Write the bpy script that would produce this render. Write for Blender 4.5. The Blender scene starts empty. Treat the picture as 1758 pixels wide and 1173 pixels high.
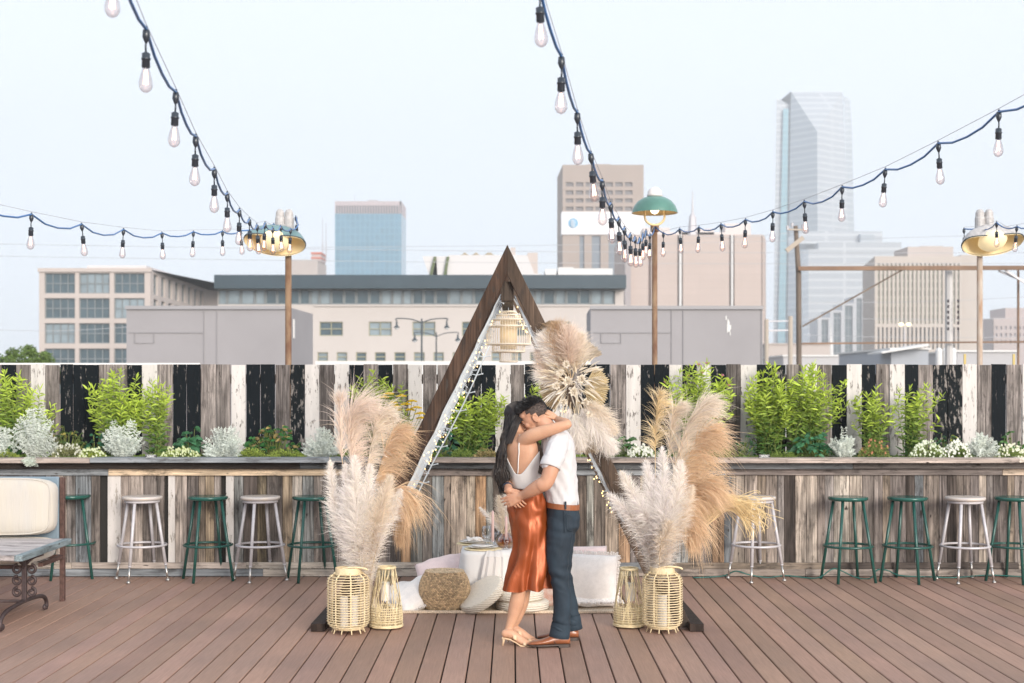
import bpy, bmesh, math, random
from mathutils import Vector, Matrix, noise
rnd = random.Random(11)
rad = math.radians
V = Vector
F = 2442.0; CH = 1.75; CX = 879.0; HY = 660.0
def W(px, py, Y): return V(((px-CX)*Y/F, Y, CH-(py-HY)*Y/F))
def X(px, Y): return (px-CX)*Y/F
def Z(py, Y): return CH-(py-HY)*Y/F
sc = bpy.context.scene
col = sc.collection

# ------------------------------------------------------------ mesh builder
def catmull(P, n=6):
    """smooth resample of a list of tuples"""
    out = []
    N = len(P)
    if N < 3: n = max(n, 1)
    for i in range(N-1):
        p0 = P[max(i-1, 0)]; p1 = P[i]; p2 = P[i+1]; p3 = P[min(i+2, N-1)]
        for k in range(n):
            t = k/n; t2 = t*t; t3 = t2*t
            out.append(tuple(.5*((2*b)+(-a+c)*t+(2*a-5*b+4*c-d)*t2+(-a+3*b-3*c+d)*t3) for a, b, c, d in zip(p0, p1, p2, p3)))
    out.append(tuple(P[-1]))
    return out

class MB:
    def __init__(s): s.v = []; s.f = []; s.m = []; s.c = []
    def face(s, pts, m=0, c=None):
        b = len(s.v); s.v.extend([tuple(p) for p in pts]); s.f.append(tuple(range(b, b+len(pts)))); s.m.append(m); s.c.append(c)
    def box(s, c, d, m=0, co=None, rot=None):
        c = V(c); hx, hy, hz = d[0]/2, d[1]/2, d[2]/2
        P = [V((sx*hx, sy*hy, sz*hz)) for sx in (-1, 1) for sy in (-1, 1) for sz in (-1, 1)]
        if rot is not None: P = [rot @ p for p in P]
        b = len(s.v); s.v.extend([tuple(c+p) for p in P])
        for q in ((0,1,3,2),(4,6,7,5),(0,4,5,1),(2,3,7,6),(0,2,6,4),(1,5,7,3)):
            s.f.append(tuple(b+i for i in q)); s.m.append(m); s.c.append(co)
    def bb(s, x0, x1, y0, y1, z0, z1, m=0, co=None):
        s.box(((x0+x1)/2, (y0+y1)/2, (z0+z1)/2), (abs(x1-x0), abs(y1-y0), abs(z1-z0)), m, co)
    def bar(s, a, b_, w, h, m=0, co=None, up=(0, 0, 1)):
        a = V(a); b_ = V(b_); d = b_-a; L = d.length; d.normalize()
        up = V(up); sd = d.cross(up)
        if sd.length < 1e-4: sd = d.cross(V((1, 0, 0)))
        sd.normalize(); u = sd.cross(d)
        rot = Matrix((sd, d, u)).transposed()
        s.box((a+b_)/2, (w, L, h), m, co, rot)
    def rings(s, R, m=0, co=None, cap=True, closed=False):
        b = len(s.v); n = len(R[0])
        for r in R: s.v.extend([tuple(p) for p in r])
        K = len(R)
        for i in range(K-1 + (1 if closed else 0)):
            j = (i+1) % K
            for k in range(n):
                l = (k+1) % n
                s.f.append((b+i*n+k, b+i*n+l, b+j*n+l, b+j*n+k)); s.m.append(m); s.c.append(co)
        if cap and not closed:
            s.f.append(tuple(b+k for k in reversed(range(n)))); s.m.append(m); s.c.append(co)
            s.f.append(tuple(b+(K-1)*n+k for k in range(n))); s.m.append(m); s.c.append(co)
    def tube(s, P, r, n=8, m=0, co=None, cap=True, closed=False, flat=1.0, up0=None):
        P = [V(p[:3]) for p in P]; K = len(P)
        if not hasattr(r, '__len__'): r = [r]*K
        t0 = (P[1]-P[0]).normalized()
        u = V(up0) if up0 is not None else (V((0, 0, 1)) if abs(t0.z) < .9 else V((1, 0, 0)))
        R = []
        for i in range(K):
            if closed: t = P[(i+1) % K]-P[i-1]
            else: t = P[min(i+1, K-1)]-P[max(i-1, 0)]
            if t.length < 1e-9: t = t0
            t = t.normalized(); u = u-t*u.dot(t)
            if u.length < 1e-6: u = t.orthogonal()
            u.normalize(); w = t.cross(u)
            R.append([P[i]+(u*math.cos(2*math.pi*k/n)*flat+w*math.sin(2*math.pi*k/n))*r[i] for k in range(n)])
        s.rings(R, m, co, cap, closed)
    def lathe(s, prof, c=(0, 0, 0), n=24, m=0, co=None, sx=1, sy=1, rot=None, cap=False):
        c = V(c); R = []
        for r, z in prof:
            ring = []
            for k in range(n):
                a = 2*math.pi*k/n; p = V((r*math.cos(a)*sx, r*math.sin(a)*sy, z))
                if rot is not None: p = rot @ p
                ring.append(c+p)
            R.append(ring)
        s.rings(R, m, co, cap)
    def ell(s, c, rx, ry, rz, fr=None, n=16, k=10, m=0, co=None):
        prof = []
        c = V(c); R = []
        for i in range(k+1):
            a = -math.pi/2+math.pi*i/k
            z = math.sin(a); r = max(math.cos(a), .02)
            ring = []
            for j in range(n):
                b = 2*math.pi*j/n; p = V((r*math.cos(b)*rx, r*math.sin(b)*ry, z*rz))
                if fr is not None: p = fr @ p
                ring.append(c+p)
            R.append(ring)
        s.rings(R, m, co, True)
    def ribbon(s, P, w, nrm, m=0, co=None):
        P = [V(p) for p in P]; K = len(P)
        if not hasattr(w, '__len__'): w = [w*(1-i/(K-1)*.85) for i in range(K)]
        b = len(s.v); nrm = V(nrm)
        for i in range(K):
            t = P[min(i+1, K-1)]-P[max(i-1, 0)]; sd = t.cross(nrm)
            if sd.length < 1e-9: sd = t.orthogonal()
            sd.normalize(); s.v.append(tuple(P[i]-sd*w[i]/2)); s.v.append(tuple(P[i]+sd*w[i]/2))
        for i in range(K-1):
            s.f.append((b+2*i, b+2*i+1, b+2*i+3, b+2*i+2)); s.m.append(m); s.c.append(co)
    def limb(s, pts, n=16, sub=5, m=0, flat=1.0, up0=None):
        """pts: (x,y,z,r) smooth tapered limb with round ends"""
        Q = catmull([tuple(p) for p in pts], sub)
        P = [V(q[:3]) for q in Q]; r = [max(q[3], .001) for q in Q]
        d0 = (P[0]-P[1]).normalized(); d1 = (P[-1]-P[-2]).normalized()
        P = [P[0]+d0*r[0]*.95, P[0]+d0*r[0]*.7, P[0]+d0*r[0]*.35]+P+[P[-1]+d1*r[-1]*.35, P[-1]+d1*r[-1]*.7, P[-1]+d1*r[-1]*.95]
        r = [r[0]*.25, r[0]*.7, r[0]*.93]+r+[r[-1]*.93, r[-1]*.7, r[-1]*.25]
        s.tube(P, r, n, m, flat=flat, up0=up0)
    def build(s, name, mats, parent=None, smooth=False, bevel=0, label=None, remesh=0, smit=4, disp=None):
        me = bpy.data.meshes.new(name)
        off = wloc(parent)
        if off.length > 0: vs = [(x-off.x, y-off.y, z-off.z) for x, y, z in s.v]
        else: vs = s.v
        me.from_pydata(vs, [], s.f)
        if not isinstance(mats, (list, tuple)): mats = [mats]
        for mm in mats: me.materials.append(mm)
        if len(mats) > 1: me.polygons.foreach_set('material_index', s.m)
        if any(c is not None for c in s.c):
            ca = me.color_attributes.new('Col', 'FLOAT_COLOR', 'CORNER'); arr = []
            for fc, c in zip(s.f, s.c):
                c = c or (1, 1, 1); c = (c[0], c[1], c[2], c[3] if len(c) > 3 else 1.0)
                arr.extend(c*len(fc))
            ca.data.foreach_set('color', arr)
        o = bpy.data.objects.new(name, me); col.objects.link(o)
        if remesh:
            mo = o.modifiers.new('r', 'REMESH'); mo.mode = 'VOXEL'; mo.voxel_size = remesh; mo.adaptivity = 0
            mo = o.modifiers.new('s', 'SMOOTH'); mo.factor = .5; mo.iterations = smit
            dg = bpy.context.evaluated_depsgraph_get(); ev = o.evaluated_get(dg)
            m2 = bpy.data.meshes.new_from_object(ev); o.modifiers.clear(); o.data = m2
            if not m2.materials:
                for mm in mats: m2.materials.append(mm)
            me = m2; smooth = True
            if disp:
                nn = [v.normal.copy() for v in me.vertices]
                for v, q in zip(me.vertices, nn): v.co = v.co+q*disp(v.co+off, q)
        if smooth:
            me.polygons.foreach_set('use_smooth', [True]*len(me.polygons))
        if bevel:
            mo = o.modifiers.new('bevel', 'BEVEL'); mo.width = bevel; mo.segments = 2; mo.limit_method = 'ANGLE'
        me.update()
        if parent is not None: o.parent = parent
        if label: o['label'] = label
        return o

def wloc(p):
    v = V((0, 0, 0))
    while p is not None: v += p.location; p = p.parent
    return v
def tag(o, label=None, cat=None, group=None, kind=None):
    if label: o['label'] = label
    if cat: o['category'] = cat
    if group: o['group'] = group
    if kind: o['kind'] = kind
    return o
def thing(name, label, cat, loc=(0, 0, 0), group=None):
    o = bpy.data.objects.new(name, None); o.empty_display_size = .1; col.objects.link(o)
    o.location = loc; return tag(o, label, cat, group)
def kids(o): return [c for c in bpy.data.objects if c.parent == o]
def copy_tree(o, parent=None):
    c = o.copy(); col.objects.link(c)
    if parent is not None: c.parent = parent
    for ch in kids(o): copy_tree(ch, c)
    return c

# ------------------------------------------------------------ materials
def newmat(name):
    m = bpy.data.materials.new(name); m.use_nodes = True; nt = m.node_tree
    return m, nt, nt.nodes['Principled BSDF']
def N(nt, t, **k):
    n = nt.nodes.new(t)
    for a, b in k.items():
        if a[0] == '_': setattr(n, a[1:], b)
        else: n.inputs[a.replace('__', ' ')].default_value = b
    return n
def rgba(c): return (c[0], c[1], c[2], 1)
def mixc(nt, fac, a, b, mode='MIX'):
    n = nt.nodes.new('ShaderNodeMix'); n.data_type = 'RGBA'; n.blend_type = mode
    for s, v in ((0, fac), (6, a), (7, b)):
        if v is None: continue
        if hasattr(v, 'is_linked') or isinstance(v, bpy.types.NodeSocket): nt.links.new(v, n.inputs[s])
        else: n.inputs[s].default_value = v if s == 0 else rgba(v)
    return n.outputs[2]
def ramp(nt, src, a, b, c0=(0, 0, 0), c1=(1, 1, 1)):
    r = nt.nodes.new('ShaderNodeValToRGB'); r.color_ramp.elements[0].position = a; r.color_ramp.elements[1].position = b
    r.color_ramp.elements[0].color = rgba(c0); r.color_ramp.elements[1].color = rgba(c1)
    nt.links.new(src, r.inputs[0]); return r.outputs[0]
def coords(nt, scale=(1, 1, 1), swz=False, add=None):
    tc = nt.nodes.new('ShaderNodeTexCoord'); src = tc.outputs['Object']
    if add is not None:
        va = nt.nodes.new('ShaderNodeVectorMath'); va.operation = 'ADD'
        nt.links.new(src, va.inputs[0]); nt.links.new(add, va.inputs[1]); src = va.outputs[0]
    mp = nt.nodes.new('ShaderNodeMapping'); mp.inputs['Scale'].default_value = scale
    nt.links.new(src, mp.inputs[0]); return mp.outputs[0]
def noi(nt, vec, scale=5, detail=4, rough=.6):
    n = nt.nodes.new('ShaderNodeTexNoise'); n.inputs['Scale'].default_value = scale; n.inputs['Detail'].default_value = detail
    n.inputs['Roughness'].default_value = rough; nt.links.new(vec, n.inputs['Vector']); return n.outputs['Fac']
def bump(nt, bs, src, strength=.3, dist=.01):
    b = nt.nodes.new('ShaderNodeBump'); b.inputs['Strength'].default_value = strength; b.inputs['Distance'].default_value = dist
    nt.links.new(src, b.inputs['Height']); nt.links.new(b.outputs[0], bs.inputs['Normal'])
def M(name, c, rough=.6, metal=0, var=.0, vs=6, bmp=0, bs=60, sc3=(1, 1, 1), spec=.5, sheen=0, c2=None, attr=False, trans=0, bd=.01):
    m, nt, b = newmat(name)
    b.inputs['Base Color'].default_value = rgba(c); b.inputs['Roughness'].default_value = rough; b.inputs['Metallic'].default_value = metal
    b.inputs['Specular IOR Level'].default_value = spec
    if sheen: b.inputs['Sheen Weight'].default_value = sheen
    src = None
    if attr:
        a = nt.nodes.new('ShaderNodeAttribute'); a.attribute_name = 'Col'; src = a.outputs['Color']
    if var or c2:
        f = ramp(nt, noi(nt, coords(nt, sc3), vs, 5), .3, .7)
        if c2: src = mixc(nt, f, src or c, c2)
        else:
            lo = tuple(x*(1-var) for x in (1, 1, 1)); hi = tuple(x*(1+var) for x in (1, 1, 1))
            src = mixc(nt, 1.0, src or c, mixc(nt, f, lo, hi), 'MULTIPLY')
    if src is not None: nt.links.new(src, b.inputs['Base Color'])
    if bmp: bump(nt, b, noi(nt, coords(nt, sc3), bs, 4), bmp, bd)
    if trans:
        out = nt.nodes['Material Output']; t = nt.nodes.new('ShaderNodeBsdfTranslucent'); mx = nt.nodes.new('ShaderNodeMixShader')
        mx.inputs[0].default_value = trans; t.inputs['Color'].default_value = rgba(c)
        if src is not None: nt.links.new(src, t.inputs['Color'])
        nt.links.new(b.outputs[0], mx.inputs[1]); nt.links.new(t.outputs[0], mx.inputs[2]); nt.links.new(mx.outputs[0], out.inputs[0])
    return m
def woodmat(name, axis, paint=None, chip=.5, rough=.8, dark=.35, base=None, gs=1.0, stripes=.5):
    """weathered boards: per-board tint from Col, grain along an axis, optional worn paint"""
    m, nt, b = newmat(name)
    a = nt.nodes.new('ShaderNodeAttribute'); a.attribute_name = 'Col'
    sv = nt.nodes.new('ShaderNodeVectorMath'); sv.operation = 'SCALE'; sv.inputs['Scale'].default_value = 61.0
    nt.links.new(a.outputs['Color'], sv.inputs[0])
    s3 = [70*gs]*3; s3[axis] = 2.2*gs
    vec = coords(nt, tuple(s3), add=sv.outputs[0])
    g = noi(nt, vec, 1.0, 6, .65)
    s4 = [14]*3; s4[axis] = 2.0
    g2 = noi(nt, coords(nt, tuple(s4), add=sv.outputs[0]), 1.0, 5, .6)
    basec = a.outputs['Color'] if base is None else base
    lo = (1-dark*1.2,)*3; hi = (1+dark*.7,)*3
    c1 = mixc(nt, 1.0, basec, mixc(nt, ramp(nt, g, .3, .7), lo, hi), 'MULTIPLY')
    c1 = mixc(nt, 1.0, c1, mixc(nt, ramp(nt, g2, .35, .65), (1-dark*.9,)*3, (1.12,)*3), 'MULTIPLY')
    # dark knots and cracks
    vo = nt.nodes.new('ShaderNodeTexNoise'); vo.inputs['Scale'].default_value = 1.0; vo.inputs['Detail'].default_value = 2
    s5 = [26]*3; s5[axis] = 9; nt.links.new(coords(nt, tuple(s5), add=sv.outputs[0]), vo.inputs['Vector'])
    c1 = mixc(nt, ramp(nt, vo.outputs['Fac'], .68, .76), c1, (.05, .04, .035))
    s7 = [11]*3; s7[axis] = 3.2
    st_ = noi(nt, coords(nt, tuple(s7), add=sv.outputs[0]), 1.0, 6, .75)
    c1 = mixc(nt, ramp(nt, st_, .52, .66), c1, mixc(nt, .75, c1, (.035, .03, .028)))
    g4 = noi(nt, coords(nt, tuple((150 if q != axis else 5) for q in range(3)), add=sv.outputs[0]), 1.0, 3, .6)
    c1 = mixc(nt, 1.0, c1, mixc(nt, ramp(nt, g4, .3, .7), (.72,)*3, (1.18,)*3), 'MULTIPLY')
    if paint:
        s6 = [34]*3; s6[axis] = 9
        q = noi(nt, coords(nt, tuple(s6), add=sv.outputs[0]), 1.0, 6, .7)
        pc = mixc(nt, ramp(nt, g2, .3, .7), tuple(x*.85 for x in paint), tuple(x*1.1 for x in paint))
        c1 = mixc(nt, ramp(nt, q, chip-.02, chip+.02), pc, c1)
    nt.links.new(c1, b.inputs['Base Color']); b.inputs['Roughness'].default_value = rough
    b.inputs['Specular IOR Level'].default_value = .15
    bump(nt, b, g, .6, .005)
    return m
def emit(name, c, s):
    m, nt, b = newmat(name); b.inputs['Base Color'].default_value = rgba(c); b.inputs['Emission Color'].default_value = rgba(c); b.inputs['Emission Strength'].default_value = s
    return m
def glassmat(name, c=(1, 1, 1), rough=.03, alpha=.25, ):
    m, nt, b = newmat(name); out = nt.nodes['Material Output']
    t = nt.nodes.new('ShaderNodeBsdfTransparent'); t.inputs[0].default_value = rgba(c); mx = nt.nodes.new('ShaderNodeMixShader')
    lw = nt.nodes.new('ShaderNodeLayerWeight'); lw.inputs['Blend'].default_value = alpha
    gl = nt.nodes.new('ShaderNodeBsdfGlossy'); gl.inputs['Color'].default_value = (.75, .75, .77, 1); gl.inputs['Roughness'].default_value = rough; nt.nodes.remove(b)
    nt.links.new(lw.outputs['Facing'], mx.inputs[0]); nt.links.new(t.outputs[0], mx.inputs[1]); nt.links.new(gl.outputs[0], mx.inputs[2])
    nt.links.new(mx.outputs[0], out.inputs[0]); return m
def gridmat(name, glass, line, cw, ch, lw=.08, rough=.25, spec=.5, off=(0, 0), var=.25, metal=0.0):
    """curtain wall: cells cw x ch metres on (x+y, z)"""
    m, nt, b = newmat(name)
    tc = nt.nodes.new('ShaderNodeTexCoord'); sp = nt.nodes.new('ShaderNodeSeparateXYZ'); nt.links.new(tc.outputs['Object'], sp.inputs[0])
    ad = nt.nodes.new('ShaderNodeMath'); ad.operation = 'ADD'; nt.links.new(sp.outputs[0], ad.inputs[0]); nt.links.new(sp.outputs[1], ad.inputs[1])
    cb = nt.nodes.new('ShaderNodeCombineXYZ'); nt.links.new(ad.outputs[0], cb.inputs[0]); nt.links.new(sp.outputs[2], cb.inputs[1])
    br = nt.nodes.new('ShaderNodeTexBrick'); br.offset = 0; br.squash = 1
    br.inputs['Scale'].default_value = 1; br.inputs['Brick Width'].default_value = cw; br.inputs['Row Height'].default_value = ch
    br.inputs['Mortar Size'].default_value = lw; br.inputs['Mortar Smooth'].default_value = .1
    br.inputs['Color1'].default_value = rgba(tuple(x*(1-var) for x in glass)); br.inputs['Color2'].default_value = rgba(tuple(x*(1+var) for x in glass))
    br.inputs['Mortar'].default_value = rgba(line); br.inputs['Bias'].default_value = 0
    nt.links.new(cb.outputs[0], br.inputs['Vector']); nt.links.new(br.outputs['Color'], b.inputs['Base Color'])
    b.inputs['Roughness'].default_value = rough; b.inputs['Metallic'].default_value = metal; b.inputs['Specular IOR Level'].default_value = spec
    return m

# ------------------------------------------------------------ facade helper (wall with real openings)
def facade(mb, O, U, Nn, u0, u1, v0, v1, holes, depth=.3, m=0):
    O = V(O); U = V(U); Nn = V(Nn)
    P = lambda u, v, d=0: O+U*u+V((0, 0, v))-Nn*d
    us = sorted(set([u0, u1]+[h[0] for h in holes]+[h[1] for h in holes])); vs = sorted(set([v0, v1]+[h[2] for h in holes]+[h[3] for h in holes]))
    for a, b in zip(us, us[1:]):
        for c, d in zip(vs, vs[1:]):
            mu, mv = (a+b)/2, (c+d)/2
            if any(h[0] < mu < h[1] and h[2] < mv < h[3] for h in holes): continue
            mb.face([P(a, c), P(b, c), P(b, d), P(a, d)], m)
    for a, b, c, d in holes:
        for q in ((a, c, b, c), (b, c, b, d), (b, d, a, d), (a, d, a, c)):
            mb.face([P(q[0], q[1]), P(q[2], q[3]), P(q[2], q[3], depth), P(q[0], q[1], depth)], m)
def window(parent, O, U, Nn, h, depth, nx, ny, gm, fm, fw=.08, name='window'):
    O = V(O); U = V(U); Nn = V(Nn); a, b, c, d = h
    P = lambda u, v, dd=0: O+U*u+V((0, 0, v))-Nn*dd
    mb = MB(); mb.face([P(a, c, depth), P(b, c, depth), P(b, d, depth), P(a, d, depth)], 0)
    w = mb.build(name, gm, parent)
    if nx or ny:
        fb = MB(); dd = depth-.06
        for i in range(nx+1):
            u = a+(b-a)*i/max(nx,1); u = min(max(u, a+fw/2), b-fw/2)
            fb.bar(P(u, c, dd), P(u, d, dd), fw, .1, 0, None, up=Nn)
        for j in range(ny+1):
            v = c+(d-c)*j/max(ny,1); v = min(max(v, c+fw/2), d-fw/2)
            fb.bar(P(a, v, dd+.01), P(b, v, dd+.01), fw, .1, 0, None, up=Nn)
        fb.build('window_frame', fm, w)
    return w
# ============================================================ world, sun, camera
wd = bpy.data.worlds.new('World'); sc.world = wd; wd.use_nodes = True
nt = wd.node_tree; bg = nt.nodes['Background']
sky = nt.nodes.new('ShaderNodeTexSky'); sky.sky_type = 'NISHITA'; sky.sun_disc = False
SUN_EL = 16; SUN_ROT = 152
sky.sun_elevation = rad(SUN_EL); sky.sun_rotation = rad(SUN_ROT); sky.air_density = 1.0; sky.dust_density = 3.0; sky.ozone_density = 1.0; sky.altitude = 300
hs = nt.nodes.new('ShaderNodeHueSaturation'); hs.inputs['Saturation'].default_value = .55
nt.links.new(sky.outputs[0], hs.inputs['Color'])
mx = mixc(nt, .72, hs.outputs[0], (8.9, 9.7, 10.9))       # thin even cloud veil over the blue
nt.links.new(mx, bg.inputs['Color']); bg.inputs['Strength'].default_value = .085
sl = bpy.data.lights.new('sun', 'SUN'); sl.energy = 2.35; sl.angle = rad(24); sl.color = (1, .93, .84)
so = bpy.data.objects.new('sun', sl); col.objects.link(so)
sd = V((math.sin(rad(SUN_ROT))*math.cos(rad(SUN_EL)), math.cos(rad(SUN_ROT))*math.cos(rad(SUN_EL)), math.sin(rad(SUN_EL))))
so.rotation_euler = sd.to_track_quat('Z', 'Y').to_euler(); so.location = sd*50
cd = bpy.data.cameras.new('camera'); cam = bpy.data.objects.new('camera', cd); col.objects.link(cam); sc.camera = cam
cam.location = (0, 0, CH); cam.rotation_euler = (rad(90), 0, 0); cd.lens = 50; cd.sensor_width = 36
cd.shift_y = 73.5/1758; cd.clip_end = 20000; cd.clip_start = .1
cd.dof.use_dof = True; cd.dof.focus_distance = 9.9; cd.dof.aperture_fstop = 3.4
sc.view_settings.view_transform = 'Standard'; sc.view_settings.look = 'None'; sc.view_settings.gamma = 1; sc.view_settings.exposure = .72
sc.cycles.max_bounces = 8; sc.cycles.transparent_max_bounces = 24; sc.cycles.volume_bounces = 1
sc.cycles.use_denoising = True

# ============================================================ materials
GREEN = M('green_enamel', (.014, .075, .062), .3, var=.2, vs=20)
GREYM = M('grey_enamel', (.50, .48, .50), .38, metal=.1, var=.12, vs=14)
CHROME = M('worn_steel', (.5, .48, .46), .35, metal=.9)
RUSTY = M('brown_iron', (.10, .055, .045), .6, metal=.3, var=.4, vs=30, bmp=.2)
SEATG = M('green_seat_paint', (.016, .085, .068), .22, var=.2, vs=12)
SEATW = M('pale_seat_paint', (.60, .52, .44), .45, c2=(.50, .47, .47), vs=7)
W_V = woodmat('weathered_boards', 2, dark=.62)
W_H = woodmat('weathered_rail', 0)
W_BLK = woodmat('worn_black_boards', 2, paint=(.0045, .0075, .0105), chip=.63, rough=.75)
W_BLK2 = woodmat('chipped_black_boards', 2, paint=(.006, .009, .011), chip=.56, rough=.75)
W_WHT = woodmat('worn_white_boards', 2, paint=(.60, .565, .54), chip=.585, rough=.75)
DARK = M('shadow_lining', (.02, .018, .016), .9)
SOIL = M('potting_soil', (.09, .06, .04), .95, var=.5, vs=60, bmp=.8)

# ============================================================ deck
mb = MB()
dk = newmat('composite_decking'); m, nt, b = dk
a = nt.nodes.new('ShaderNodeAttribute'); a.attribute_name = 'Col'
g = noi(nt, coords(nt, (90, 3.5, 90)), 1, 5, .6); g2 = noi(nt, coords(nt, (1.2, .8, 1)), 1, 5, .6)
cc = mixc(nt, 1.0, a.outputs['Color'], mixc(nt, ramp(nt, g, .3, .7), (.86,)*3, (1.12,)*3), 'MULTIPLY')
cc = mixc(nt, 1.0, cc, mixc(nt, ramp(nt, g2, .35, .7), (.84, .85, .87), (1.1, 1.08, 1.06)), 'MULTIPLY')
g3 = noi(nt, coords(nt, (14, 9, 1)), 1, 6, .7)
cc = mixc(nt, ramp(nt, g3, .70, .78), cc, (.36, .30, .27))
nt.links.new(cc, b.inputs['Base Color']); bump(nt, b, g, .25, .002)
rr = nt.nodes.new('ShaderNodeMapRange'); rr.inputs[3].default_value = .42; rr.inputs[4].default_value = .7
nt.links.new(g2, rr.inputs[0]); nt.links.new(rr.outputs[0], b.inputs['Roughness'])
DECK = m; b.inputs['Specular IOR Level'].default_value = .22
pitch = .1475; x = -70*pitch+.020
for i in range(140):
    x0 = x+i*pitch+.0045; x1 = x+(i+1)*pitch-.0045
    if x1 < -10: continue
    y = -3.0-rnd.random()*3
    while y < 12.97:
        y2 = 12.97; v = rnd.uniform(.88, 1.14)
        co = (.33*v, .208*v*rnd.uniform(.97, 1.02), .158*v*rnd.uniform(.95, 1.04))
        e = .004; ye = y2-.003
        R = []
        for yy in (y, ye):
            R.append([V((x0, yy, -.028)), V((x0, yy, -e)), V((x0+e, yy, 0)), V((x1-e, yy, 0)), V((x1, yy, -e)), V((x1, yy, -.028))])
        mb.rings(R, 0, co)
        y = y2
dko = mb.build('deck', DECK); tag(dko, kind='structure')
mb = MB(); mb.bb(-10.6, 10.6, -6.2, 13.6, -.5, -.05); tag(mb.build('deck_substructure', DARK), kind='structure')
GR = M('dry_ground', (.16, .15, .13), .95, var=.2, vs=.02)
mb = MB(); mb.face([(-6000, -3000, -6.5), (6000, -3000, -6.5), (6000, 9000, -6.5), (-6000, 9000, -6.5)]); tag(mb.build('ground', GR), kind='structure')
mb = MB(); mb.bb(-10.6, 10.6, -6.2, 14.1, -6.5, -.52); tag(mb.build('building_below_deck', M('rough_block', (.3, .28, .26), .9, var=.2)), 'grey block building that carries the roof deck', 'building')

# ============================================================ bar counter with planter
WG = [(.11, .09, .08), (.46, .39, .33), (.23, .245, .26), (.50, .44, .38), (.30, .25, .22), (.24, .205, .185), (.36, .30, .26), (.20, .17, .155), (.33, .265, .21), (.28, .25, .235), (.40, .34, .30), (.17, .145, .135), (.30, .30, .29)]
WO = [(.34, .22, .14), (.31, .25, .17), (.40, .31, .22)]
def woodc(o=.1):
    c = rnd.choice(WO) if rnd.random() < o else rnd.choice(WG)
    v = rnd.uniform(.85, 1.55); return (c[0]*v, c[1]*v, c[2]*v)
ctr = thing('bar_counter', 'long weathered plank bar counter with a planted trough along the deck edge', 'bar counter', (0, 13.0, 0))
WH = {184: 0, 288: 0, 388: 0, 1010: 1}
mb = MB(); px = -260
wide = [22, 17, 13, 19, 24, 15, 12, 20, 27, 16]
while px < 2020:
    w = rnd.choice(wide)
    for k in (185, 289, 388):
        if px < k < px+w: px = k
    wh = px in (185, 289, 388)
    if wh: w = {185: 23, 289: 12, 388: 14}[px]
    x0, x1 = X(px, 12.97), X(px+w, 12.97)
    y0 = 12.955+rnd.uniform(0, .010)
    right = 680 < px < 1020
    c = (.55, .50, .45) if wh else woodc(.10 if not right else .22)
    if right: c = tuple(q*1.2 for q in c); c = (c[0], c[1]*.97, c[2]*.90)
    mb.bb(x0+.002, x1-.002, y0, y0+.02, .10, .94, 1 if wh else 0, c)
    px += w
mb.build('front_boards', [W_V, W_WHT], ctr)
def rail(name, z0, z1, y0, y1, seg, mat=W_H, tint=1.0, o=.15, breaks=None):
    mb = MB(); xx = -7.0
    while xx < 6.6:
        x2 = min(xx+seg*rnd.uniform(.7, 1.25), 6.6); c = woodc(o)
        jz = rnd.uniform(-.003, .003)
        mb.bb(xx+.001, x2-.001, y0-rnd.uniform(0, .004), y1, z0+jz, z1+jz, 0, tuple(q*tint for q in c)); xx = x2
    return mb.build(name, mat, ctr, bevel=.003)
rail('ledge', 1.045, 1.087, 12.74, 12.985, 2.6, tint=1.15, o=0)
rail('ledge_support', .985, 1.042, 12.86, 12.95, 2.8, tint=.55, o=0)  # under-ledge shadow put into this board's darker tint
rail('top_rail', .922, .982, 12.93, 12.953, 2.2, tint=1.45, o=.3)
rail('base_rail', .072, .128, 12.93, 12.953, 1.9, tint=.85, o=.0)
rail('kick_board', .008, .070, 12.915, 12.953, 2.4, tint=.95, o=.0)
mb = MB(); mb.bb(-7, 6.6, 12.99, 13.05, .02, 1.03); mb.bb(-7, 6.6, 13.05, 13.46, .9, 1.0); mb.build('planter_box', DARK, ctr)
mb = MB(); nx, ny = 240, 8
G = [[V((-7+13.6*i/nx, 12.99+.46*j/ny, 1.055+.03*noise.noise(V((i*.23, j*.7, 3))))) for j in range(ny+1)] for i in range(nx+1)]
for i in range(nx):
    for j in range(ny): mb.face([G[i][j], G[i+1][j], G[i+1][j+1], G[i][j+1]])
mb.build('soil', SOIL, ctr, smooth=True)

# ============================================================ striped fence behind
fen = thing('plank_fence', 'tall reclaimed plank fence striped in black, white and bare grey wood', 'fence', (0, 13.5, 0))
SEQ = '2B 27G 52W 77G 102B 125B 146B 169G 194G 218B 243W 270G 296B 320B 344G 370G 396W 422B 447B 472D 498b 523W 548D 574W 599B 624G 649B 674G 700W 725G 750G 775B 800b 826B 851W 876G 901B 926B 950W 975G 999B 1023B 1048G 1075W 1100B 1124B 1149W 1172b 1197W 1221B 1247D 1272W 1300B 1325b 1350G 1378W 1403G 1429B 1454W 1480B 1504G 1528W 1554B 1577G 1602b 1628b 1653W 1678G 1703B 1728G 1755W'.split()
S = [(int(t[:-1]), t[-1]) for t in SEQ]
p = -23
while p > -400: S.insert(0, (p, rnd.choice('BGWGBb'))); p -= 25
p = 1780
while p < 2160: S.append((p, rnd.choice('BGWGBb'))); p += 25
S.append((p, 'B'))
mb = MB()
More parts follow.
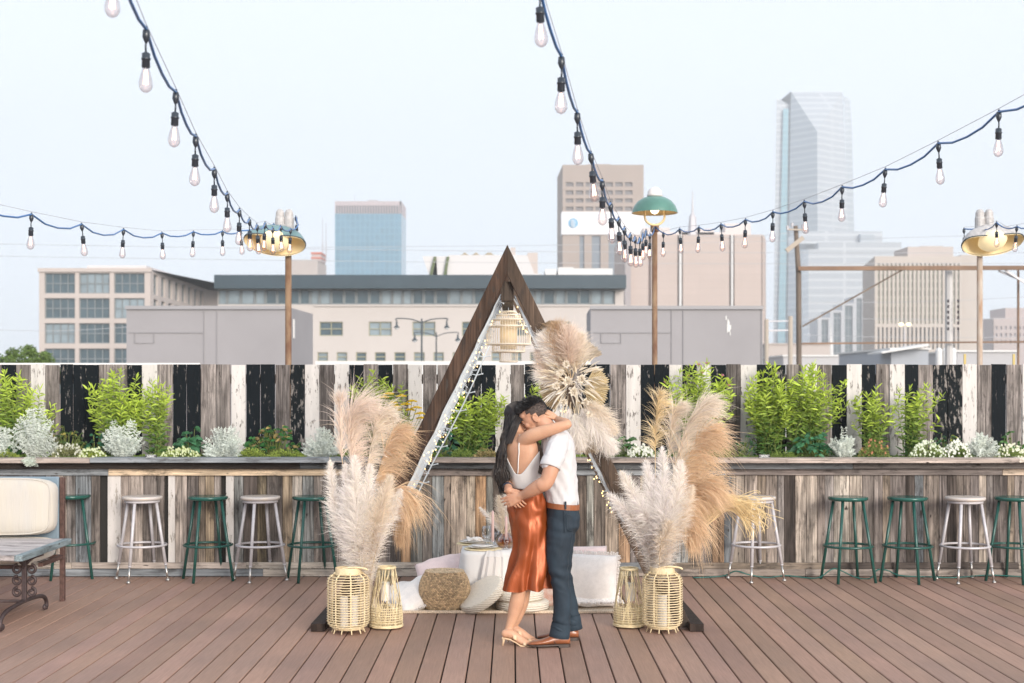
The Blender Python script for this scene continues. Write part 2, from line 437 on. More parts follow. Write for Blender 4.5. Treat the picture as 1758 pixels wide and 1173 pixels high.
for (p0, t), (p1, _) in zip(S, S[1:]):
    x0, x1 = X(p0, 13.5), X(p1, 13.5); g = rnd.choice((.001, .002, .002, .005))
    yy = 13.5+rnd.uniform(0, .012); zt = Z(626, 13.5)+rnd.uniform(-.005, .004)
    mi = {'B': 1, 'b': 2, 'W': 3, 'G': 0, 'D': 0}[t]
    v = rnd.uniform(.85, 1.15)
    c = {'G': (.31*v, .27*v, .25*v), 'D': (.19*v, .165*v, .155*v)}.get(t, (.30*v, .27*v, .25*v))
    tl = rnd.uniform(-.002, .002)
    mb.rings([[V((x0+g+tl, yy, .95)), V((x1-g+tl, yy, .95)), V((x1-g+tl, yy+.022, .95)), V((x0+g+tl, yy+.022, .95))],
              [V((x0+g-tl, yy, zt)), V((x1-g-tl, yy, zt)), V((x1-g-tl, yy+.022, zt)), V((x0+g-tl, yy+.022, zt))]], mi, c)
mb.build('boards', [W_V, W_BLK, W_BLK2, W_WHT], fen, bevel=.002)
mb = MB()
for zz in (1.2, 1.8): mb.bb(-7.2, 7.2, 13.535, 13.57, zz-.045, zz+.045, 0, (.25, .2, .17))
for k in range(8): mb.bb(-7+2*k-.045, -7+2*k+.045, 13.572, 13.66, 0, 1.9, 0, (.25, .2, .17))
mb.build('fence_frame', W_H, fen)
mb = MB(); mb.bb(-7.2, X(340, 13.6), 13.66, 13.70, 1.915, Z(623.3, 13.66)); mb.build('cap_strip', M('white_metal_trim', (.75, .73, .72), .5), fen)

# ============================================================ bar stools
def make_stool(kind):
    t = thing('bar_stool', 'x', 'bar stool')
    met, seat = (GREEN, SEATG) if kind == 'g' else (GREYM, SEATW)
    H = .745
    mb = MB()
    mb.lathe([(.001, H-.030), (.150, H-.030), (.168, H-.026), (.176, H-.014), (.177, H-.004), (.172, H+.003), (.160, H+.005), (.08, H), (.001, H-.001)], n=40)
    mb.build('seat', seat if kind == 'g' else [seat], t, smooth=True)
    mb = MB(); mb.lathe([(.13, H-.05), (.155, H-.05), (.155, H-.031), (.13, H-.031)], n=32)
    if kind != 'g': mb.build('seat_rim', met, t, smooth=True)
    for k in range(4):
        a = rad(45+90*k); ca, sa = math.cos(a), math.sin(a)
        top = V((.135*ca, .135*sa, H-.032)); bot = V((.252*ca, .252*sa, .0))
        L = lambda f: top.lerp(bot, f)
        mb = MB()
        if kind == 'g':
            mb.tube([L(0), L(1)], .0135, 10)
            mb.build('leg', met, t, smooth=True)
        else:
            mb.tube([L(0), L(.80)], .0145, 10)
            mb.tube([L(.79), L(.80), L(.805)], [.0145, .016, .012], 10)
            lg = mb.build('leg', met, t, smooth=True)
            mb = MB(); mb.tube([L(.8), L(.985)], .0105, 8); mb.tube([L(.97), L(.985), L(1)], [.012, .019, .019], 10)
            mb.build('adjustable_foot', CHROME, lg, smooth=True)
    mb = MB(); r = .135+(.252-.135)*.56+.012
    for rr_, zz in ((r, H-.032-(H-.032)*.56),):
        P = [(rr_*math.cos(2*math.pi*i/40), rr_*math.sin(2*math.pi*i/40), zz) for i in range(40)]
        mb.tube(P, .0105, 8, closed=True, up0=(0, 0, 1))
    mb.build('foot_ring', met, t, smooth=True)
    return t
gs, ws = make_stool('g'), make_stool('w')
used = set()
STO = [('g', 121, 992, 20, 'green metal bar stool half hidden behind the cream sofa at the left'),
       ('w', 2, 990, 35, 'pale grey bar stool behind the cream sofa, only its feet showing at the left edge'),
       ('w', 244, 996, 32, 'pale grey stool in front of the broad white board, just right of the cream sofa'),
       ('g', 357, 996, 27, 'green bar stool between the two pale grey stools left of the pampas grass'),
       ('w', 447, 996, 33, 'pale grey stool nearest the left pampas grass, between two green stools'),
       ('g', 536, 996, 24, 'green bar stool partly covered by the left bunch of pampas grass'),
       ('w', 1298, 996, 26, 'pale grey stool partly covered by the golden grass of the right bunch'),
       ('g', 1456, 998, 12, 'green stool standing with the looped green cord behind its legs, right of the golden grass'),
       ('g', 1558, 998, 52, 'green stool with a scalloped seat edge beside the pale grey stool on the right'),
       ('w', 1657, 998, 14, 'pale grey bar stool between two green stools at the far right'),
       ('g', 1742, 998, 42, 'green bar stool cut by the right edge of the photo')]
for k, px, py, rz, lb in STO:
    src = gs if k == 'g' else ws
    if k in used: o = copy_tree(src)
    else: o = src; used.add(k)
    Y = F*CH/(py-HY); o.location = (X(px, Y), Y, 0.001); o.rotation_euler = (0, 0, rad(rz))
    tag(o, lb, 'bar stool', 'bar stools along the plank counter')

# green extension cord along the right base
mb = MB(); P = [(X(px, 12.8), 12.78+.03*math.sin(i*1.7), .012+max(0, z)) for i, (px, z) in enumerate([(1190, 0), (1240, .01), (1262, .06), (1285, .03), (1318, .0), (1350, .015), (1400, 0), (1425, .075), (1440, .07), (1470, 0), (1492, .0), (1505, .07), (1525, .06), (1545, .02), (1600, .01), (1640, .0), (1700, .02), (1758, .01), (1850, 0)])]
mb.tube(catmull(P, 6), .006, 6)
tag(mb.build('extension_cord', M('green_cord', (.01, .10, .085), .4), smooth=True), 'green extension cord snaking along the foot of the counter on the right', 'cord')
# ============================================================ planting
def leafm(n, c, c2, tr=.25): return M(n, c, .55, c2=c2, vs=9, attr=True, trans=tr, spec=.3)
LEAF = leafm('leaf', (1, 1, 1), None)
STEMM = M('plant_stem', (.16, .20, .05), .7)
def leaf(mb, p, d, L, w, co, up=V((0, 0, 1)), curl=.25, seg=3):
    d = d.normalized(); q = [p+d*(L*i/seg)-up*(curl*L*(i/seg)**2) for i in range(seg+1)]
    ws_ = [w*.25, w, w*.75, w*.04][:seg+1] if seg == 3 else [w*.3, w, w*.05]
    nn = d.cross(V((rnd.uniform(-1, 1), rnd.uniform(-1, 1), .3))).cross(d)
    mb.ribbon(q, ws_, nn if nn.length > .01 else (0, 0, 1), 0, co)
def tall_plant(px, w, topy, n, label, bright=1.0, dense=1.0, yel=0.0, lean=0, pink=False, Y=13.22):
    X0 = X(px, Y); z0 = 1.06; H = Z(topy, Y)-z0; hw = w/2*Y/F*1.12; n = int(n*1.5)
    t = thing('leafy_shrub', label, 'shrub', (X0, Y, z0), 'tall bright green shrubs in the planter')
    st = MB(); fo = MB(); fl = MB()
    for i in range(n):
        bx = rnd.uniform(-.4, .4)*hw; by = rnd.uniform(-.08, .08); hx = rnd.uniform(-1.1, 1.1)*hw
        hx = max(-hw, min(hw, hx)); h = H*rnd.uniform(.55, 1.03)*(1-.22*abs(hx)/max(hw, .01)); hy = by+rnd.uniform(-.08, .10)
        P = [V((X0+bx, Y+by, z0-.02)), V((X0+bx*.8+hx*.25, Y+by*.6, z0+h*.4)), V((X0+hx*.75, Y+hy*.7, z0+h*.75)), V((X0+hx+lean*h*.2, Y+hy, z0+h))]
        Q = [V(q) for q in catmull([tuple(q) for q in P], 5)]
        st.tube(Q, [.0035*(1-.7*k/(len(Q)-1)) for k in range(len(Q))], 4)
        nl = int(34*dense*h/.6); aa = rnd.uniform(0, 6)
        for k in range(nl):
            f = .10+.9*k/nl; ii = f*(len(Q)-1); j = min(int(ii), len(Q)-2); p = Q[j].lerp(Q[j+1], ii-j)
            aa += 2.4; el = rnd.uniform(.15, .8) if f < .9 else rnd.uniform(.6, 1.3)
            d = V((math.cos(aa)*math.cos(el), math.sin(aa)*math.cos(el), math.sin(el)))
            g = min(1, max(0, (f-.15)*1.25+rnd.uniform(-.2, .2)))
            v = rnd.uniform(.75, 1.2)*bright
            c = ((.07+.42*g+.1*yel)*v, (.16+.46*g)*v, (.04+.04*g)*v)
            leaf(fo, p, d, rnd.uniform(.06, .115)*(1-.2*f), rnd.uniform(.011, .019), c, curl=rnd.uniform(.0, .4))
        if pink and rnd.random() < .25:
            for k in range(10): leaf(fl, Q[-1], V((rnd.uniform(-1, 1), rnd.uniform(-1, 1), rnd.uniform(0, 1))), .022, .010, (.6, .22, .3), curl=0)
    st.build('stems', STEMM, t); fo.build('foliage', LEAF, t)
    if fl.f: fl.build('blossoms', LEAF, t)
for a in [(16, 70, 636, 18, 'bright willow-leaved shrub cut by the left edge of the planter', 1.05),
          (62, 60, 668, 14, 'low bright willow-leaved shrub behind the tall spiky silver plant', 1.05),
          (205, 95, 634, 34, 'wide bushy bright shrub rising above the fence top left of the first lamp post', 1.05),
          (268, 60, 652, 13, 'loose arching yellow-green shrub just right of the widest left shrub', 1.0),
          (640, 62, 632, 22, 'narrow bright green shrub behind the left golden plumes', .8),
          (682, 40, 655, 8, 'small upright green shrub behind the yellow flowers', .8),
          (815, 92, 650, 30, 'bright shrub seen through the left half of the triangle arch', 1.0),
          (918, 26, 640, 9, 'slim green shrub between the triangle leg and the dried flowers', .75),
          (1200, 100, 618, 36, 'bright shrub with pink blossom tips behind the right pampas grass', 1.0, 1, 0, 0, True),
          (1322, 72, 622, 32, 'left half of the dense double shrub, darker green low down', .95),
          (1385, 105, 624, 38, 'broad leaning bright shrub right of the dense dark-based one', 1.0, 1, 0, .3),
          (1500, 62, 664, 16, 'mid-height upright shrub with gaps in front of a grey board, right of the silver spike', .95),
          (1566, 70, 650, 13, 'airy rightmost willow-leaved shrub leaning right', 1.0, 1, 0, .5)]:
    tall_plant(*a)
def silver_plant(px, w, topy, label, n=34, Y=13.03, seed=0):
    X0 = X(px, Y); z0 = 1.05; H = Z(topy, Y)-z0; hw = w/2*Y/F
    t = thing('silver_ragwort', label, 'plant', (X0, Y, z0), 'silver-leaved plants in the planter'); mb = MB()
    for i in range(n):
        a = rnd.uniform(0, 6.28); tgt = rnd.uniform(0, 1)**.6; hx = math.cos(a)*hw*tgt; hy = math.sin(a)*.13*tgt-.03
        h = H*rnd.uniform(.3, 1.0)*(1-.45*tgt*tgt)
        Q = [V(q) for q in catmull([(X0+hx*.1, Y+hy*.1, z0), (X0+hx*.5, Y+hy*.5, z0+h*.6), (X0+hx, Y+hy, z0+h)], 5)]
        v = rnd.uniform(.8, 1.1); c = (.72*v, .76*v, .70*v)
        for k in range(3, len(Q)):
            for s in (-1, 1, -1, 1):
                d = (Q[k]-Q[k-1]).normalized(); sd = d.cross(V((rnd.uniform(-.4, .4), -1, rnd.uniform(-.4, .4)))).normalized()*s
                dd = d*rnd.uniform(.3, 1.0)+sd+V((0, rnd.uniform(-.5, .5), 0)); L = rnd.uniform(.022, .042)
                leaf(mb, Q[k], dd, L, .007, c, curl=.15, seg=2)
                e = Q[k]+dd.normalized()*L*.6
                for s2 in (-1, 1): leaf(mb, e, dd.normalized()+sd.cross(d)*.3*s2+d*.8*s2, .018, .006, c, curl=0, seg=2)
        mb.ribbon(Q, .007, (0, -1, 0), 0, (.5*v, .53*v, .48*v))
    mb.build('foliage', LEAF, t)
for a in [(62, 75, 694, 'tall spiky silver ragwort trailing over the ledge near the left edge', 60),
          (8, 40, 720, 'silver ragwort cut by the left edge of the photo', 24),
          (212, 75, 716, 'wide silver ragwort in front of the bushiest left shrub', 55),
          (386, 72, 728, 'round silver ragwort between two dark leafy plants, left of the golden plumes', 52),
          (552, 62, 730, 'silver ragwort next to the left golden plumes', 46),
          (1446, 44, 735, 'small upright silver ragwort between the dense shrub and the mid-height shrub', 30),
          (1684, 60, 744, 'silver ragwort among white flowers near the right edge', 44)]:
    silver_plant(*a)
# trailing sprig over the ledge
mb = MB()
for i in range(16):
    Q = [V(q) for q in catmull([(X(52+rnd.uniform(-6, 10), 12.8), 12.8, 1.10), (X(50+rnd.uniform(-12, 12), 12.72), 12.71, 1.07), (X(55+rnd.uniform(-10, 8), 12.7), 12.70, 1.045-rnd.uniform(0, .03))], 4)]
    for k in range(1, len(Q)):
        for s in (-1, 1): leaf(mb, Q[k], V((s, -.4, rnd.uniform(-.5, .5))), .026, .008, (.55, .6, .52), seg=2)
tag(mb.build('trailing_sprig', LEAF), 'silver leaf sprig hanging over the ledge near the left edge', 'plant')
def broad_plant(px, w, topy, label, n=40, tone=(.05, .13, .04), L=.07, Y=13.12, tip=None, name='leafy_plant'):
    X0 = X(px, Y); z0 = 1.05; H = Z(topy, Y)-z0; hw = w/2*Y/F
    t = thing(name, label, 'plant', (X0, Y, z0), 'dark leafy plants in the planter'); mb = MB(); st = MB()
    for i in range(n):
        a = rnd.uniform(0, 6.28); r = rnd.random()**.5; e = V((X0+math.cos(a)*hw*r, Y+math.sin(a)*.12*r, z0+H*(1-.6*r*r)*rnd.uniform(.5, 1)))
        st.tube([(X0+math.cos(a)*hw*r*.3, Y, z0), e], .0022, 4)
        for k in range(rnd.choice((2, 3, 4))):
            b_ = a+rnd.uniform(-1.6, 1.6); d = V((math.cos(b_), math.sin(b_), rnd.uniform(-.2, .5))); v = rnd.uniform(.55, 1.5)
            c = tone if not (tip and rnd.random() < .25) else tip
            leaf(mb, e, d, L*rnd.uniform(.6, 1.1), L*rnd.uniform(.38, .55), (c[0]*v, c[1]*v, c[2]*v), curl=.35)
    st.build('stems', STEMM, t); mb.build('foliage', LEAF, t)
for a in [(20, 60, 738, 'dark broad-leaved plant at the foot of the leftmost shrub', 36),
          (114, 72, 724, 'dark bronze-green leafy mound between the two left silver plants', 60, (.07, .12, .04), .045, 13.15, (.25, .22, .06)),
          (166, 40, 742, 'small dark green plant left of the wide silver ragwort', 26, (.03, .11, .06), .055),
          (330, 48, 728, 'upright plant with large dark leaves right of the arching shrub', 28, (.05, .15, .07), .085),
          (470, 100, 730, 'wide glossy dark green plant with reddish tips between two silver plants', 90, (.05, .17, .05), .06, 13.15, (.3, .22, .08)),
          (712, 40, 728, 'dark leafy plant under the yellow flowers', 26),
          (760, 60, 738, 'dark leafy plant just inside the left leg of the triangle', 34, (.05, .14, .08)),
          (1075, 34, 742, 'dark green plant right of the dried palm fans', 26),
          (1275, 52, 742, 'dark green plant right of the right golden plumes', 36, (.04, .10, .04), .04),
          (1395, 60, 738, 'drooping broad-leaved plant at the foot of the broad leaning shrub', 46, (.06, .19, .09), .075, 13.05),
          (1625, 66, 740, 'dark leafy plant behind the white flower mound, left of the rightmost silver plant', 46, (.05, .13, .06), .045, 13.2, (.25, .25, .05)),
          (1735, 60, 742, 'dark leafy plant near the right edge of the planter', 44, (.06, .15, .04), .045, 13.2)]:
    broad_plant(*a)
def mound(px, w, h, label, tone, dots=None, n=900, Y=12.99, name='ground_cover_plant'):
    X0 = X(px, Y); z0 = 1.05; hw = w/2*Y/F
    t = thing(name, label, 'plant', (X0, Y, z0), 'low mounding plants along the planter edge'); mb = MB(); fl = MB()
    hh = h*Y/F+.035
    for i in range(n):
        a = rnd.uniform(0, 6.28); r = rnd.random()**.5; lump = .75+.5*noise.noise(V((math.cos(a)*r*3+px, math.sin(a)*r*3, 1)))
        top = hh*math.sqrt(max(0, 1-r*r))*lump
        p = V((X0+math.cos(a)*hw*r, Y+math.sin(a)*.08*r, z0+top*rnd.uniform(.5, 1))); v = rnd.uniform(.6, 1.35)
        d = V((math.cos(a)*r+rnd.uniform(-.6, .6), math.sin(a)*r+rnd.uniform(-.8, .4), rnd.uniform(.2, 1.2)))
        leaf(mb, p, d, rnd.uniform(.014, .028), .007, (tone[0]*v, tone[1]*v, tone[2]*v), curl=.1, seg=2)
        if dots and rnd.random() < dots[1]:
            c = V((p.x, p.y-.006, z0+top+.012))
            for k in range(4):
                b_ = k*1.57; fl.face([c, c+V((math.cos(b_)*.008, -.002, math.sin(b_)*.011)), c+V((math.cos(b_+.8)*.008, -.004, math.sin(b_+.8)*.012)), c+V((math.cos(b_+1.3)*.009, 0, math.sin(b_+1.3)*.009))], 0, dots[0])
    mb.build('foliage', LEAF, t)
    if fl.f: fl.build('blossoms', LEAF, t)
YG = (.34, .42, .09); GG = (.22, .30, .07); BR = (.38, .30, .14)
for a in [(8, 50, 16, 'yellow-green mound at the left edge of the planter', YG),
          (118, 60, 26, 'brownish-green flowering mound right of the tall spiky silver plant', (.26, .27, .12), ((.7, .7, .6), .08)),
          (158, 52, 18, 'lime green mound left of the wide silver ragwort', YG, ((.75, .8, .55), .12)),
          (310, 70, 18, 'lime cushion mound with pale flecks behind the small name tag', YG, ((.75, .8, .5), .18)),
          (432, 56, 20, 'lime green mound right of the round silver ragwort', YG),
          (492, 70, 18, 'low lime green mat under the wide glossy dark plant', YG),
          (742, 40, 14, 'green mound behind the left triangle leg', GG),
          (792, 44, 16, 'low green mound inside the triangle on the left', GG),
          (838, 56, 18, 'straw coloured low mound left of the hugging couple', BR),
          (1100, 50, 22, 'white flowered mound left of the right pampas grass', GG, ((.85, .85, .78), .25)),
          (1235, 40, 26, 'green mound behind the right golden plumes', GG),
          (1345, 50, 12, 'thin green mound under the dense double shrub', GG),
          (1500, 54, 34, 'reddish-speckled green mound under the mid-height shrub', (.24, .30, .08), ((.55, .25, .14), .05)),
          (1592, 64, 32, 'pale lime flowering mound below the airy rightmost shrub', (.30, .38, .12), ((.8, .85, .7), .18)),
          (1640, 56, 30, 'white flowered mound left of the rightmost silver ragwort', GG, ((.88, .88, .82), .28)),
          (1736, 60, 24, 'lime and white flowering mound cut by the right edge', (.28, .36, .1), ((.85, .85, .7), .14))]:
    mound(*a)
# low creeping cover that knits the planting together
fo = MB()
for i in range(15000):
    x_ = rnd.uniform(-5.6, 5.6); y_ = rnd.uniform(13.0, 13.4); q = noise.noise(V((x_*1.7, y_*2, 5))); h = .02+.055*max(0, .45+q+.5*noise.noise(V((x_*6, y_*6, 2))))
    p = V((x_, y_, 1.055+h*rnd.uniform(.3, 1))); g = .5+.8*noise.noise(V((x_*1.1, 3, 9))); v = rnd.uniform(.55, 1.35)
    c = (.07+.16*max(0, g), .15+.17*max(0, g), .045+.02*g); leaf(fo, p, V((rnd.uniform(-1, 1), rnd.uniform(-1, .4), rnd.uniform(-.1, .9))), rnd.uniform(.016, .042), rnd.uniform(.008, .017), tuple(max(.01, k*v) for k in c), curl=.25, seg=2)
tag(fo.build('creeping_ground_cover', LEAF), kind='stuff')
# yellow yarrow
t = thing('yarrow', 'yellow flat-topped flowers behind the left golden plumes', 'flower', (X(690, 13.1), 13.1, 1.05)); fl = MB(); st = MB()
for px, py in [(652, 690), (668, 700), (682, 688), (690, 702), (700, 697), (708, 708), (714, 718), (660, 684), (676, 712), (697, 712), (632, 695), (716, 726), (672, 706)]:
    c = W(px+7, py-7, 12.95+rnd.uniform(0, .12)); st.tube([(X(688, 13.1)+rnd.uniform(-.05, .05), 13.1, 1.05), c], .003, 4)
    for k in range(90):
        a = rnd.uniform(0, 6.28); r = .046*rnd.random()**.5; q = c+V((math.cos(a)*r, math.sin(a)*r, .012*math.cos(r*40)+rnd.uniform(-.003, .003)))
        for s in range(2): leaf(fl, q, V((rnd.uniform(-1, 1), rnd.uniform(-1, 1), .8)), .012, .008, (.85, .62, .03), curl=0, seg=2)
st.build('stems', STEMM, t); fl.build('blossoms', LEAF, t)
# plant tags
for px, lb in ((259, 'small black plant tag with white lettering by the lime cushion mound, left'), (1312, 'small black plant tag under the dense double shrub, right')):
    t = thing('plant_tag', lb, 'plant tag', (X(px, 12.82), 12.82, 1.088), 'plant name tags on the ledge'); mb = MB()
    mb.box((X(px, 12.82), 12.82, 1.103), (.105, .02, .026)); mb.build('tag_body', M('black_plastic', (.012, .012, .014), .4), t, bevel=.006)
    mb = MB(); x0 = X(px, 12.82)
    mb.box((x0, 12.8085, 1.1125), (.09, .003, .003)); mb.box((x0, 12.8085, 1.094), (.09, .003, .003))
    for k in range(9): mb.box((x0-.028+k*.007, 12.8085, 1.103), (.0045, .003, rnd.uniform(.006, .009)))
    mb.build('tag_writing', M('tag_white', (.8, .8, .78), .5), t)
# ============================================================ city behind
BEIGE = M('pale_precast', (.47, .41, .38), .8, var=.05, vs=.3)
CREAM = M('cream_stucco', (.50, .455, .43), .85, var=.04, vs=.2)
GLASS = M('window_glass', (.07, .105, .125), .12, var=.3, vs=.35, spec=.6)
GLASSL = M('window_glass_with_blinds', (.22, .27, .30), .15, var=.25, vs=.5, spec=.6)
FRM = M('window_frame_grey', (.20, .22, .23), .6)
DKR = M('dark_metal_fascia', (.035, .058, .075), .5, var=.1, vs=.5)
GREYB = M('grey_sheet_wall', (.29, .275, .285), .7, var=.07, vs=.5)
GREYD = M('grey_panel_seam', (.26, .25, .26), .7)
WHTM = M('white_roof_trim', (.62, .61, .60), .6)
ZV = V((0, 0, 1)); XU = V((1, 0, 0)); NY = V((0, -1, 0))
GZ = -6.5

# --- office block left
Y = 150; k = Y/F
b = thing('office_building', 'pale precast office building with big square grid windows on the left', 'building', (X(150, Y), Y, GZ))
x0, x1 = X(67, Y), X(258, Y); zt = Z(463, Y)
O = V((0, Y, 0)); holes = []; wins = []
for (a, c) in ((76.5, 128.5), (135.5, 188), (195.5, 248)):
    for (t_, u_) in ((469, 504), (512, 547), (555, 590), (598.5, 634), (642, 677)):
        holes.append((X(a, Y), X(c, Y), Z(u_, Y), Z(t_, Y)))
mb = MB(); facade(mb, O, XU, NY, x0, x1, GZ, zt, holes, .35)
# right side recedes
Y2 = 188; x2 = X(372, Y2); z2 = zt
U2 = V((x2-x1, Y2-Y, 0)); L2 = U2.length; U2.normalize(); N2 = V((U2.y, -U2.x, 0))
O2 = V((x1, Y, 0)); h2 = []
for i in range(10):
    u0 = 1.6+i*(L2-2)/10; u1 = u0+(L2-2)/10-1.6
    for (t_, u_) in ((469, 504), (512, 547), (555, 590)): h2.append((u0, u1, Z(u_, Y), Z(t_, Y)))
facade(mb, O2, U2, N2, 0, L2, GZ, zt, h2, .35)
mb.face([(x0, Y, GZ), (x0, Y, zt), (x0+20, Y2+20, zt), (x0+20, Y2+20, GZ)]); mb.face([(x0, Y, zt), (x1, Y, zt), (x2, Y2, zt), (x0+20, Y2+20, zt)])
mb.bb(X(55, Y), x0, Y+3, Y+16, GZ, Z(500, Y))
mb.bb(x0-.1, x1+.15, Y-.18, Y+.2, zt-.25, zt+.15)
mb.build('walls', BEIGE, b)
for h in holes: window(b, O, XU, NY, h, .35, 4, 2, GLASSL if rnd.random() < .4 else GLASS, FRM, .10)
for h in h2: window(b, O2, U2, N2, h, .35, 2, 2, GLASS, FRM, .12)
for (t_, u_) in ((507, 537), (543, 573), (580, 600)):
    window(b, V((0, Y+2.95, 0)), XU, NY, (X(60.5, Y), X(66, Y), Z(u_, Y), Z(t_, Y)), 0.0, 0, 0, GLASS, FRM)
mb = MB(); a, c = X(142, Y), X(259, Y)
mb.bb(a, c-.9, Y+1.5, Y2-4, zt+.02, Z(454, Y))
mb.build('penthouse', M('grey_penthouse', (.60, .56, .56), .7), b)

# --- long white building with dark roof
Y = 110
b = thing('long_building', 'long cream building with a dark flat fascia and ribbon windows behind the triangle', 'building', (X(720, Y), Y, GZ))
x0, x1 = X(374, Y), X(1071, Y); zt = Z(497, Y); hl = []
mid = [(548.5, 588.5), (633, 672.5), (708, 747.5), (793, 832), (868, 907), (940, 979), (1020, 1052)]
for a, c in mid: hl.append((X(a, Y), X(c, Y), Z(577, Y), Z(552.5, Y)))
low = [(545, 563), (578, 596), (611, 629), (643.5, 662), (677, 696), (710.5, 729), (744, 762), (777, 796), (811, 828), (844, 860), (878, 895), (910, 928), (944, 962), (978, 996)]
for a, c in low: hl.append((X(a, Y), X(c, Y), Z(620.5, Y), Z(605, Y)))
rib = []
ww = [374, 389, 412.5, 437, 455, 475, 496, 514, 532, 548, 568, 590, 611, 633.5, 653, 673, 691, 707.5, 727, 747, 770, 792, 813, 834, 855, 876, 897, 918, 932, 953, 972, 994, 1014, 1035, 1056]
hr = (x0+.02, X(1056, Y), Z(523, Y), Z(498, Y))
mb = MB(); facade(mb, V((0, Y, 0)), XU, NY, x0, x1, GZ, zt+.02, hl+[hr], .25)
mb.face([(x0, Y, GZ), (x0, Y, zt), (x0, Y+30, zt), (x0, Y+30, GZ)]); mb.face([(x1, Y, GZ), (x1, Y, zt), (x1, Y+30, zt), (x1, Y+30, GZ)])
mb.bb(X(540, Y), X(1075, Y), Y-.12, Y-.02, Z(523.8, Y)-.12, Z(523.8, Y)); mb.build('walls', CREAM, b)
for i, (a, c) in enumerate(zip(ww, ww[1:])):
    window(b, V((0, Y, 0)), XU, NY, (X(a, Y)+.02, X(c, Y), hr[2], hr[3]), .22, 1, 0, GLASSL if (i//2) % 3 == 1 or rnd.random() < .15 else GLASS, FRM, .10)
GOLD = M('brass_window_trim', (.30, .29, .20), .6)
for i, h in enumerate(hl): window(b, V((0, Y, 0)), XU, NY, h, .2, 2 if i < 7 else 1, 2 if i < 7 else 2, GLASS if rnd.random() < .6 else GLASSL, GOLD, .07)
mb = MB(); mb.bb(X(373, Y), X(1073, Y), Y-1.2, Y+31, zt, Z(474, Y)); mb.bb(X(361, Y), X(374, Y), Y+4, Y+31, Z(498, Y), Z(493, Y)); mb.build('roof_fascia', DKR, b)
mb = MB(); mb.bb(X(451, Y), X(495, Y), Y+6, Y+14, Z(474, Y), Z(470, Y)); mb.build('roof_hatch', DKR, b)
mb = MB()
for (a, c, t_) in ((907, 930, 470), (936, 955, 462), (958, 985, 459), (985, 1052, 461)): mb.bb(X(a, Y+8), X(c, Y+8), Y+8, Y+14, Z(474, Y)-.3, Z(t_, Y+8))
mb.build('rooftop_units', WHTM, b)

# --- white angular roof structure behind it
Y = 170
b = thing('angular_building', 'white angular rooftop hall with two dark slanted slits behind the triangle apex', 'building', (X(820, Y), Y, GZ))
mb = MB(); zb = GZ; zt = Z(440, Y)
def slab(a0, a1, b0, b1, py0, py1, d=14, m=0):
    mb.rings([[W(a0, py1, Y), W(a1, py1, Y), W(a1, py1, Y)+V((0, d, 0)), W(a0, py1, Y)+V((0, d, 0))], [W(b0, py0, Y), W(b1, py0, Y), W(b1, py0, Y)+V((0, d, 0)), W(b0, py0, Y)+V((0, d, 0))]], m)
slab(738, 741, 725, 748, 440, 476); slab(751, 763, 749, 770, 440, 476); slab(767, 920, 770, 905, 438, 476)
mb.bb(X(730, Y), X(925, Y), Y, Y+14, GZ, Z(476, Y)); mb.build('walls', M('white_panel', (.60, .58, .58), .7), b)
mb = MB(); mb.bb(X(906, Y), X(924, Y), Y+3, Y+8, Z(476, Y), Z(430, Y)); mb.bb(X(876, Y), X(885, Y), Y+3, Y+8, Z(440, Y), Z(421, Y)); mb.build('chimney', BEIGE, b)
mb = MB()
for a, c in ((739.5, 747.5), (763.5, 769.5)): mb.bar(W(a, 474, Y-.2), W(c, 441, Y-.2), .25, .3)
mb.build('slit_frame', M('olive_frame', (.10, .13, .05), .6), b)
mb = MB()
for p in (798, 817, 838, 842): mb.lathe([(.9, Z(438, Y)), (1.0, Z(434, Y)), (.3, Z(430, Y)), (.05, Z(427, Y))], (X(p, Y+5), Y+5, 0), 8)
mb.build('roof_finials', M('ochre_finial', (.35, .28, .18), .8), b)

# --- blue glass tower
Y = 900
b = thing('glass_tower', 'square blue glass office tower with a slotted pale crown', 'skyscraper', (X(635, Y), Y, GZ))
BG = gridmat('blue_curtain_wall', (.08, .23, .34), (.14, .31, .41), 3.1, 4.3, .35, .2, .8, var=.10)
x0, x1 = X(575, Y), X(689, Y); zt = Z(367, Y)
mb = MB(); d = 34
mb.rings([[(x0, Y, GZ), (x1, Y, GZ), (X(697, Y+d), Y+d, GZ), (X(583, Y+d), Y+d, GZ)], [(x0, Y, zt), (x1, Y, zt), (X(697, Y+d), Y+d, zt), (X(583, Y+d), Y+d, zt)]]); mb.build('curtain_wall', BG, b)
mb = MB()
zc, zc2 = Z(353, Y), Z(345.5, Y)
mb.bb(x0, x1, Y, Y+3, zc, zc2)
for i in range(26):
    a = x0+(x1-x0)*i/25.3; mb.bb(a, a+.65, Y, Y+2, zt, zc)
mb.rings([[(x1, Y, zt), (X(697, Y+d), Y+d, zt), (X(697, Y+d)-1, Y+d, zt), (x1-1, Y, zt)], [(x1, Y, zc2), (X(697, Y+d), Y+d, zc2), (X(697, Y+d)-1, Y+d, zc2), (x1-1, Y, zc2)]])
mb.build('crown', M('pink_stone', (.52, .42, .42), .7), b)
mb = MB(); mb.bb(x0+.5, x1-.5, Y+1.4, Y+30, zt, zc); mb.build('crown_louvres', M('dark_louvre', (.10, .12, .14), .6), b)
mb = MB(); mb.bb(x0+20, x0+26, Y+8, Y+14, zc2, zc2+2)
mb.tube([(X(607, Y), Y+5, zc2), (X(607, Y), Y+5, Z(332, Y))], .18, 6); mb.build('roof_mast', GREYM, b)

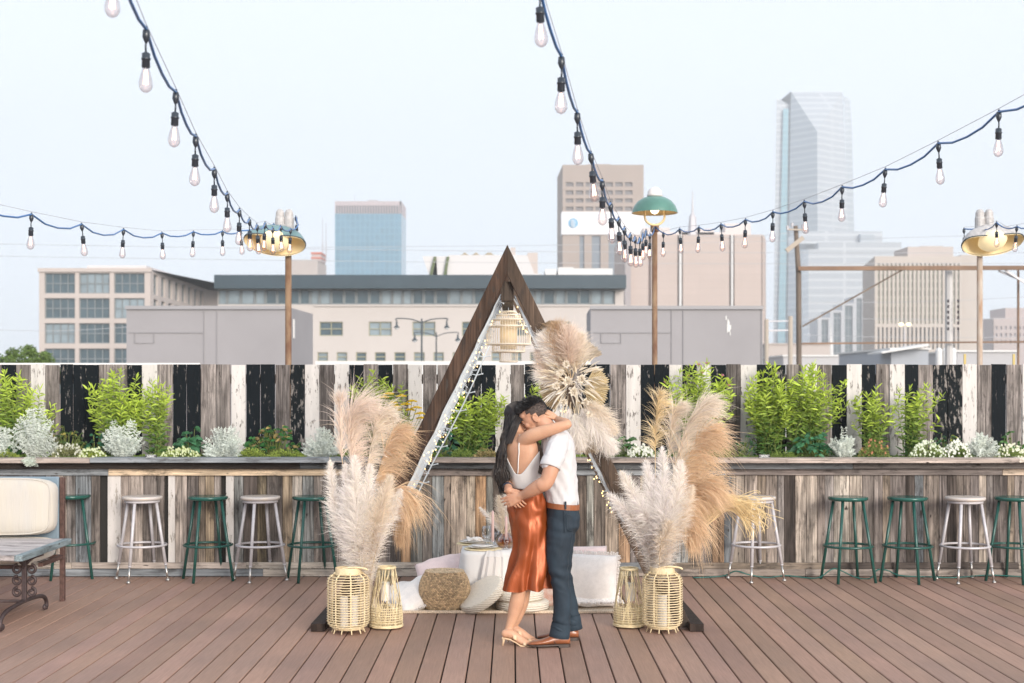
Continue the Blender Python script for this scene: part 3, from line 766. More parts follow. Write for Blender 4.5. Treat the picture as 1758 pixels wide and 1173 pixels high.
# --- small buildings near tower
Y = 420
b = thing('banded_building', 'small beige high-rise with an orange red roof band beside the left lamp', 'building', (X(520, Y), Y, GZ))
mb = MB(); mb.bb(X(498, Y), X(545, Y), Y, Y+20, GZ, Z(446, Y)); mb.build('walls', BEIGE, b)
mb = MB(); mb.bb(X(530, Y), X(551, Y+6), Y+6, Y+16, Z(446, Y), Z(431, Y)); mb.build('upper_storey', M('pinkish_wall', (.5, .4, .38), .8), b)
mb = MB(); mb.bb(X(530, Y)-.2, X(551, Y+6)+.2, Y+5.7, Y+16.2, Z(433, Y), Z(430, Y)); mb.bb(X(530, Y)-.2, X(551, Y+6)+.2, Y+5.7, Y+16.2, Z(441, Y), Z(439, Y)); mb.build('roof_band', M('orange_red_band', (.55, .14, .08), .6), b)
for p, t_, lb in ((546, 366, 'taller thin lattice radio mast beside the left lamp'), (552, 376, 'shorter thin radio mast just right of the taller one')):
    mb = MB(); xx = X(p, Y)
    mb.tube([(xx, Y+10, Z(446, Y)), (xx, Y+10, Z(t_, Y))], [.18, .08], 5)
    for q in range(8): mb.bar((xx-.4, Y+10, Z(440-q*4, Y)), (xx+.4, Y+10, Z(437-q*4, Y)), .06, .06)
    tag(mb.build('radio_mast', GREYM), lb, 'mast', 'roof masts left of the blue tower')

# --- beige tower with emblem
Y = 380
TAN = M('tan_stone', (.39, .32, .28), .85, var=.04, vs=.1); TAN2 = M('tan_stone_painted_shade', (.36, .32, .32), .85)  # second tan is a shaded copy, the shade put into its colour
b = thing('beige_tower', 'tall beige tower with small windows and a round blue emblem', 'skyscraper', (X(1035, Y), Y, GZ))
x0, x1 = X(966, Y), X(1105, Y); zt = Z(283, Y); hl = []
for i in range(7):
    a = 971.5+i*16.9
    for (t_, u_) in ((313, 320.5), (327, 334.5), (341, 348), (355, 362)): hl.append((X(a, Y), X(a+13, Y), Z(u_, Y), Z(t_, Y)))
st = []
for a, c in ((995, 1003), (1016, 1031), (1045, 1060), (1074, 1079), (1092, 1097)): st.append((X(a, Y), X(c, Y), GZ+1, Z(405, Y)))
mb = MB(); facade(mb, V((0, Y, 0)), XU, NY, x0, x1, GZ, zt, hl+st, .6)
mb.face([(x0, Y, GZ), (x0, Y, zt), (X(961.5, Y), Y+24, Z(292, Y)+1.5), (X(961.5, Y), Y+24, GZ)]); mb.face([(x1, Y, GZ), (x1, Y, zt), (x1-3, Y+24, zt), (x1-3, Y+24, GZ)])
mb.face([(x0, Y, zt), (x1, Y, zt), (x1-3, Y+24, zt), (X(961.5, Y), Y+24, zt)])
mb.bb(X(1010, Y), X(1050, Y), Y+4, Y+12, zt, zt+.8); mb.build('walls', TAN, b)
for h in hl: window(b, V((0, Y, 0)), XU, NY, h, .5, 0, 0, M('taupe_window', (.20, .185, .19), .4) if h is hl[0] else bpy.data.materials['taupe_window'], FRM)
mb = MB()
for h in st: mb.face([(h[0], Y+.55, h[2]), (h[1], Y+.55, h[2]), (h[1], Y+.55, h[3]), (h[0], Y+.55, h[3])])
mb.build('window_strips', M('slate_strip', (.20, .23, .27), .4), b)
mb = MB(); mb.bb(x0-.3, x1+.3, Y-.4, Y+6, Z(403, Y), Z(364, Y)); mb.build('sign_band', M('white_sign_band', (.78, .77, .79), .6), b)
e = MB(); cx, cz = X(984, Y), Z(383.5, Y); r = 8*Y/F
e.lathe([(.001, .0), (r, 0), (r, .15)], (cx, Y-.42, cz), 28, rot=Matrix.Rotation(rad(90), 3, 'X')); em = e.build('emblem', M('emblem_blue', (.10, .42, .66), .5), b)
e = MB()
for q in range(5):
    zz = cz+r*(.72-.33*q); hw = math.sqrt(max(0, r*r-(zz-cz)**2))*.9; P = []
    for i in range(9):
        f = i/8; P.append((cx-hw+2*hw*(.12+.8*f), Y-.62, zz-.22*math.sin(f*math.pi)))
    e.tube(P, [.03+.1*math.sin(math.pi*(.2+.8*i/8)) for i in range(9)], 5)
e.build('emblem_stripes', M('emblem_white', (.85, .86, .88), .5), em)

# --- broad windowless beige building
Y = 300
b = thing('windowless_building', 'broad windowless beige building with vertical pilaster grooves behind the green lamp', 'building', (X(1200, Y), Y, GZ))
mb = MB(); x0, x1 = X(1072, Y), X(1309, Y); zt = Z(403, Y); gr = []
for a, c in ((1113, 1118), (1163, 1165.5), (1170.5, 1172.5), (1252, 1254.5), (1259, 1261), (1307.5, 1308.8)): gr.append((X(a, Y), X(c, Y), GZ+1, zt-.15))
facade(mb, V((0, Y, 0)), XU, NY, x0, x1, GZ, zt, gr, .9)
mb.rings([[(x0, Y+1, GZ), (x1+.5, Y+1, GZ), (X(1315, Y+12), Y+12, GZ), (x0, Y+30, GZ)], [(x0, Y+1, zt), (x1+.5, Y+1, zt), (X(1315, Y+12), Y+12, zt), (x0, Y+30, zt)]])
mb.face([(x0, Y, zt), (x1, Y, zt), (x1+.5, Y+1, zt), (x0, Y+1, zt)]); mb.face([(x1, Y, GZ), (x1, Y, zt), (x1+.5, Y+1, zt), (x1+.5, Y+1, GZ)])
PK = gridmat('pink_beige_brick', (.50, .41, .37), (.45, .37, .335), 90, 1.5, .05, .85, .2, var=.02)
mb.build('walls', PK, b)
mb = MB(); mb.bb(X(1166, Y), X(1170, Y), Y-.2, Y+.2, GZ, zt); mb.bb(X(1255, Y), X(1258.5, Y), Y-.2, Y+.2, GZ, zt); mb.build('pilaster', WHTM, b)
mb = MB(); mb.bb(X(1072, Y), X(1082, Y), Y-1.5, Y-.2, GZ, zt-1); mb.build('corner_column', TAN2, b)
mb = MB(); Yp = Y+14
for a, c, t_ in ((1105, 1150, 391), (1170, 1186, 396), (1196, 1226, 393), (1245, 1289, 384), (1150, 1245, 399)): mb.bb(X(a, Yp), X(c, Yp), Yp, Yp+8, zt-.1, Z(t_, Yp))
mb.build('rooftop_units', M('pale_roof_units', (.62, .56, .54), .8), b)
mb = MB(); xx = X(1189, Yp); mb.tube([(xx, Yp, zt), (xx, Yp, Z(372, Yp)), (xx, Yp, Z(365, Yp)), (xx, Yp, Z(328, Yp))], [1.2, .75, .25, .08], 6)
tag(mb.build('radio_mast', GREYM), 'spire-like mast on the broad windowless beige building', 'mast')

# --- grey metal sheds
def shed(px0, px1, t_, Y, side, label):
    b = thing('metal_shed', label, 'shed', (X((px0+px1)/2, Y), Y, GZ), 'plain grey metal sheds behind the fence')
    x0, x1 = X(px0, Y), X(px1, Y); zt = Z(t_, Y); mb = MB()
    if side > 0: xb0, xb1, zb = x0, X(px1+38, Y+3.4)+.02, zt
    else: xb0, xb1, zb = x0-.0, x1, zt
    D = 3.4
    xa = x0 if side > 0 else X(px0-7, Y+D)
    mb.rings([[(x0, Y, GZ), (x1, Y, GZ), (xb1, Y+D, GZ), (xa, Y+D, GZ)], [(x0, Y, zt), (x1, Y, zt), (xb1, Y+D, zt), (xa, Y+D, zt)]])
    mb.build('walls', GREYB, b)
    mb = MB(); mb.bb(x0-.02, x1+.02, Y-.06, Y-.004, zt-.05, zt+.04); mb.build('roof_trim', M('grey_trim', (.30, .29, .30), .6), b)
    return b, x0, x1, zt
Y = 36
b, x0, x1, zt = shed(217, 498, 528, Y, 1, 'plain grey shed wall with an outlined hatch on the left, behind the left lamp post')
def lines(b, L, Y):
    mb = MB()
    for (a, t0, c, t1, w) in L: mb.bar(W(a, t0, Y-.012), W(c, t1, Y-.012), .016*w, .02, up=NY)
    mb.build('panel_seams', GREYD, b)
lines(b, [(221, 571, 348, 571, 2), (231, 572, 231, 589, 1), (231, 589, 264, 589, 1), (264, 572, 264, 589, 1), (350, 534, 350, 640, 1), (372, 534, 372, 640, 1.2)], Y)
mb = MB(); q = V((X(536, Y+3.4)-x1, 3.4, 0)).normalized(); p0 = V((x1, Y, 0))+q*.45+V((q.y, -q.x, 0))*.02
mb.bar(p0+V((0, 0, Z(580, Y))), p0+V((0, 0, Z(547, Y))), .12, .03, up=(q.y, -q.x, 0)); mb.build('white_strip', WHTM, b)
b, x0, x1, zt = shed(1014, 1309, 528, Y, -1, 'plain grey shed wall with a chipped white patch on the right, behind the green lamp')
lines(b, [(1020, 571, 1151, 571, 2), (1032, 572, 1032, 589, 1), (1032, 589, 1066, 589, 1), (1066, 572, 1066, 589, 1), (1153, 532, 1153, 640, 1.2), (1173, 530, 1173, 640, 1.2), (1308, 530, 1308, 640, 2)], Y)
mb = MB()
for i in range(26):
    c = W(1251+rnd.gauss(0, 1.6), 560+rnd.gauss(0, 6), Y-.012); w = rnd.uniform(.008, .026); h = rnd.uniform(.03, .08); s = rnd.uniform(-.02, .02)
    mb.face([c+V((-w, -rnd.random()*.004, -h)), c+V((w, 0, -h*.6)), c+V((w*.7+s, 0, h)), c+V((-w+s, 0, h*.5))])
mb.build('chipped_paint_patch', WHTM, b)
# white parapet between them
mb = MB(); mb.bb(X(541, 30), X(1014, 30), 30, 30.4, -.5, Z(620, 30)); tag(mb.build('low_parapet', WHTM), 'low white parapet seen just above the fence between the two grey sheds', 'parapet')

# --- faceted glass skyscraper
Y = 1200
b = thing('faceted_skyscraper', 'very tall faceted pale glass skyscraper fading into the haze', 'skyscraper', (X(1405, Y), Y, GZ))
DG = gridmat('pale_curtain_wall', (.33, .38, .43), (.46, .50, .54), 60, 5.2, .9, .12, .9, var=.08)
DG2 = gridmat('teal_curtain_wall', (.16, .36, .44), (.25, .45, .52), 60, 5.2, .5, .12, .9, var=.05)
DG3 = gridmat('lit_tone_curtain_wall', (.38, .41, .45), (.52, .54, .57), 60, 5.2, .9, .15, .9, var=.04)  # lighter copy of the glass, sun on the facets put into the colour
def P3(px, py, d=0): return W(px, py, Y+d)
TL, TR, Mm = P3(1358, 157), P3(1446, 157), P3(1403, 226, -22)
BL, BM, BR = P3(1350, 690), P3(1405, 690, -26), P3(1470, 690)
def one(name, fs, mt): 
    mb = MB()
    for f in fs: mb.face(f)
    return mb.build(name, mt, b)
one('top_facet', [[TL, Mm, TR]], DG3); one('left_facet', [[TL, P3(1350, 690), BM, Mm]], DG)
one('right_facet', [[TR, Mm, BM, BR], [TR, BR, P3(1470, 690, 60), P3(1452, 172, 60)]], DG3)
one('side_fin', [[P3(1450, 168, 4), P3(1453, 166, 4), P3(1460, 172, 4), P3(1463, 230, 4), P3(1469, 500, 4), P3(1476, 690, 4), P3(1460, 690, 4)], [P3(1453, 166, 4), P3(1460, 172, 4), P3(1460, 172, 40), P3(1453, 166, 40)]], DG)
one('left_fin', [[P3(1333, 168, 5), P3(1357, 181, 5), P3(1350, 690, 5), P3(1326, 690, 5)], [P3(1333, 168, 5), P3(1333, 168, 50), P3(1357, 181, 50), P3(1357, 181, 5)], [P3(1333, 168, 5), P3(1326, 690, 5), P3(1326, 690, 50), P3(1333, 168, 50)]], DG3)
one('teal_strip', [[P3(1345, 187, 2), P3(1354, 187, 2), P3(1347, 690, 2), P3(1333, 690, 2)]], DG2)
one('back_walls', [[TL, TR, P3(1452, 172, 60), P3(1340, 172, 60)], [P3(1340, 172, 60), P3(1340, 690, 60), P3(1470, 690, 60), P3(1452, 172, 60)]], DG)
# --- glass podium blocks
Y = 950
b = thing('glass_podium', 'stepped pale glass block at the foot of the faceted skyscraper', 'building', (X(1450, Y), Y, GZ))
mb = MB()
mb.bb(X(1405, Y), X(1548, Y), Y, Y+40, GZ, Z(416, Y)); mb.bb(X(1378, Y), X(1522, Y), Y+10, Y+50, Z(416, Y), Z(397, Y+10)); mb.bb(X(1388, Y), X(1405, Y), Y, Y+20, GZ, Z(428, Y))
mb.build('curtain_wall', DG3, b)
mb = MB(); mb.bb(X(1481, Y), X(1505, Y), Y+5, Y+9.9, Z(416, Y), Z(400, Y)); mb.build('dark_bay', DG, b)
Y = 700
b = thing('slot_window_building', 'pale building with tall dark slot windows left of the gridded one', 'building', (X(1440, Y), Y, GZ)); hl = []
for a, c, t_ in ((1410.5, 1422, 549), (1431, 1444, 537), (1450.5, 1464, 525), (1470.5, 1480, 512)): hl.append((X(a, Y), X(c, Y), GZ+4, Z(t_, Y)))
mb = MB(); facade(mb, V((0, Y, 0)), XU, NY, X(1404, Y), X(1466, Y), GZ, Z(541, Y), hl[:2], 1.2); mb.face([W(1404, 541, Y), W(1446, 541, Y), W(1446, 520, Y)])
mb = MB(); facade(mb, V((0, Y, 0)), XU, NY, X(1404, Y), X(1425, Y), GZ, Z(545, Y), hl[:1], 1.2); facade(mb, V((0, Y, 0)), XU, NY, X(1425, Y), X(1446, Y), GZ, Z(533, Y), hl[1:2], 1.2)
facade(mb, V((0, Y, 0)), XU, NY, X(1446, Y), X(1466, Y), GZ, Z(521, Y), hl[2:3], 1.2); facade(mb, V((0, Y, 0)), XU, NY, X(1466, Y), X(1484, Y), GZ, Z(509, Y), hl[3:], 1.2)
for a, c, t_ in ((1404, 1425, 545), (1425, 1446, 533), (1446, 1466, 521), (1466, 1484, 509)): mb.bb(X(a, Y), X(c, Y), Y+1.3, Y+20, GZ, Z(t_, Y))
mb.build('walls', M('white_concrete', (.50, .50, .52), .7), b)
for h in hl: window(b, V((0, Y, 0)), XU, NY, h, 1.0, 2, 8, GLASS, FRM, .5)
# --- gridded beige building
Y = 330
b = thing('gridded_building', 'beige office block with a dense grid of vertical window strips behind the power frame', 'building', (X(1580, Y), Y, GZ))
x0, x1 = X(1502, Y), X(1652, Y); zt = Z(440, Y); hl = []
for i in range(20):
    a = 1507+i*7.2; hl.append((X(a, Y), X(a+3.6, Y), Z(556, Y), Z(452, Y)))
for i in range(20):
    a = 1507+i*7.2; hl.append((X(a, Y), X(a+3.0, Y), Z(600, Y), Z(562, Y)))
mb = MB(); facade(mb, V((0, Y, 0)), XU, NY, x0, x1, GZ, zt, hl, .7)
mb.rings([[(x0, Y, GZ), (X(1481, Y+30), Y+30, GZ), (X(1481, Y+30)+2, Y+31, GZ), (x0+.2, Y+1, GZ)], [(x0, Y, zt), (X(1481, Y+30), Y+30, zt), (X(1481, Y+30)+2, Y+31, zt), (x0+.2, Y+1, zt)]])
mb.face([(x0, Y, zt), (x1, Y, zt), (x1, Y+30, zt), (X(1481, Y+30), Y+30, zt)])
mb.bb(x1, X(1690, Y), Y+1, Y+30, GZ, zt+.4)
mb.build('walls', M('beige_fins', (.50, .44, .395), .8), b)
mb = MB(); mb.bb(X(1575, Y), X(1655, Y), Y+8, Y+20, zt, Z(418, Y)); mb.bb(X(1600, Y), X(1640, Y), Y+9, Y+20, Z(418, Y), Z(416, Y)); mb.build('rooftop_block', BEIGE, b)
YG2 = gridmat('olive_window_strip', (.40, .41, .32), (.56, .55, .46), 30, 1.9, .35, .4, .5, var=.1)
for i, h in enumerate(hl): window(b, V((0, Y, 0)), XU, NY, h, .5, 0, 0, YG2 if i < 20 else GLASS, FRM)
# --- far right building, low roofs
Y = 520
b = thing('stepped_building', 'distant pinkish stepped building at the right edge', 'building', (X(1735, Y), Y, GZ))
mb = MB(); hl = [(X(1709+i*8, Y), X(1712.5+i*8, Y), Z(566+j*12, Y), Z(560+j*12, Y)) for i in range(10) for j in range(3)]
facade(mb, V((0, Y, 0)), XU, NY, X(1706, Y), X(1800, Y), GZ, Z(546, Y), hl, .6); mb.bb(X(1731, Y), X(1800, Y), Y+3, Y+20, Z(546, Y), Z(528, Y)); mb.bb(X(1706, Y), X(1800, Y), Y+.9, Y+20, GZ, Z(546, Y))
mb.build('walls', M('pinkish_stone', (.48, .40, .38), .8), b)
PW = M('pink_building_glass', (.30, .28, .30), .4)
for h in hl[:18]: window(b, V((0, Y, 0)), XU, NY, h, .5, 0, 0, PW, FRM)
def lowb(nm, lb, px0, px1, t_, Y, mt, mt2=None):
    b = thing(nm, lb, 'building', (X((px0+px1)/2, Y), Y, GZ)); mb = MB(); mb.bb(X(px0, Y), X(px1, Y), Y, Y+12, GZ, Z(t_, Y)); mb.build('walls', mt, b)
    mb = MB(); mb.bb(X(px0, Y)-.1, X(px1, Y)+.1, Y-.15, Y+12.1, Z(t_, Y)-.02, Z(t_-2.5, Y)); mb.build('roof_edge', mt2 or WHTM, b); return b
lowb('low_warehouse', 'low pale grey warehouse roof above the fence on the right', 1345, 1498, 612, 130, M('pale_wall', (.45, .44, .45), .8))
lowb('flat_roof_shop', 'flat roofed tan building behind the timber power frame post', 1318, 1425, 592, 190, BEIGE, M('tan_roof_edge', (.42, .36, .33), .8))
b = lowb('small_grey_hut', 'small blue-grey hut with a sloping white roof under the gridded building', 1530, 1594, 600, 75, M('blue_grey_wall', (.34, .36, .40), .7))
mb = MB(); Y = 74; mb.rings([[W(1514, 607, Y), W(1596, 594, Y), W(1596, 594, Y)+V((0, 3, 0)), W(1514, 607, Y)+V((0, 3, 0))], [W(1514, 604, Y), W(1594, 590, Y), W(1594, 590, Y)+V((0, 3, 0)), W(1514, 604, Y)+V((0, 3, 0))]]); mb.build('sloping_roof', WHTM, b)
lowb('grey_block', 'plain grey low block at the foot of the right lamp post', 1643, 1745, 604, 90, M('mid_grey_wall', (.42, .41, .42), .8))
b = thing('silo_tanks', 'cluster of white vertical tanks above the fence near the right lamp post', 'tank', (X(1630, 80), 80, GZ)); 
for p in (1612, 1624, 1636): 
    mb = MB(); mb.lathe([(.19, GZ), (.19, Z(602, 80)), (.12, Z(598, 80)), (.001, Z(597, 80))], (X(p, 80), 80, 0), 14); mb.build('tank', WHTM, b, smooth=False)
mb = MB(); mb.lathe([(.9, GZ), (.55, Z(600, 300)), (.2, Z(575, 300)), (.02, Z(552, 300))], (X(1426, 300), 300, 0), 8); tag(mb.build('white_spire', WHTM), 'small white pointed spire beside the tall dark slot windows', 'spire')

# --- power frame, poles
OLDW = M('old_timber', (.16, .125, .10), .9, var=.35, vs=1.5, sc3=(1, 1, .3)); RB = M('rusty_beam', (.21, .13, .085), .8, var=.3, vs=1)
Y = 45
b = thing('power_frame', 'rusty timber and steel power frame with a slanted crossarm and diagonal brace on the right', 'power frame', (X(1560, Y), Y, GZ))
mb = MB(); mb.tube([(X(1374, Y), Y, GZ), (X(1371, Y), Y, Z(470, Y)), (X(1366, Y), Y, Z(388, Y))], [.095, .085, .07], 10); mb.build('post', OLDW, b, smooth=True)
mb = MB(); mb.bar((X(1368, Y), Y-.2, Z(462, Y)), (X(2050, Y), Y-.2, Z(460, Y)), .12, .13); mb.build('cross_beam', RB, b)
mb = MB(); mb.bar(W(1350, 431, Y-.2), W(1379, 408, Y-.2), .09, .14); mb.bar(W(1352, 394, Y-.2), W(1384, 395, Y-.2), .04, .05); mb.build('crossarm', M('bleached_timber', (.42, .36, .30), .9), b)
for a, t_ in ((1352, 388), (1360, 383), (1378, 386), (1383, 392)): mb = MB(); mb.tube([W(a, t_+7, Y-.2), W(a, t_, Y-.2)], [.035, .05], 6); mb.build('insulator', GREYM, b)
mb = MB(); mb.bar((X(1376, Y), Y-.15, Z(561, Y)), (X(1547, Y), Y-.15, Z(464, Y)), .04, .05); mb.build('diagonal_brace', OLDW, b)
mb = MB(); mb.bar((X(1377, Y), Y, Z(590, Y)), (X(2050, Y), Y, Z(585, Y)), .05, .055); mb.build('lower_rail', RB, b)
mb = MB(); mb.bar((X(1714, Y), Y, Z(465, Y)), (X(1800, Y), Y, Z(500, Y)), .05, .06); mb.bar((X(1724, Y), Y-.1, Z(465, Y)), (X(1800, Y), Y-.1, Z(512, Y)), .05, .06); mb.build('brace', GREYM, b)
mb = MB(); mb.tube([(X(1754, Y), Y+.3, GZ), (X(1754, Y), Y+.3, Z(462, Y))], .04, 8); mb.build('thin_post', RB, b)
mb = MB(); mb.tube([(X(1634, Y), Y+.3, GZ), (X(1634, Y), Y+.3, Z(462, Y))], .12, 8); mb.build('pipe_post', M('pale_pipe', (.5, .48, .47), .6), b)
for px in (1628, 1634, 1645):
    for j in range(6):
        if px == 1634: continue
        mb = MB(); c = (X(px, Y), Y, Z(517+j*9.5, Y)); mb.lathe([(.02, -.05), (.04, -.03), (.02, -.015), (.045, 0), (.02, .015), (.04, .03), (.02, .05)], c, 8); mb.build('insulator', M('dark_insulator', (.05, .04, .05), .4) if 'dark_insulator' not in bpy.data.materials else bpy.data.materials['dark_insulator'], b)
Y = 95
b = thing('goal_frame', 'thin H-shaped post and rail frame between the grey shed and the power frame', 'pipe frame', (X(1340, Y), Y, GZ)); mb = MB()
mb.tube([(X(1316, Y), Y, GZ), (X(1316, Y), Y, Z(548, Y))], .14, 8); mb.tube([(X(1357, Y), Y, GZ), (X(1357, Y), Y, Z(543, Y))], .16, 8); mb.build('posts', M('weathered_post', (.42, .36, .30), .8), b)
mb = MB(); mb.bar(W(1314, 552, Y), W(1358, 551, Y), .08, .08); mb.bar(W(1314, 568, Y), W(1358, 567, Y), .08, .1); mb.build('rails', GREYM, b)
for a, t_ in ((1657, 608), (1741, 608)):
    mb = MB(); mb.bb(X(a, 16)-.012, X(a, 16)+.012, 16, 16.02, .5, Z(t_, 16)); tag(mb.build('marker_stake', M('yellow_stake', (.55, .42, .16), .7)), 'short yellow stake behind the fence %s the right lamp post' % ('left of' if a < 1700 else 'right of'), 'stake')
# overhead wires
WR = M('grey_wire', (.42, .42, .44), .7)
for i, (y0, y1, Y, xa, xb) in enumerate([(418, 434, 70, -60, 1900), (439, 452, 72, -60, 1900), (564, 560, 75, -60, 240), (425, 397, 80, 500, 1900), (404, 398, 72, 1180, 1366), (520, 500, 60, 1380, 1900), (545, 540, 61, 1380, 1900), (575, 573, 62, 1380, 1900)]):
    P = []
    for k in range(25):
        f = k/24; px = xa+(xb-xa)*f; P.append(W(px, y0+(y1-y0)*f+6*math.sin(f*math.pi), Y))
    mb = MB(); mb.tube(P, .013 if i < 5 else .010, 5)
    tag(mb.build('overhead_wire', WR), ['upper long wire crossing the sky behind the string lights', 'lower long wire crossing behind the triangle apex', 'short wire ending at the left office building', 'wire sloping up to the right past the beige tower', 'short wire reaching the crossarm of the power frame', 'top wire of three behind the power frame', 'middle wire of three behind the power frame', 'lowest wire of three behind the power frame'][i], 'wire')
# street lamps
BLK = M('lamp_black', (.045, .06, .07), .5)
for px, t_, arm, dy, Y, lb in ((724, 549, 43, 12, 78, 'twin-arm street lamp in front of the long cream building, larger one'), (749, 573, 37, 10, 95, 'smaller twin-arm street lamp just right of the larger one')):
    b = thing('street_lamp', lb, 'street lamp', (X(px, Y), Y, GZ), 'twin-arm street lamps'); mb = MB()
    mb.tube([(X(px, Y), Y, GZ), (X(px, Y), Y, Z(t_-2, Y))], [.09, .045], 8); mb.build('post', BLK, b)
    for s in (-1, 1):
        mb = MB(); P = [W(px, t_+5, Y), W(px+s*arm*.45, t_-1, Y), W(px+s*arm, t_-2, Y), W(px+s*arm, t_+2, Y)]
        mb.tube(catmull([tuple(q) for q in P], 5), .03, 6); am = mb.build('arm', BLK, b)
        mb = MB(); c = W(px+s*arm, t_+dy, Y); k = Y/F; mb.lathe([(1*k, dy*.9*k), (1.6*k, dy*.5*k), (2*k, 2*k), (5*k, -1*k), (5*k, -2*k)], c, 12); mb.build('lamp_head', BLK, am)
        mb = MB(); mb.ell((c.x, c.y, c.z-2.5*k), 3.5*k, 3.5*k, 2.6*k); mb.build('globe', M('opal_globe', (.7, .72, .74), .3) if 'opal_globe' not in bpy.data.materials else bpy.data.materials['opal_globe'], am)
Y = 210
b = thing('street_lamp', 'far twin street lamp with two lit yellow heads in front of the gridded building', 'street lamp', (X(1553, Y), Y, GZ))
mb = MB(); mb.tube([(X(1553, Y), Y, GZ), (X(1553, Y), Y, Z(558, Y))], .10, 6); mb.bar(W(1547, 558, Y), W(1560, 558, Y), .1, .1); mb.build('post', GREYM, b)
for p in (1547, 1560): mb = MB(); mb.ell(W(p, 557, Y-.2), .32, .32, .22); mb.build('lamp_head', emit('lit_lamp_head', (1, .8, .35), 3), b)

# --- tree at left
Y = 62
t = thing('street_tree', 'green leafy tree top at the left edge above the fence', 'tree', (X(48, Y), Y, GZ)); tk = MB(); fo = MB(); cx = X(42, Y)
tk.tube([(cx, Y, GZ), (cx+.1, Y, -3), (cx, Y, 0)], [.2, .16, .08], 8)
TL_ = leafm('tree_leaf', (1, 1, 1), None)
for cxp, czp, r in [(10, 625, 17), (45, 618, 22), (75, 622, 17), (30, 635, 24), (60, 640, 24), (95, 640, 14), (-15, 625, 20), (50, 604, 11), (20, 608, 10), (78, 612, 8), (10, 660, 26), (70, 665, 24)]:
    c = W(cxp, czp, Y); R_ = r*Y/F
    tk.tube([(cx, Y, -1.2), (c+V((cx, Y, 0)))*.5 if False else ((c.x+cx)/2, Y, (c.z-1)/2), c], [.06, .04, .015], 5)
    for i in range(int(26*r)):
        d = V((rnd.gauss(0, 1), rnd.gauss(0, 1), rnd.gauss(0, 1))).normalized(); p = c+d*R_*rnd.uniform(.55, 1.12)*(1+.25*noise.noise(d*2.5+V((cxp, 0, 0))))
        v = rnd.uniform(.6, 1.4); leaf(fo, p, V((rnd.uniform(-1, 1), rnd.uniform(-1, 1), rnd.uniform(-.6, .6))), .13, .07, (.13*v, .20*v, .045*v), curl=.2, seg=2)
tk.build('trunk', OLDW, t); fo.build('crown', TL_, t)
HAZE = .00055
# ============================================================ lamp posts and string lights
RUST = M('rusty_pole', (.14, .062, .035), .8, c2=(.30, .20, .12), vs=5, sc3=(3, 3, 1), bmp=.3)
PALEP = M('pale_rusty_pole', (.50, .44, .38), .8, c2=(.33, .19, .11), vs=4, sc3=(3, 3, 1), bmp=.3)
ENG = M('green_lamp_enamel', (.085, .20, .165), .3, var=.15, vs=6)
ENT = M('teal_lamp_enamel', (.15, .25, .26), .35, var=.15, vs=6)
INW = M('cream_lamp_inside', (.80, .62, .34), .35)
INY = M('yellow_lamp_inside', (.84, .70, .43), .4)
CAPM = M('galvanised_cap', (.44, .42, .41), .5, var=.2, vs=30)
LY = 15.0
# centre lamp: round green dome on a bail above the pole
px = 1124; x = X(px, LY)
b = thing('lamp_post', 'rusty lamp post with a round green dome shade rising behind the fence', 'lamp post', (x, LY, -.5))
k = LY/F
mb = MB(); mb.tube([(x, LY, -.5), (x, LY, Z(396, LY))], .029, 12); mb.tube([(x, LY, Z(398, LY)), (x, LY, Z(388, LY))], .045, 12); mb.build('pole', RUST, b, smooth=True)
def hand_dome(b, c, R_, Hh, out, inn, rot=None, sx=1.0):
    mb = MB(); pr = [(.001, Hh), (R_*.28, Hh*.985), (R_*.52, Hh*.88), (R_*.74, Hh*.68), (R_*.90, Hh*.40), (R_*.985, Hh*.12), (R_, 0), (R_*1.015, -.012)]
    mb.lathe(pr, c, 40, rot=rot, sx=sx); o = mb.build('shade', out, b, smooth=True)
    mb = MB(); mb.lathe([(r*.975, z-.008) for r, z in pr[:-1]]+[(R_*1.012, -.013)], c, 40, rot=rot, sx=sx); mb.build('shade_lining', inn, o, smooth=True)
hand_dome(b, V((x, LY, Z(364, LY))), 39*k, 27*k, ENG, INW)
mb = MB(); mb.lathe([(.075, 0), (.085, .01), (.075, .03), (.075, .05), (.055, .08), (.02, .10), (.001, .102)], (x, LY, Z(337.5, LY)), 20); mb.build('cap', M('white_cap', (.70, .66, .64), .4), b, smooth=True)
mb = MB(); zc = Z(372, LY); P = [(x+.105*math.cos(a), LY, zc+.09*math.sin(a)) for a in [math.pi+math.pi*i/16 for i in range(17)]]
P = [(x-.105, LY, Z(360, LY))]+P+[(x+.105, LY, Z(360, LY))]; mb.tube(P, .012, 8); mb.build('bail', INW, b, smooth=True)
mb = MB(); mb.ell((x, LY, Z(358, LY)), .05, .05, .06); mb.build('sky_glare_ball', emit('sky_glare_glow', (1, .84, .6), 2.2), b, smooth=True)  # added glowing ball, stands in for bright sky seen through the lamp
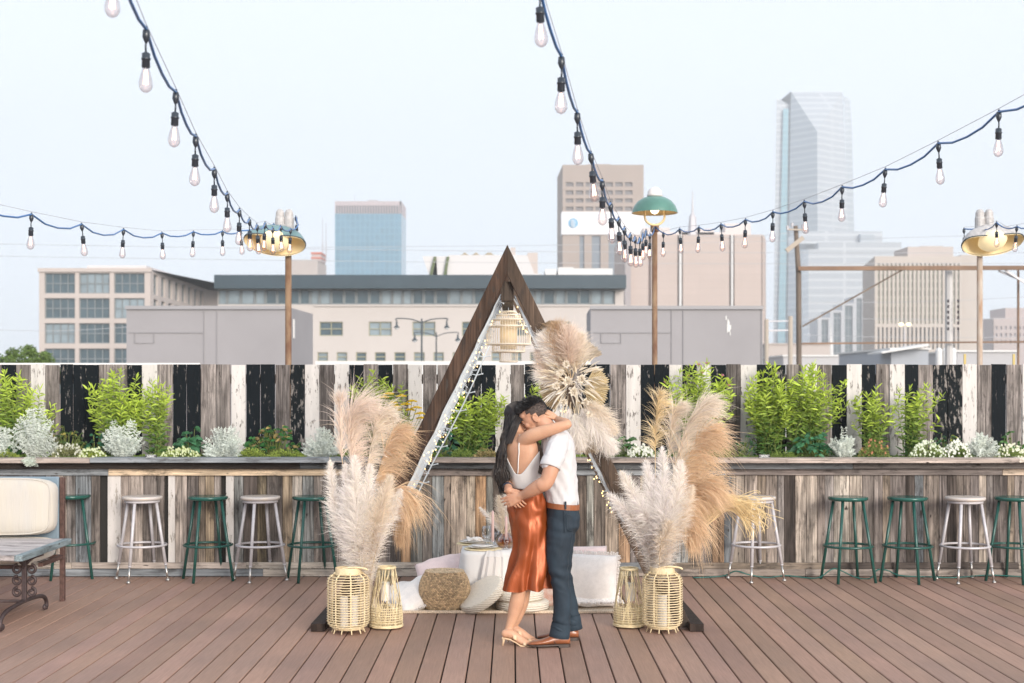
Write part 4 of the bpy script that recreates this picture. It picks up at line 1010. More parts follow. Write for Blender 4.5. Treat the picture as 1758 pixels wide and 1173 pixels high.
# tilted reflector lamps
def tilt_lamp(px, sgn, polem, label, out, polew, cpx):
    x = X(px, LY); b = thing('lamp_post', label, 'lamp post', (x, LY, -.5), 'lamp posts with tilted yellow-lined reflectors')
    mb = MB(); mb.tube([(x, LY, -.5), (x, LY, Z(430, LY))], polew, 12); mb.build('pole', polem, b, smooth=True)
    c = W(cpx, 414, LY-.25)
    rot = Matrix.Rotation(rad(sgn*4), 3, 'Y') @ Matrix.Rotation(rad(-34), 3, 'X')
    # angled reflector: oblong rim, flattened on one side
    R_ = 52*k; Hh = .17
    def prof(sc_, dz, m_, nm, par):
        mb = MB(); rings = []
        for r, z in [(.001, Hh), (.25, Hh*.98), (.48, Hh*.9), (.68, Hh*.72), (.84, Hh*.48), (.95, Hh*.2), (1, 0), (1.02, -.012)]:
            ring = []
            for i in range(44):
                a = 2*math.pi*i/44; q = 1-.50*(max(0, -math.sin(a))**1.5)*(r); ring.append(c+rot @ V((R_*r*math.cos(a)*sc_, R_*.60*r*math.sin(a)*q*sc_*1.15, z+dz)))
            rings.append(ring)
        mb.rings(rings, cap=False); return mb.build(nm, m_, par, smooth=True)
    sh = prof(1, 0, out, 'shade', b); prof(.975, -.01, INY, 'shade_lining', sh)
    mb = MB(); P = [c+rot @ V((R_*1.0*math.cos(a), R_*.69*math.sin(a)*(1-.50*max(0, -math.sin(a))**1.5), -.01)) for a in [2*math.pi*i/44 for i in range(44)]]
    mb.tube(P, .007, 6, closed=True); mb.build('rim', BLK, sh, smooth=True)
    mb = MB(); cc = c+rot @ V((0, .0, .045)); mb.lathe([(.001, .03), (.10, .02), (.135, -.01), (.15, -.05), (.12, -.09), (.06, -.115), (.001, -.12)], cc, 28, rot=rot); mb.build('lamp_lens', emit('warm_lens', (.86, .70, .42), .35), b, smooth=True)
    mb = MB(); cp = V((x, LY, Z(412, LY)))
    for dx in (-.045, .05):
        mb.lathe([(.052, 0), (.052, .20), (.045, .22), (.045, .26), (.03, .29), (.001, .30)], (x+dx-sgn*.04, LY-.02, Z(408, LY)), 14)
    mb.box((x-sgn*.04, LY-.02, Z(396, LY)), (.15, .08, .12)); mb.build('ballast_cap', CAPM, b, smooth=False, bevel=.006)
    mb = MB(); mb.tube([cp, cp+V((0, -.08, .02)), c+rot @ V((0, 0, Hh))], .03, 8); mb.build('bracket', CAPM, b, smooth=True)
    return b
tilt_lamp(495, 1, RUST, 'left lamp post with a rusty pole and a tilted yellow-lined teal reflector', ENT, .034, 472)
tilt_lamp(1682, -1, PALEP, 'right lamp post with a pale pole and a tilted yellow-lined reflector', CAPM, .030, 1704)
# string lights
BLU = M('blue_black_cord', (.025, .13, .36), .35, spec=.8); SOCK = M('black_socket', (.02, .028, .04), .35, spec=.7)
BGL = glassmat('bulb_glass', (.95, .89, .88), .05, .30); FIL = emit('filament', (1, .62, .42), 3.5)
def socket_mesh():
    mb = MB(); mb.lathe([(.006, .0), (.014, -.004), (.016, -.03), (.010, -.045), (.005, -.055)], n=10); mb.tube([(0, 0, .012), (0, 0, -.0)], .006, 6)
    mb.tube([(0, 0, -.05), (.002, 0, -.07), (0, 0, -.095)], .0042, 6)
    mb.lathe([(.006, -.09), (.017, -.096), (.016, -.112), (.019, -.114), (.019, -.120), (.016, -.122), (.017, -.150), (.014, -.153)], n=14)
    return mb
def bulb_mesh():
    mb = MB(); mb.lathe([(.0135, -.150), (.016, -.165), (.023, -.190), (.0275, -.212), (.0265, -.228), (.018, -.243), (.006, -.250), (.001, -.2505)], n=16); return mb
def fil_mesh():
    mb = MB()
    for i in range(4):
        a = i*1.57; mb.tube([(.004*math.cos(a), .004*math.sin(a), -.162), (.009*math.cos(a), .009*math.sin(a), -.218)], .0016, 4)
    return mb
SMe = [None]
def string(label, pts, extra=None, guide=True, grp='string lights hung between the lamp posts'):
    """pts: (px, py of the cord at the socket, depth Y, has socket)"""
    t = thing('string_lights', label, 'string lights', tuple(W(*pts[0][:3])), grp); PP = []
    A = [W(p[0], p[1], p[2]) for p in pts]
    for i, a in enumerate(A):
        PP.append(a)
        if i < len(A)-1:
            n = A[i+1]; L = (n-a).length
            for f in (.25, .5, .75): PP.append(a.lerp(n, f)+V((0, 0, -.085*L*4*f*(1-f)*.55-(.012 if L > .3 else 0))))
    mb = MB(); mb.tube(PP, .0068, 8); mb.build('cord', BLU, t, smooth=True)
    if guide:
        mb = MB(); G = []
        for i, a in enumerate(A): G.append(a+V((0, 0, .018)))
        mb.tube(G, .0018, 5); mb.build('guide_wire', WR, t)
    for a, p in zip(A, pts):
        if len(p) > 3 and not p[3]: continue
        if SMe[0] is None:
            s_ = socket_mesh().build('socket', SOCK, None, smooth=True); bu = bulb_mesh().build('bulb', BGL, s_, smooth=True); fi = fil_mesh().build('filament', FIL, s_)
            SMe[0] = (s_.data, bu.data, fi.data)
        else:
            s_ = bpy.data.objects.new('socket', SMe[0][0]); col.objects.link(s_); bu = bpy.data.objects.new('bulb', SMe[0][1]); fi = bpy.data.objects.new('filament', SMe[0][2])
            for q in (bu, fi): col.objects.link(q); q.parent = s_
        s_.parent = t; s_.location = a-t.location; s_.rotation_euler = (rnd.uniform(-.07, .07), rnd.uniform(-.07, .07), rnd.uniform(0, 6))
string('string of bulbs running from the left lamp out to the left edge of the photo',
       [(497, 398, 15.0, 0), (470, 385, 14.9), (442, 392, 14.8), (413, 396, 14.7), (382, 397, 14.3), (332, 398, 13.9), (278, 400, 13.3), (212, 394, 12.3), (140, 385, 11.1), (54, 368, 10.0), (-50, 345, 9.1), (-190, 300, 8.2)])
string('long string of bulbs climbing from the left lamp to the top left of the photo',
       [(508, 372, 14.95), (512, 386, 14.7, 0), (499, 393, 14.4), (482, 388, 13.9), (468, 391, 13.3), (455, 383, 12.7), (441, 386, 12.0), (428, 376, 11.0), (411, 360, 10.0), (390, 332, 9.0), (368, 290, 8.1), (336, 234, 7.1), (302, 158, 6.4), (251, 50, 5.65), (194, -92, 5.0), (110, -290, 4.4)])
string('long string of bulbs rising from the green dome lamp to the top centre',
       [(1124, 390, 14.95, 0), (1116, 402, 14.4), (1109, 396, 14.0), (1104, 401, 13.2), (1098, 409, 12.4), (1090, 407, 11.6), (1082, 402, 10.9), (1072, 391, 10.2), (1062, 375, 9.6), (1048, 349, 8.8), (1034, 310, 7.9), (1014, 263, 7.3), (991, 193, 6.8), (964, 97, 6.1), (925, -28, 5.6), (870, -210, 5.0)])
string('string of bulbs running from the green dome lamp up to the right edge',
       [(1126, 390, 14.95, 0), (1139, 400, 14.8), (1167, 393, 14.3), (1200, 390, 13.7), (1238, 385, 13.0), (1280, 377, 12.3), (1327, 364, 11.6), (1381, 346, 11.0), (1446, 321, 10.1), (1520, 291, 9.4), (1611, 246, 8.6), (1715, 192, 7.8), (1850, 118, 7.0), (2000, 20, 6.3)])
string('short run of bulbs looping over the right lamp reflector',
       [(1655, 393, 15.0), (1682, 392, 14.9, 0), (1711, 382, 14.3), (1728, 392, 14.1, 0), (1746, 389, 13.9), (1778, 384, 13.5), (1830, 372, 13.0)])

# ============================================================ haze
hz, nt, b_ = newmat('haze_air'); nt.nodes.remove(b_); out = nt.nodes['Material Output']
pv = nt.nodes.new('ShaderNodeVolumePrincipled'); pv.inputs['Color'].default_value = (.97, .985, 1.0, 1); pv.inputs['Density'].default_value = HAZE; pv.inputs['Anisotropy'].default_value = .2
nt.links.new(pv.outputs[0], out.inputs['Volume'])
mb = MB(); mb.bb(-900, 900, -40, 1600, -7.5, 300); tag(mb.build('haze', hz), kind='stuff')
# ============================================================ triangle arch
ARW = woodmat('dark_stained_timber', 2, dark=.5, gs=.6, rough=.6)
YF, YR = 10.15, 12.2
arch = thing('triangle_arch', 'large dark stained wooden triangle arch with a second triangle behind it', 'arch', (X(872, YF), YF, 0))
AX = X(871, YF); AZ = Z(420, YF); SL = .484; WD = .094
ang = math.atan(SL); perp = WD/math.cos(ang)   # horizontal width of a leg
def tri_leg(s, Y0, th, name):
    zb = 0.012
    def xo(z): return AX+s*(AZ-z)*SL
    def P(z, inner): return xo(z)-s*perp*inner
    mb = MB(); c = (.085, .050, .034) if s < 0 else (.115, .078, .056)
    n = 14; R = []
    for i in range(n+1):
        f = i/n
        # outer edge and inner edge points, mitred at the apex
        zo = zb+(AZ-zb)*f; zi = zb+(AZ-perp/SL-zb)*f
        R.append([V((xo(zo), Y0, zo)), V((xo(zi)-s*perp, Y0, zi)), V((xo(zi)-s*perp, Y0+th, zi)), V((xo(zo), Y0+th, zo))])
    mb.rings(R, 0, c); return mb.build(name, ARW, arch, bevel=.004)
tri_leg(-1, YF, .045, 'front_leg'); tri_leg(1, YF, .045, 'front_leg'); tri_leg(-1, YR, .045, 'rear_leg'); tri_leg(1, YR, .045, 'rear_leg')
mb = MB(); mb.bb(AX-.045, AX+.045, YF+.046, YR-.001, AZ-.40, AZ-.26, 0, (.12, .09, .07)); mb.build('ridge_beam', ARW, arch, bevel=.004)
for s in (-1, 1):
    xb = AX+s*AZ*SL; mb = MB(); mb.bar((xb+s*.01, YF-.10, .03), (xb-s*.02, YR+.10, .03), .10, .055, 0, (.045, .03, .024)); mb.build('foot_runner', ARW, arch, bevel=.004)
# fairy light curtains on the sloping sides
WC = M('clear_white_cable', (.60, .65, .68), .3, spec=.8); FB = emit('fairy_bulb', (1, .66, .25), 2.2)
ARC = thing('fairy_lights', 'dense curtain of white fairy light cables along the left leg of the triangle', 'fairy lights', (AX, YF+.2, AZ-.3), 'fairy lights on the triangle')
def inner_x(s, z, d=.0): return AX+s*((AZ-z)*SL-perp-d)
mb = MB(); fb = MB()
for i in range(26):
    Yc = YF+.07+1.75*(i/25)**1.1+rnd.uniform(-.02, .02); z1 = AZ-.33-rnd.uniform(0, .1); z0 = rnd.uniform(.72, .95)
    P = [(inner_x(-1, z1+(z0-z1)*f, .012+rnd.uniform(0, .012)), Yc+rnd.uniform(-.012, .012), z1+(z0-z1)*f) for f in [k/18 for k in range(19)]]
    mb.tube(P, .0034, 4)
    for k in range(6):
        f = rnd.random(); q = V((inner_x(-1, z1+(z0-z1)*f, .03), Yc, z1+(z0-z1)*f)); e = q+V((rnd.uniform(.0, .035), rnd.uniform(-.04, .04), rnd.uniform(-.03, .02)))
        mb.tube([q, e], .003, 4); (fb if rnd.random() < .6 else mb).ell(e, .0042, .0042, .0065, n=6, k=4)
P = [(inner_x(-1, z, .075)+.01*math.sin(z*5), YR-.30, z) for z in [AZ-.62+(.62-AZ+.62)*k/20 for k in range(21)]]
mb.tube(P, .006, 5)
for k in range(2, 20, 2):
    for s in (-1, 1):
        q = V(P[k]); e = q+V((.05*s, 0, .012)); mb.tube([q, e], .004, 4); mb.ell(e, .007, .007, .007, n=6, k=4)
b0 = len(mb.v); mb.v += fb.v; mb.f += [tuple(i+b0 for i in f_) for f_ in fb.f]; mb.m += [1]*len(fb.f); mb.c += fb.c; mb.build('light_cables', [WC, FB], ARC)
ARC = thing('fairy_lights', 'thin run of fairy lights inside the right leg of the triangle', 'fairy lights', (AX+.1, YF+.2, AZ-.3), 'fairy lights on the triangle')
mb = MB(); fb = MB()
for i in range(9):
    Yc = YF+.07+.5*i/8; z1 = AZ-.36; z0 = .75
    P = [(inner_x(1, z1+(z0-z1)*f, .012+rnd.uniform(0, .012)), Yc+.12*f*math.sin(i), z1+(z0-z1)*f) for f in [k/18 for k in range(19)]]; mb.tube(P, .0026, 4)
    for k in range(7):
        f = rnd.random(); q = V((inner_x(1, z1+(z0-z1)*f, .03), Yc, z1+(z0-z1)*f)); e = q+V((-rnd.uniform(.01, .04), rnd.uniform(-.04, .04), rnd.uniform(-.03, .02)))
        mb.tube([q, e], .0025, 4); (fb if rnd.random() < .7 else mb).ell(e, .0042, .0042, .0065, n=6, k=4)
b0 = len(mb.v); mb.v += fb.v; mb.f += [tuple(i+b0 for i in f_) for f_ in fb.f]; mb.m += [1]*len(fb.f); mb.c += fb.c; mb.build('light_cables', [WC, FB], ARC)

# ------------------------------------------------------------ hanging bamboo lantern
RAT = M('pale_rattan', (.70, .57, .36), .55, var=.15, vs=20); RAT2 = M('straw_rattan', (.70, .58, .36), .6, var=.2, vs=30); BAM = M('pale_bamboo', (.82, .72, .58), .55, var=.1, vs=20)
LH = 10.95; lx = X(873, LH)
t = thing('hanging_lantern', 'tiered bamboo birdcage lantern hanging inside the triangle', 'lantern', (lx, LH, Z(535, LH)))
mb = MB(); k = LH/F
tiers = [(20, 22, 541, 549), (28, 28, 549, 560), (38, 38, 560, 592), (28, 28, 592, 604), (16, 15, 604, 621)]
mb = MB(); fr = MB()
for ra, rb, t0, t1 in [(11, 20, 535, 541)]+tiers:
    z0, z1 = Z(t1, LH), Z(t0, LH); n = int(14+rb*.9)
    for i in range(n):
        a = 2*math.pi*i/n; mb.tube([(lx+ra*k*math.cos(a), LH+ra*k*math.sin(a), z1), (lx+rb*k*math.cos(a), LH+rb*k*math.sin(a), z0)], .0022, 4)
for r, y_ in ((11, 535), (20, 541), (22, 549), (28, 549), (28, 560), (38, 560.5), (38, 591.5), (28, 592), (28, 604), (16, 604.5), (15, 621)):
    P = [(lx+r*k*math.cos(a), LH+r*k*math.sin(a), Z(y_, LH)) for a in [2*math.pi*i/48 for i in range(48)]]; fr.tube(P, .006, 6, closed=True, up0=(0, 0, 1))
for y_, r0, r1 in ((549, 20, 28), (560.5, 28, 38), (591.5, 27, 38), (604, 15, 28)):
    for i in range(12):
        a = 2*math.pi*i/12; fr.tube([(lx+r0*k*math.cos(a), LH+r0*k*math.sin(a), Z(y_, LH)), (lx+r1*k*math.cos(a), LH+r1*k*math.sin(a), Z(y_, LH))], .003, 4)
b0 = len(mb.v); mb.v += fr.v; mb.f += [tuple(i+b0 for i in f_) for f_ in fr.f]; mb.m += fr.m; mb.c += fr.c; mb.build('cage', BAM, t)
mb = MB(); mb.lathe([(14*k, Z(600, LH)), (14*k, Z(546, LH))], (lx, LH, 0), 30)
mb.build('paper_core', M('rice_paper', (.80, .70, .54), .7, trans=.5), t, smooth=True)
mb = MB(); mb.tube([(lx, LH, Z(546, LH)), (lx, LH, AZ-.40)], .003, 5); mb.build('cord', WC, t)
hw_ = MB(); hw_.ell((lx, LH, Z(575, LH)), .035, .035, .05); hw_.build('light', emit('lantern_light', (1, .8, .5), 1.0), t)

# ------------------------------------------------------------ rattan floor lanterns
CAN = M('ivory_candle', (.80, .76, .71), .5, trans=.25)
def candle(label, x, y, z, r, h, grp=None):
    t = thing('candle', label, 'candle', (x, y, z), grp); mb = MB()
    mb.lathe([(.001, 0), (r, 0), (r, h-.004), (r-.004, h), (r*.5, h-.006), (.001, h-.007)], (x, y, z), 20); mb.build('wax', CAN, t, smooth=False)
    mb = MB(); mb.tube([(x, y, z+h-.008), (x+.002, y, z+h+.008)], .0015, 4); mb.build('wick', DARK, t)
def round_lantern(x, y, label, R0=.148, H=.43):
    t = thing('rattan_lantern', label, 'lantern', (x, y, 0), 'round rattan hoop lanterns'); hoops = MB(); ribs = MB()
    def prof(f):   # radius along height, barrel with rounded shoulders
        return R0*(1-.30*max(0, (f-.86)/.14)**2.2-.28*max(0, (.14-f)/.14)**2.0)
    z0 = .035
    for i in range(23):
        f = i/22; r = prof(f); z = z0+f*(H-.045); P = [(x+r*math.cos(a), y+r*math.sin(a), z+rnd.uniform(-.0012, .0012)) for a in [2*math.pi*q/36 for q in range(36)]]
        hoops.tube(P, .0036, 5, closed=True, up0=(0, 0, 1))
    for i in range(8):
        a = 2*math.pi*(i+.3)/8; P = [(x+(prof(f)-.006)*math.cos(a), y+(prof(f)-.006)*math.sin(a), z0+f*(H-.045)) for f in [q/14 for q in range(15)]]
        P = [(x+R0*.6*math.cos(a), y+R0*.6*math.sin(a), .028)]+P+[(x+R0*.62*math.cos(a), y+R0*.62*math.sin(a), H)]
        ribs.tube(P, .0058, 5)
    for i in range(10):   # splayed feet
        a = 2*math.pi*i/10; ribs.tube([(x+R0*.66*math.cos(a), y+R0*.66*math.sin(a), .05), (x+R0*.80*math.cos(a), y+R0*.80*math.sin(a), .003)], .0045, 5)
    hoops.build('hoops', RAT, t, smooth=True); ribs.build('ribs', RAT, t, smooth=True)
    mb = MB(); mb.lathe([(.001, .03), (R0*.72, .03), (R0*.76, .038), (R0*.72, .046), (.001, .046)], (x, y, 0), 30); mb.build('base', RAT, t)
    mb = MB(); mb.lathe([(R0*.60, H-.02), (R0*.62, H-.02), (R0*.62, H+.03), (R0*.58, H+.03), (R0*.58, H-.02)], (x, y, 0), 30); mb.build('neck_ring', RAT, t)
    mb = MB(); P = [(x+R0*.6*math.cos(a)+.05, y-R0*.1*math.sin(a)-.05, H+.018+.02*math.sin(a)) for a in [math.pi*q/12 for q in range(13)]]; mb.tube(P, .007, 6); mb.build('handle', RAT2, t, smooth=True)
round_lantern(X(598, 10.02), 10.02, 'round hooped rattan lantern with two candles at the foot of the left pampas grass')
round_lantern(X(1137, 10.06), 10.06, 'round hooped rattan lantern with one candle at the foot of the right pampas grass', .142)
def cone_lantern(x, y, label, H=.445, R0=.115, R1=.062):
    t = thing('wicker_lantern', label, 'lantern', (x, y, 0), 'tall tapered wicker lanterns'); st = MB(); wv = MB()
    def pr(f): return R0+(R1-R0)*max(0, (f-.2)/.8)**1.25
    for i in range(46):
        a0 = rnd.uniform(0, 6.28); tw = rnd.uniform(-.5, .5)+(.9 if i % 3 == 0 else 0); P = []
        for q in range(11):
            f = q/10; a = a0+tw*f+.12*math.sin(f*9+i); P.append((x+pr(f)*math.cos(a), y+pr(f)*math.sin(a), .01+f*(H-.02)))
        st.tube(P, .0022, 4)
    tr_ = MB()
    for f in (.02, .04, .09, .13, .17, .21, .25, .29, .33, .98, .995):
        r = pr(f)+.002; P = [(x+r*math.cos(a), y+r*math.sin(a), .008+f*(H-.012)+rnd.uniform(-.0015, .0015)) for a in [2*math.pi*q/36 for q in range(36)]]
        (tr_ if f > .9 else wv).tube(P, .0032 if .05 < f < .9 else .006, 5, closed=True, up0=(0, 0, 1))
    for i in range(46):
        a = 2*math.pi*i/46; wv.tube([(x+pr(.02)*math.cos(a), y+pr(.02)*math.sin(a), .01), (x+pr(.33)*math.cos(a), y+pr(.33)*math.sin(a), .16)], .002, 4)
    st.build('wicker_strands', RAT2, t, smooth=True); wv.build('woven_base', RAT2, t, smooth=True); tr_.build('top_rim', RAT2, t, smooth=True)
    mb = MB(); mb.lathe([(.001, .01), (R0*.97, .01), (R0*.97, .018), (.001, .018)], (x, y, 0), 24); mb.build('base', RAT2, t)
    mb = MB(); mb.lathe([(R1*.7, H-.13), (R1*.72, H-.02)], (x, y, 0), 20); mb.build('glass_cup', glassmat('thin_glass', (.9, .93, .92), .03, .3) if 'thin_glass' not in bpy.data.materials else bpy.data.materials['thin_glass'], t, smooth=True)
cone_lantern(X(663, 10.2), 10.22, 'tall tapered wicker lantern beside the left round lantern')
cone_lantern(X(1080, 10.24), 10.26, 'tall tapered wicker lantern beside the right round lantern', .43, .108)
candle('white pillar candle on the left inside the left round lantern', X(591, 10.0), 9.99, .047, .028, .21)
candle('white pillar candle on the right inside the left round lantern', X(608, 10.05), 10.05, .047, .028, .21)
candle('white pillar candle inside the right round lantern', X(1137, 10.05), 10.04, .047, .033, .215)
candle('white candle inside the left tapered wicker lantern', X(661, 10.2), 10.22, .20, .034, .13)
candle('white candle inside the right tapered wicker lantern', X(1082, 10.24), 10.26, .19, .034, .13)
for x_, y_ in ((X(661, 10.2), 10.22), (X(1082, 10.24), 10.26)): pass

# ------------------------------------------------------------ pampas grass
PAM = M('pampas_fluff', (1, 1, 1), .8, attr=True, trans=.35, spec=.1, sheen=.3)
def plume(mb, path, L0, hair, n, tone, droop=.0, side=None, dens0=.25, w=.0030, spread=.9, jit=.15):
    """path: [(x,y,z)...] stem; hairs leave the upper part"""
    Q = [V(q) for q in catmull([tuple(p) for p in path], 8)]; K = len(Q)
    mb.tube(Q, [.004*(1-.75*i/(K-1))+.0006 for i in range(K)], 5, co=(tone[0]*.8, tone[1]*.72, tone[2]*.55))
    cl = 7 if side is not None else 2; tn = 1
    if side is not None: n = int(n*.8)
    if side is None: n = int(n*1.3); w *= .72; jit = .24; spread *= 1.05
    for i in range(n):
        if i % cl == 0: f0 = dens0+(1-dens0)*rnd.random()**.9; a0 = rnd.uniform(0, 6.28); tn = rnd.uniform(.8, 1.12); e0 = (rnd.uniform(.5, 1.2), rnd.uniform(.5, 1.1), rnd.uniform(.5, 1.2), rnd.uniform(.6, 1.2), rnd.uniform(.6, 1.3))
        f = min(1, max(dens0, f0+rnd.gauss(0, .012))); ii = f*(K-1); j = min(int(ii), K-2); p = Q[j].lerp(Q[j+1], ii-j); tdir = (Q[j+1]-Q[j]).normalized()
        g = (f-dens0)/(1-dens0); env = (math.sin(math.pi*min(1, g*.95+.09))**.6)*(1-.35*g)
        a = a0+rnd.gauss(0, .22); o = tdir.orthogonal().normalized(); o2 = tdir.cross(o); rd = o*math.cos(a)+o2*math.sin(a)
        if side is not None: rd = (rd*.55+V(side)*(e0[2]+rnd.gauss(0, .08))).normalized()
        L = hair*1.35*env*e0[3]*rnd.uniform(.7, 1.1)*(1.35 if rnd.random() < .06 else 1)
        d = (tdir*(e0[0]+rnd.gauss(0, .07))+rd*spread*(e0[1]+rnd.gauss(0, .07))).normalized()
        dr = droop*(e0[4]+rnd.gauss(0, .08))
        pts = [p]; cur = p; dd = d.copy()
        for s in range(4):
            dd = (dd+V((0, 0, -dr*.5))+V((rnd.uniform(-jit, jit), rnd.uniform(-jit, jit), rnd.uniform(-jit, jit)))).normalized(); cur = cur+dd*(L/4); pts.append(cur)
        v = tn*rnd.uniform(.92, 1.06); c = (tone[0]*v, tone[1]*v*rnd.uniform(.97, 1.02), tone[2]*v*rnd.uniform(.93, 1.04))
        mb.ribbon(pts, [w*.7, w, w*.8, w*.5, w*.12], (rnd.uniform(-1, 1), -1.2, rnd.uniform(-.6, .6)), 0, c)
WHI = (.95, .90, .85); GRY = (.91, .865, .84); GOL = (.78, .58, .39); STR = (.85, .69, .44); PNK = (.88, .75, .65); CRM = (.88, .78, .66); BRN = (.60, .42, .27)
def vase(name, lb, x, y, rr=.06, h=.34):
    t = thing(name, lb, 'vase', (x, y, 0)); mb = MB(); mb.lathe([(.001, .002), (rr*.9, .002), (rr*1.25, h*.3), (rr*1.2, h*.6), (rr*.75, h*.9), (rr*.85, h), (rr*.72, h-.005), (rr*.6, h*.85), (.001, h*.8)], (x, y, 0), 24)
    mb.build('body', M('beige_ceramic', (.55, .46, .36), .5) if 'beige_ceramic' not in bpy.data.materials else bpy.data.materials['beige_ceramic'], t, smooth=True)
vase('floor_vase', 'beige floor vase hidden behind the left rattan lanterns holding pampas grass', X(628, 10.24), 10.30)
vase('floor_vase', 'beige floor vase hidden behind the right rattan lanterns holding pampas grass', X(1128, 10.24), 10.32)
def bunch(lb, base, plumes, cat='dried grass', name='pampas_grass', loc=None):
    bx, by, bz = base; t = thing(name, lb, cat, base)
    for (pts, hair, n, tone, kw) in plumes:
        mb = MB(); P = []
        if kw.pop('root', True): P.append((bx, by, .22))
        for (px, py, Y) in pts: P.append(tuple(W(px, py, Y)))
        plume(mb, P, 0, hair, n, tone, **kw); mb.build('plume', PAM, t)
YA = 10.02
FL = dict(droop=.12, spread=.9)
bunch('big bunch of white and golden pampas grass behind the left rattan lanterns', (X(628, 10.24), 10.24, .2), [
    ([(592, 930, YA), (574, 860, YA), (566, 785, YA)], .115, 2000, WHI, dict(dens0=.10, **FL)),
    ([(604, 935, YA-.05), (596, 870, YA-.08), (592, 790, YA-.08)], .12, 2000, GRY, dict(dens0=.10, **FL)),
    ([(614, 930, YA-.1), (612, 860, YA-.12), (608, 776, YA-.1)], .15, 2400, WHI, dict(dens0=.10, **FL)),
    ([(624, 930, YA-.1), (630, 860, YA-.12), (636, 792, YA-.1)], .13, 2000, WHI, dict(dens0=.10, **FL)),
    ([(640, 925, YA-.1), (655, 870, YA-.15), (672, 812, YA-.1)], .13, 2200, CRM, dict(dens0=.10, **FL)),
    ([(650, 930, YA-.1), (672, 880, YA-.1), (690, 838, YA-.1)], .10, 1600, WHI, dict(dens0=.12, **FL)),
    ([(612, 850, YA+.15), (598, 750, YA+.2), (604, 706, YA+.2), (634, 692, YA+.2)], .30, 1900, PNK, dict(droop=.55, side=(.8, -.2, .2), dens0=.30, w=.0034, spread=.8)),
    ([(626, 850, YA+.1), (638, 762, YA+.15), (648, 722, YA+.2), (662, 706, YA+.2)], .22, 1500, CRM, dict(droop=.6, side=(.7, -.3, .1), dens0=.32, w=.0034)),
    ([(640, 860, YA+.05), (655, 795, YA+.1), (672, 748, YA+.1), (688, 734, YA+.1)], .24, 1700, GOL, dict(droop=.65, side=(.9, -.2, .0), dens0=.30, w=.0034)),
    ([(600, 850, YA+.1), (586, 780, YA+.1), (584, 700, YA+.2), (582, 686, YA+.2)], .13, 900, PNK, dict(droop=.1, side=(.3, 0, .3), dens0=.45)),
    ([(648, 900, YA), (668, 850, YA), (686, 840, YA), (698, 900, YA-.05)], .30, 1500, GOL, dict(droop=.85, side=(.35, -.2, -.5), dens0=.35, w=.0034)),
    ([(648, 900, YA), (665, 860, YA), (680, 880, YA), (686, 930, YA-.05)], .24, 1200, BRN, dict(droop=.85, side=(.25, -.1, -.6), dens0=.35, w=.0032)),
])
bunch('big bunch of grey-white and golden pampas grass behind the right rattan lanterns', (X(1130, 10.24), 10.24, .2), [
    ([(1110, 935, YA), (1078, 880, YA-.1), (1040, 846, YA-.1)], .11, 1700, GRY, dict(dens0=.14, **FL)),
    ([(1116, 930, YA), (1092, 860, YA-.1), (1064, 806, YA-.1)], .125, 2000, WHI, dict(dens0=.12, **FL)),
    ([(1122, 930, YA), (1106, 880, YA-.15), (1084, 850, YA-.1)], .12, 1600, GRY, dict(dens0=.12, **FL)),
    ([(1128, 930, YA), (1120, 860, YA-.1), (1108, 785, YA)], .14, 2200, GRY, dict(dens0=.12, **FL)),
    ([(1138, 930, YA-.1), (1140, 860, YA-.15), (1136, 760, YA)], .15, 2400, GRY, dict(dens0=.12, **FL)),
    ([(1146, 930, YA-.1), (1160, 860, YA-.15), (1170, 785, YA-.1)], .14, 2400, WHI, dict(dens0=.12, **FL)),
    ([(1152, 930, YA-.1), (1176, 880, YA-.15), (1190, 830, YA-.1)], .10, 1400, CRM, dict(dens0=.14, **FL)),
    ([(1134, 940, YA-.15), (1146, 915, YA-.2), (1150, 895, YA-.2)], .10, 900, CRM, dict(dens0=.2, **FL)),
    ([(1126, 850, YA+.1), (1125, 760, YA+.2), (1128, 700, YA+.2), (1134, 672, YA+.2)], .17, 700, STR, dict(droop=.5, side=(.3, -.1, .1), dens0=.45)),
    ([(1140, 840, YA+.1), (1150, 760, YA+.2), (1156, 710, YA+.2), (1168, 694, YA+.2)], .20, 800, CRM, dict(droop=.5, side=(.4, -.2, .1), dens0=.40)),
    ([(1150, 850, YA+.05), (1170, 760, YA+.1), (1196, 706, YA+.1), (1222, 684, YA+.1)], .26, 1500, CRM, dict(droop=.55, side=(.7, -.2, .2), dens0=.30, w=.0034)),
    ([(1156, 860, YA), (1180, 790, YA+.05), (1204, 745, YA+.05), (1226, 730, YA+.05)], .28, 2200, GOL, dict(droop=.7, side=(.7, -.3, .0), dens0=.22, w=.0034)),
    ([(1156, 880, YA), (1185, 850, YA), (1206, 826, YA), (1222, 830, YA)], .28, 1900, GOL, dict(droop=.75, side=(.5, -.3, -.2), dens0=.22, w=.0034)),
    ([(1156, 930, YA), (1170, 890, YA), (1182, 890, YA), (1188, 930, YA-.05)], .30, 1400, GOL, dict(droop=.9, side=(.2, -.1, -.7), dens0=.30, w=.0034)),
])
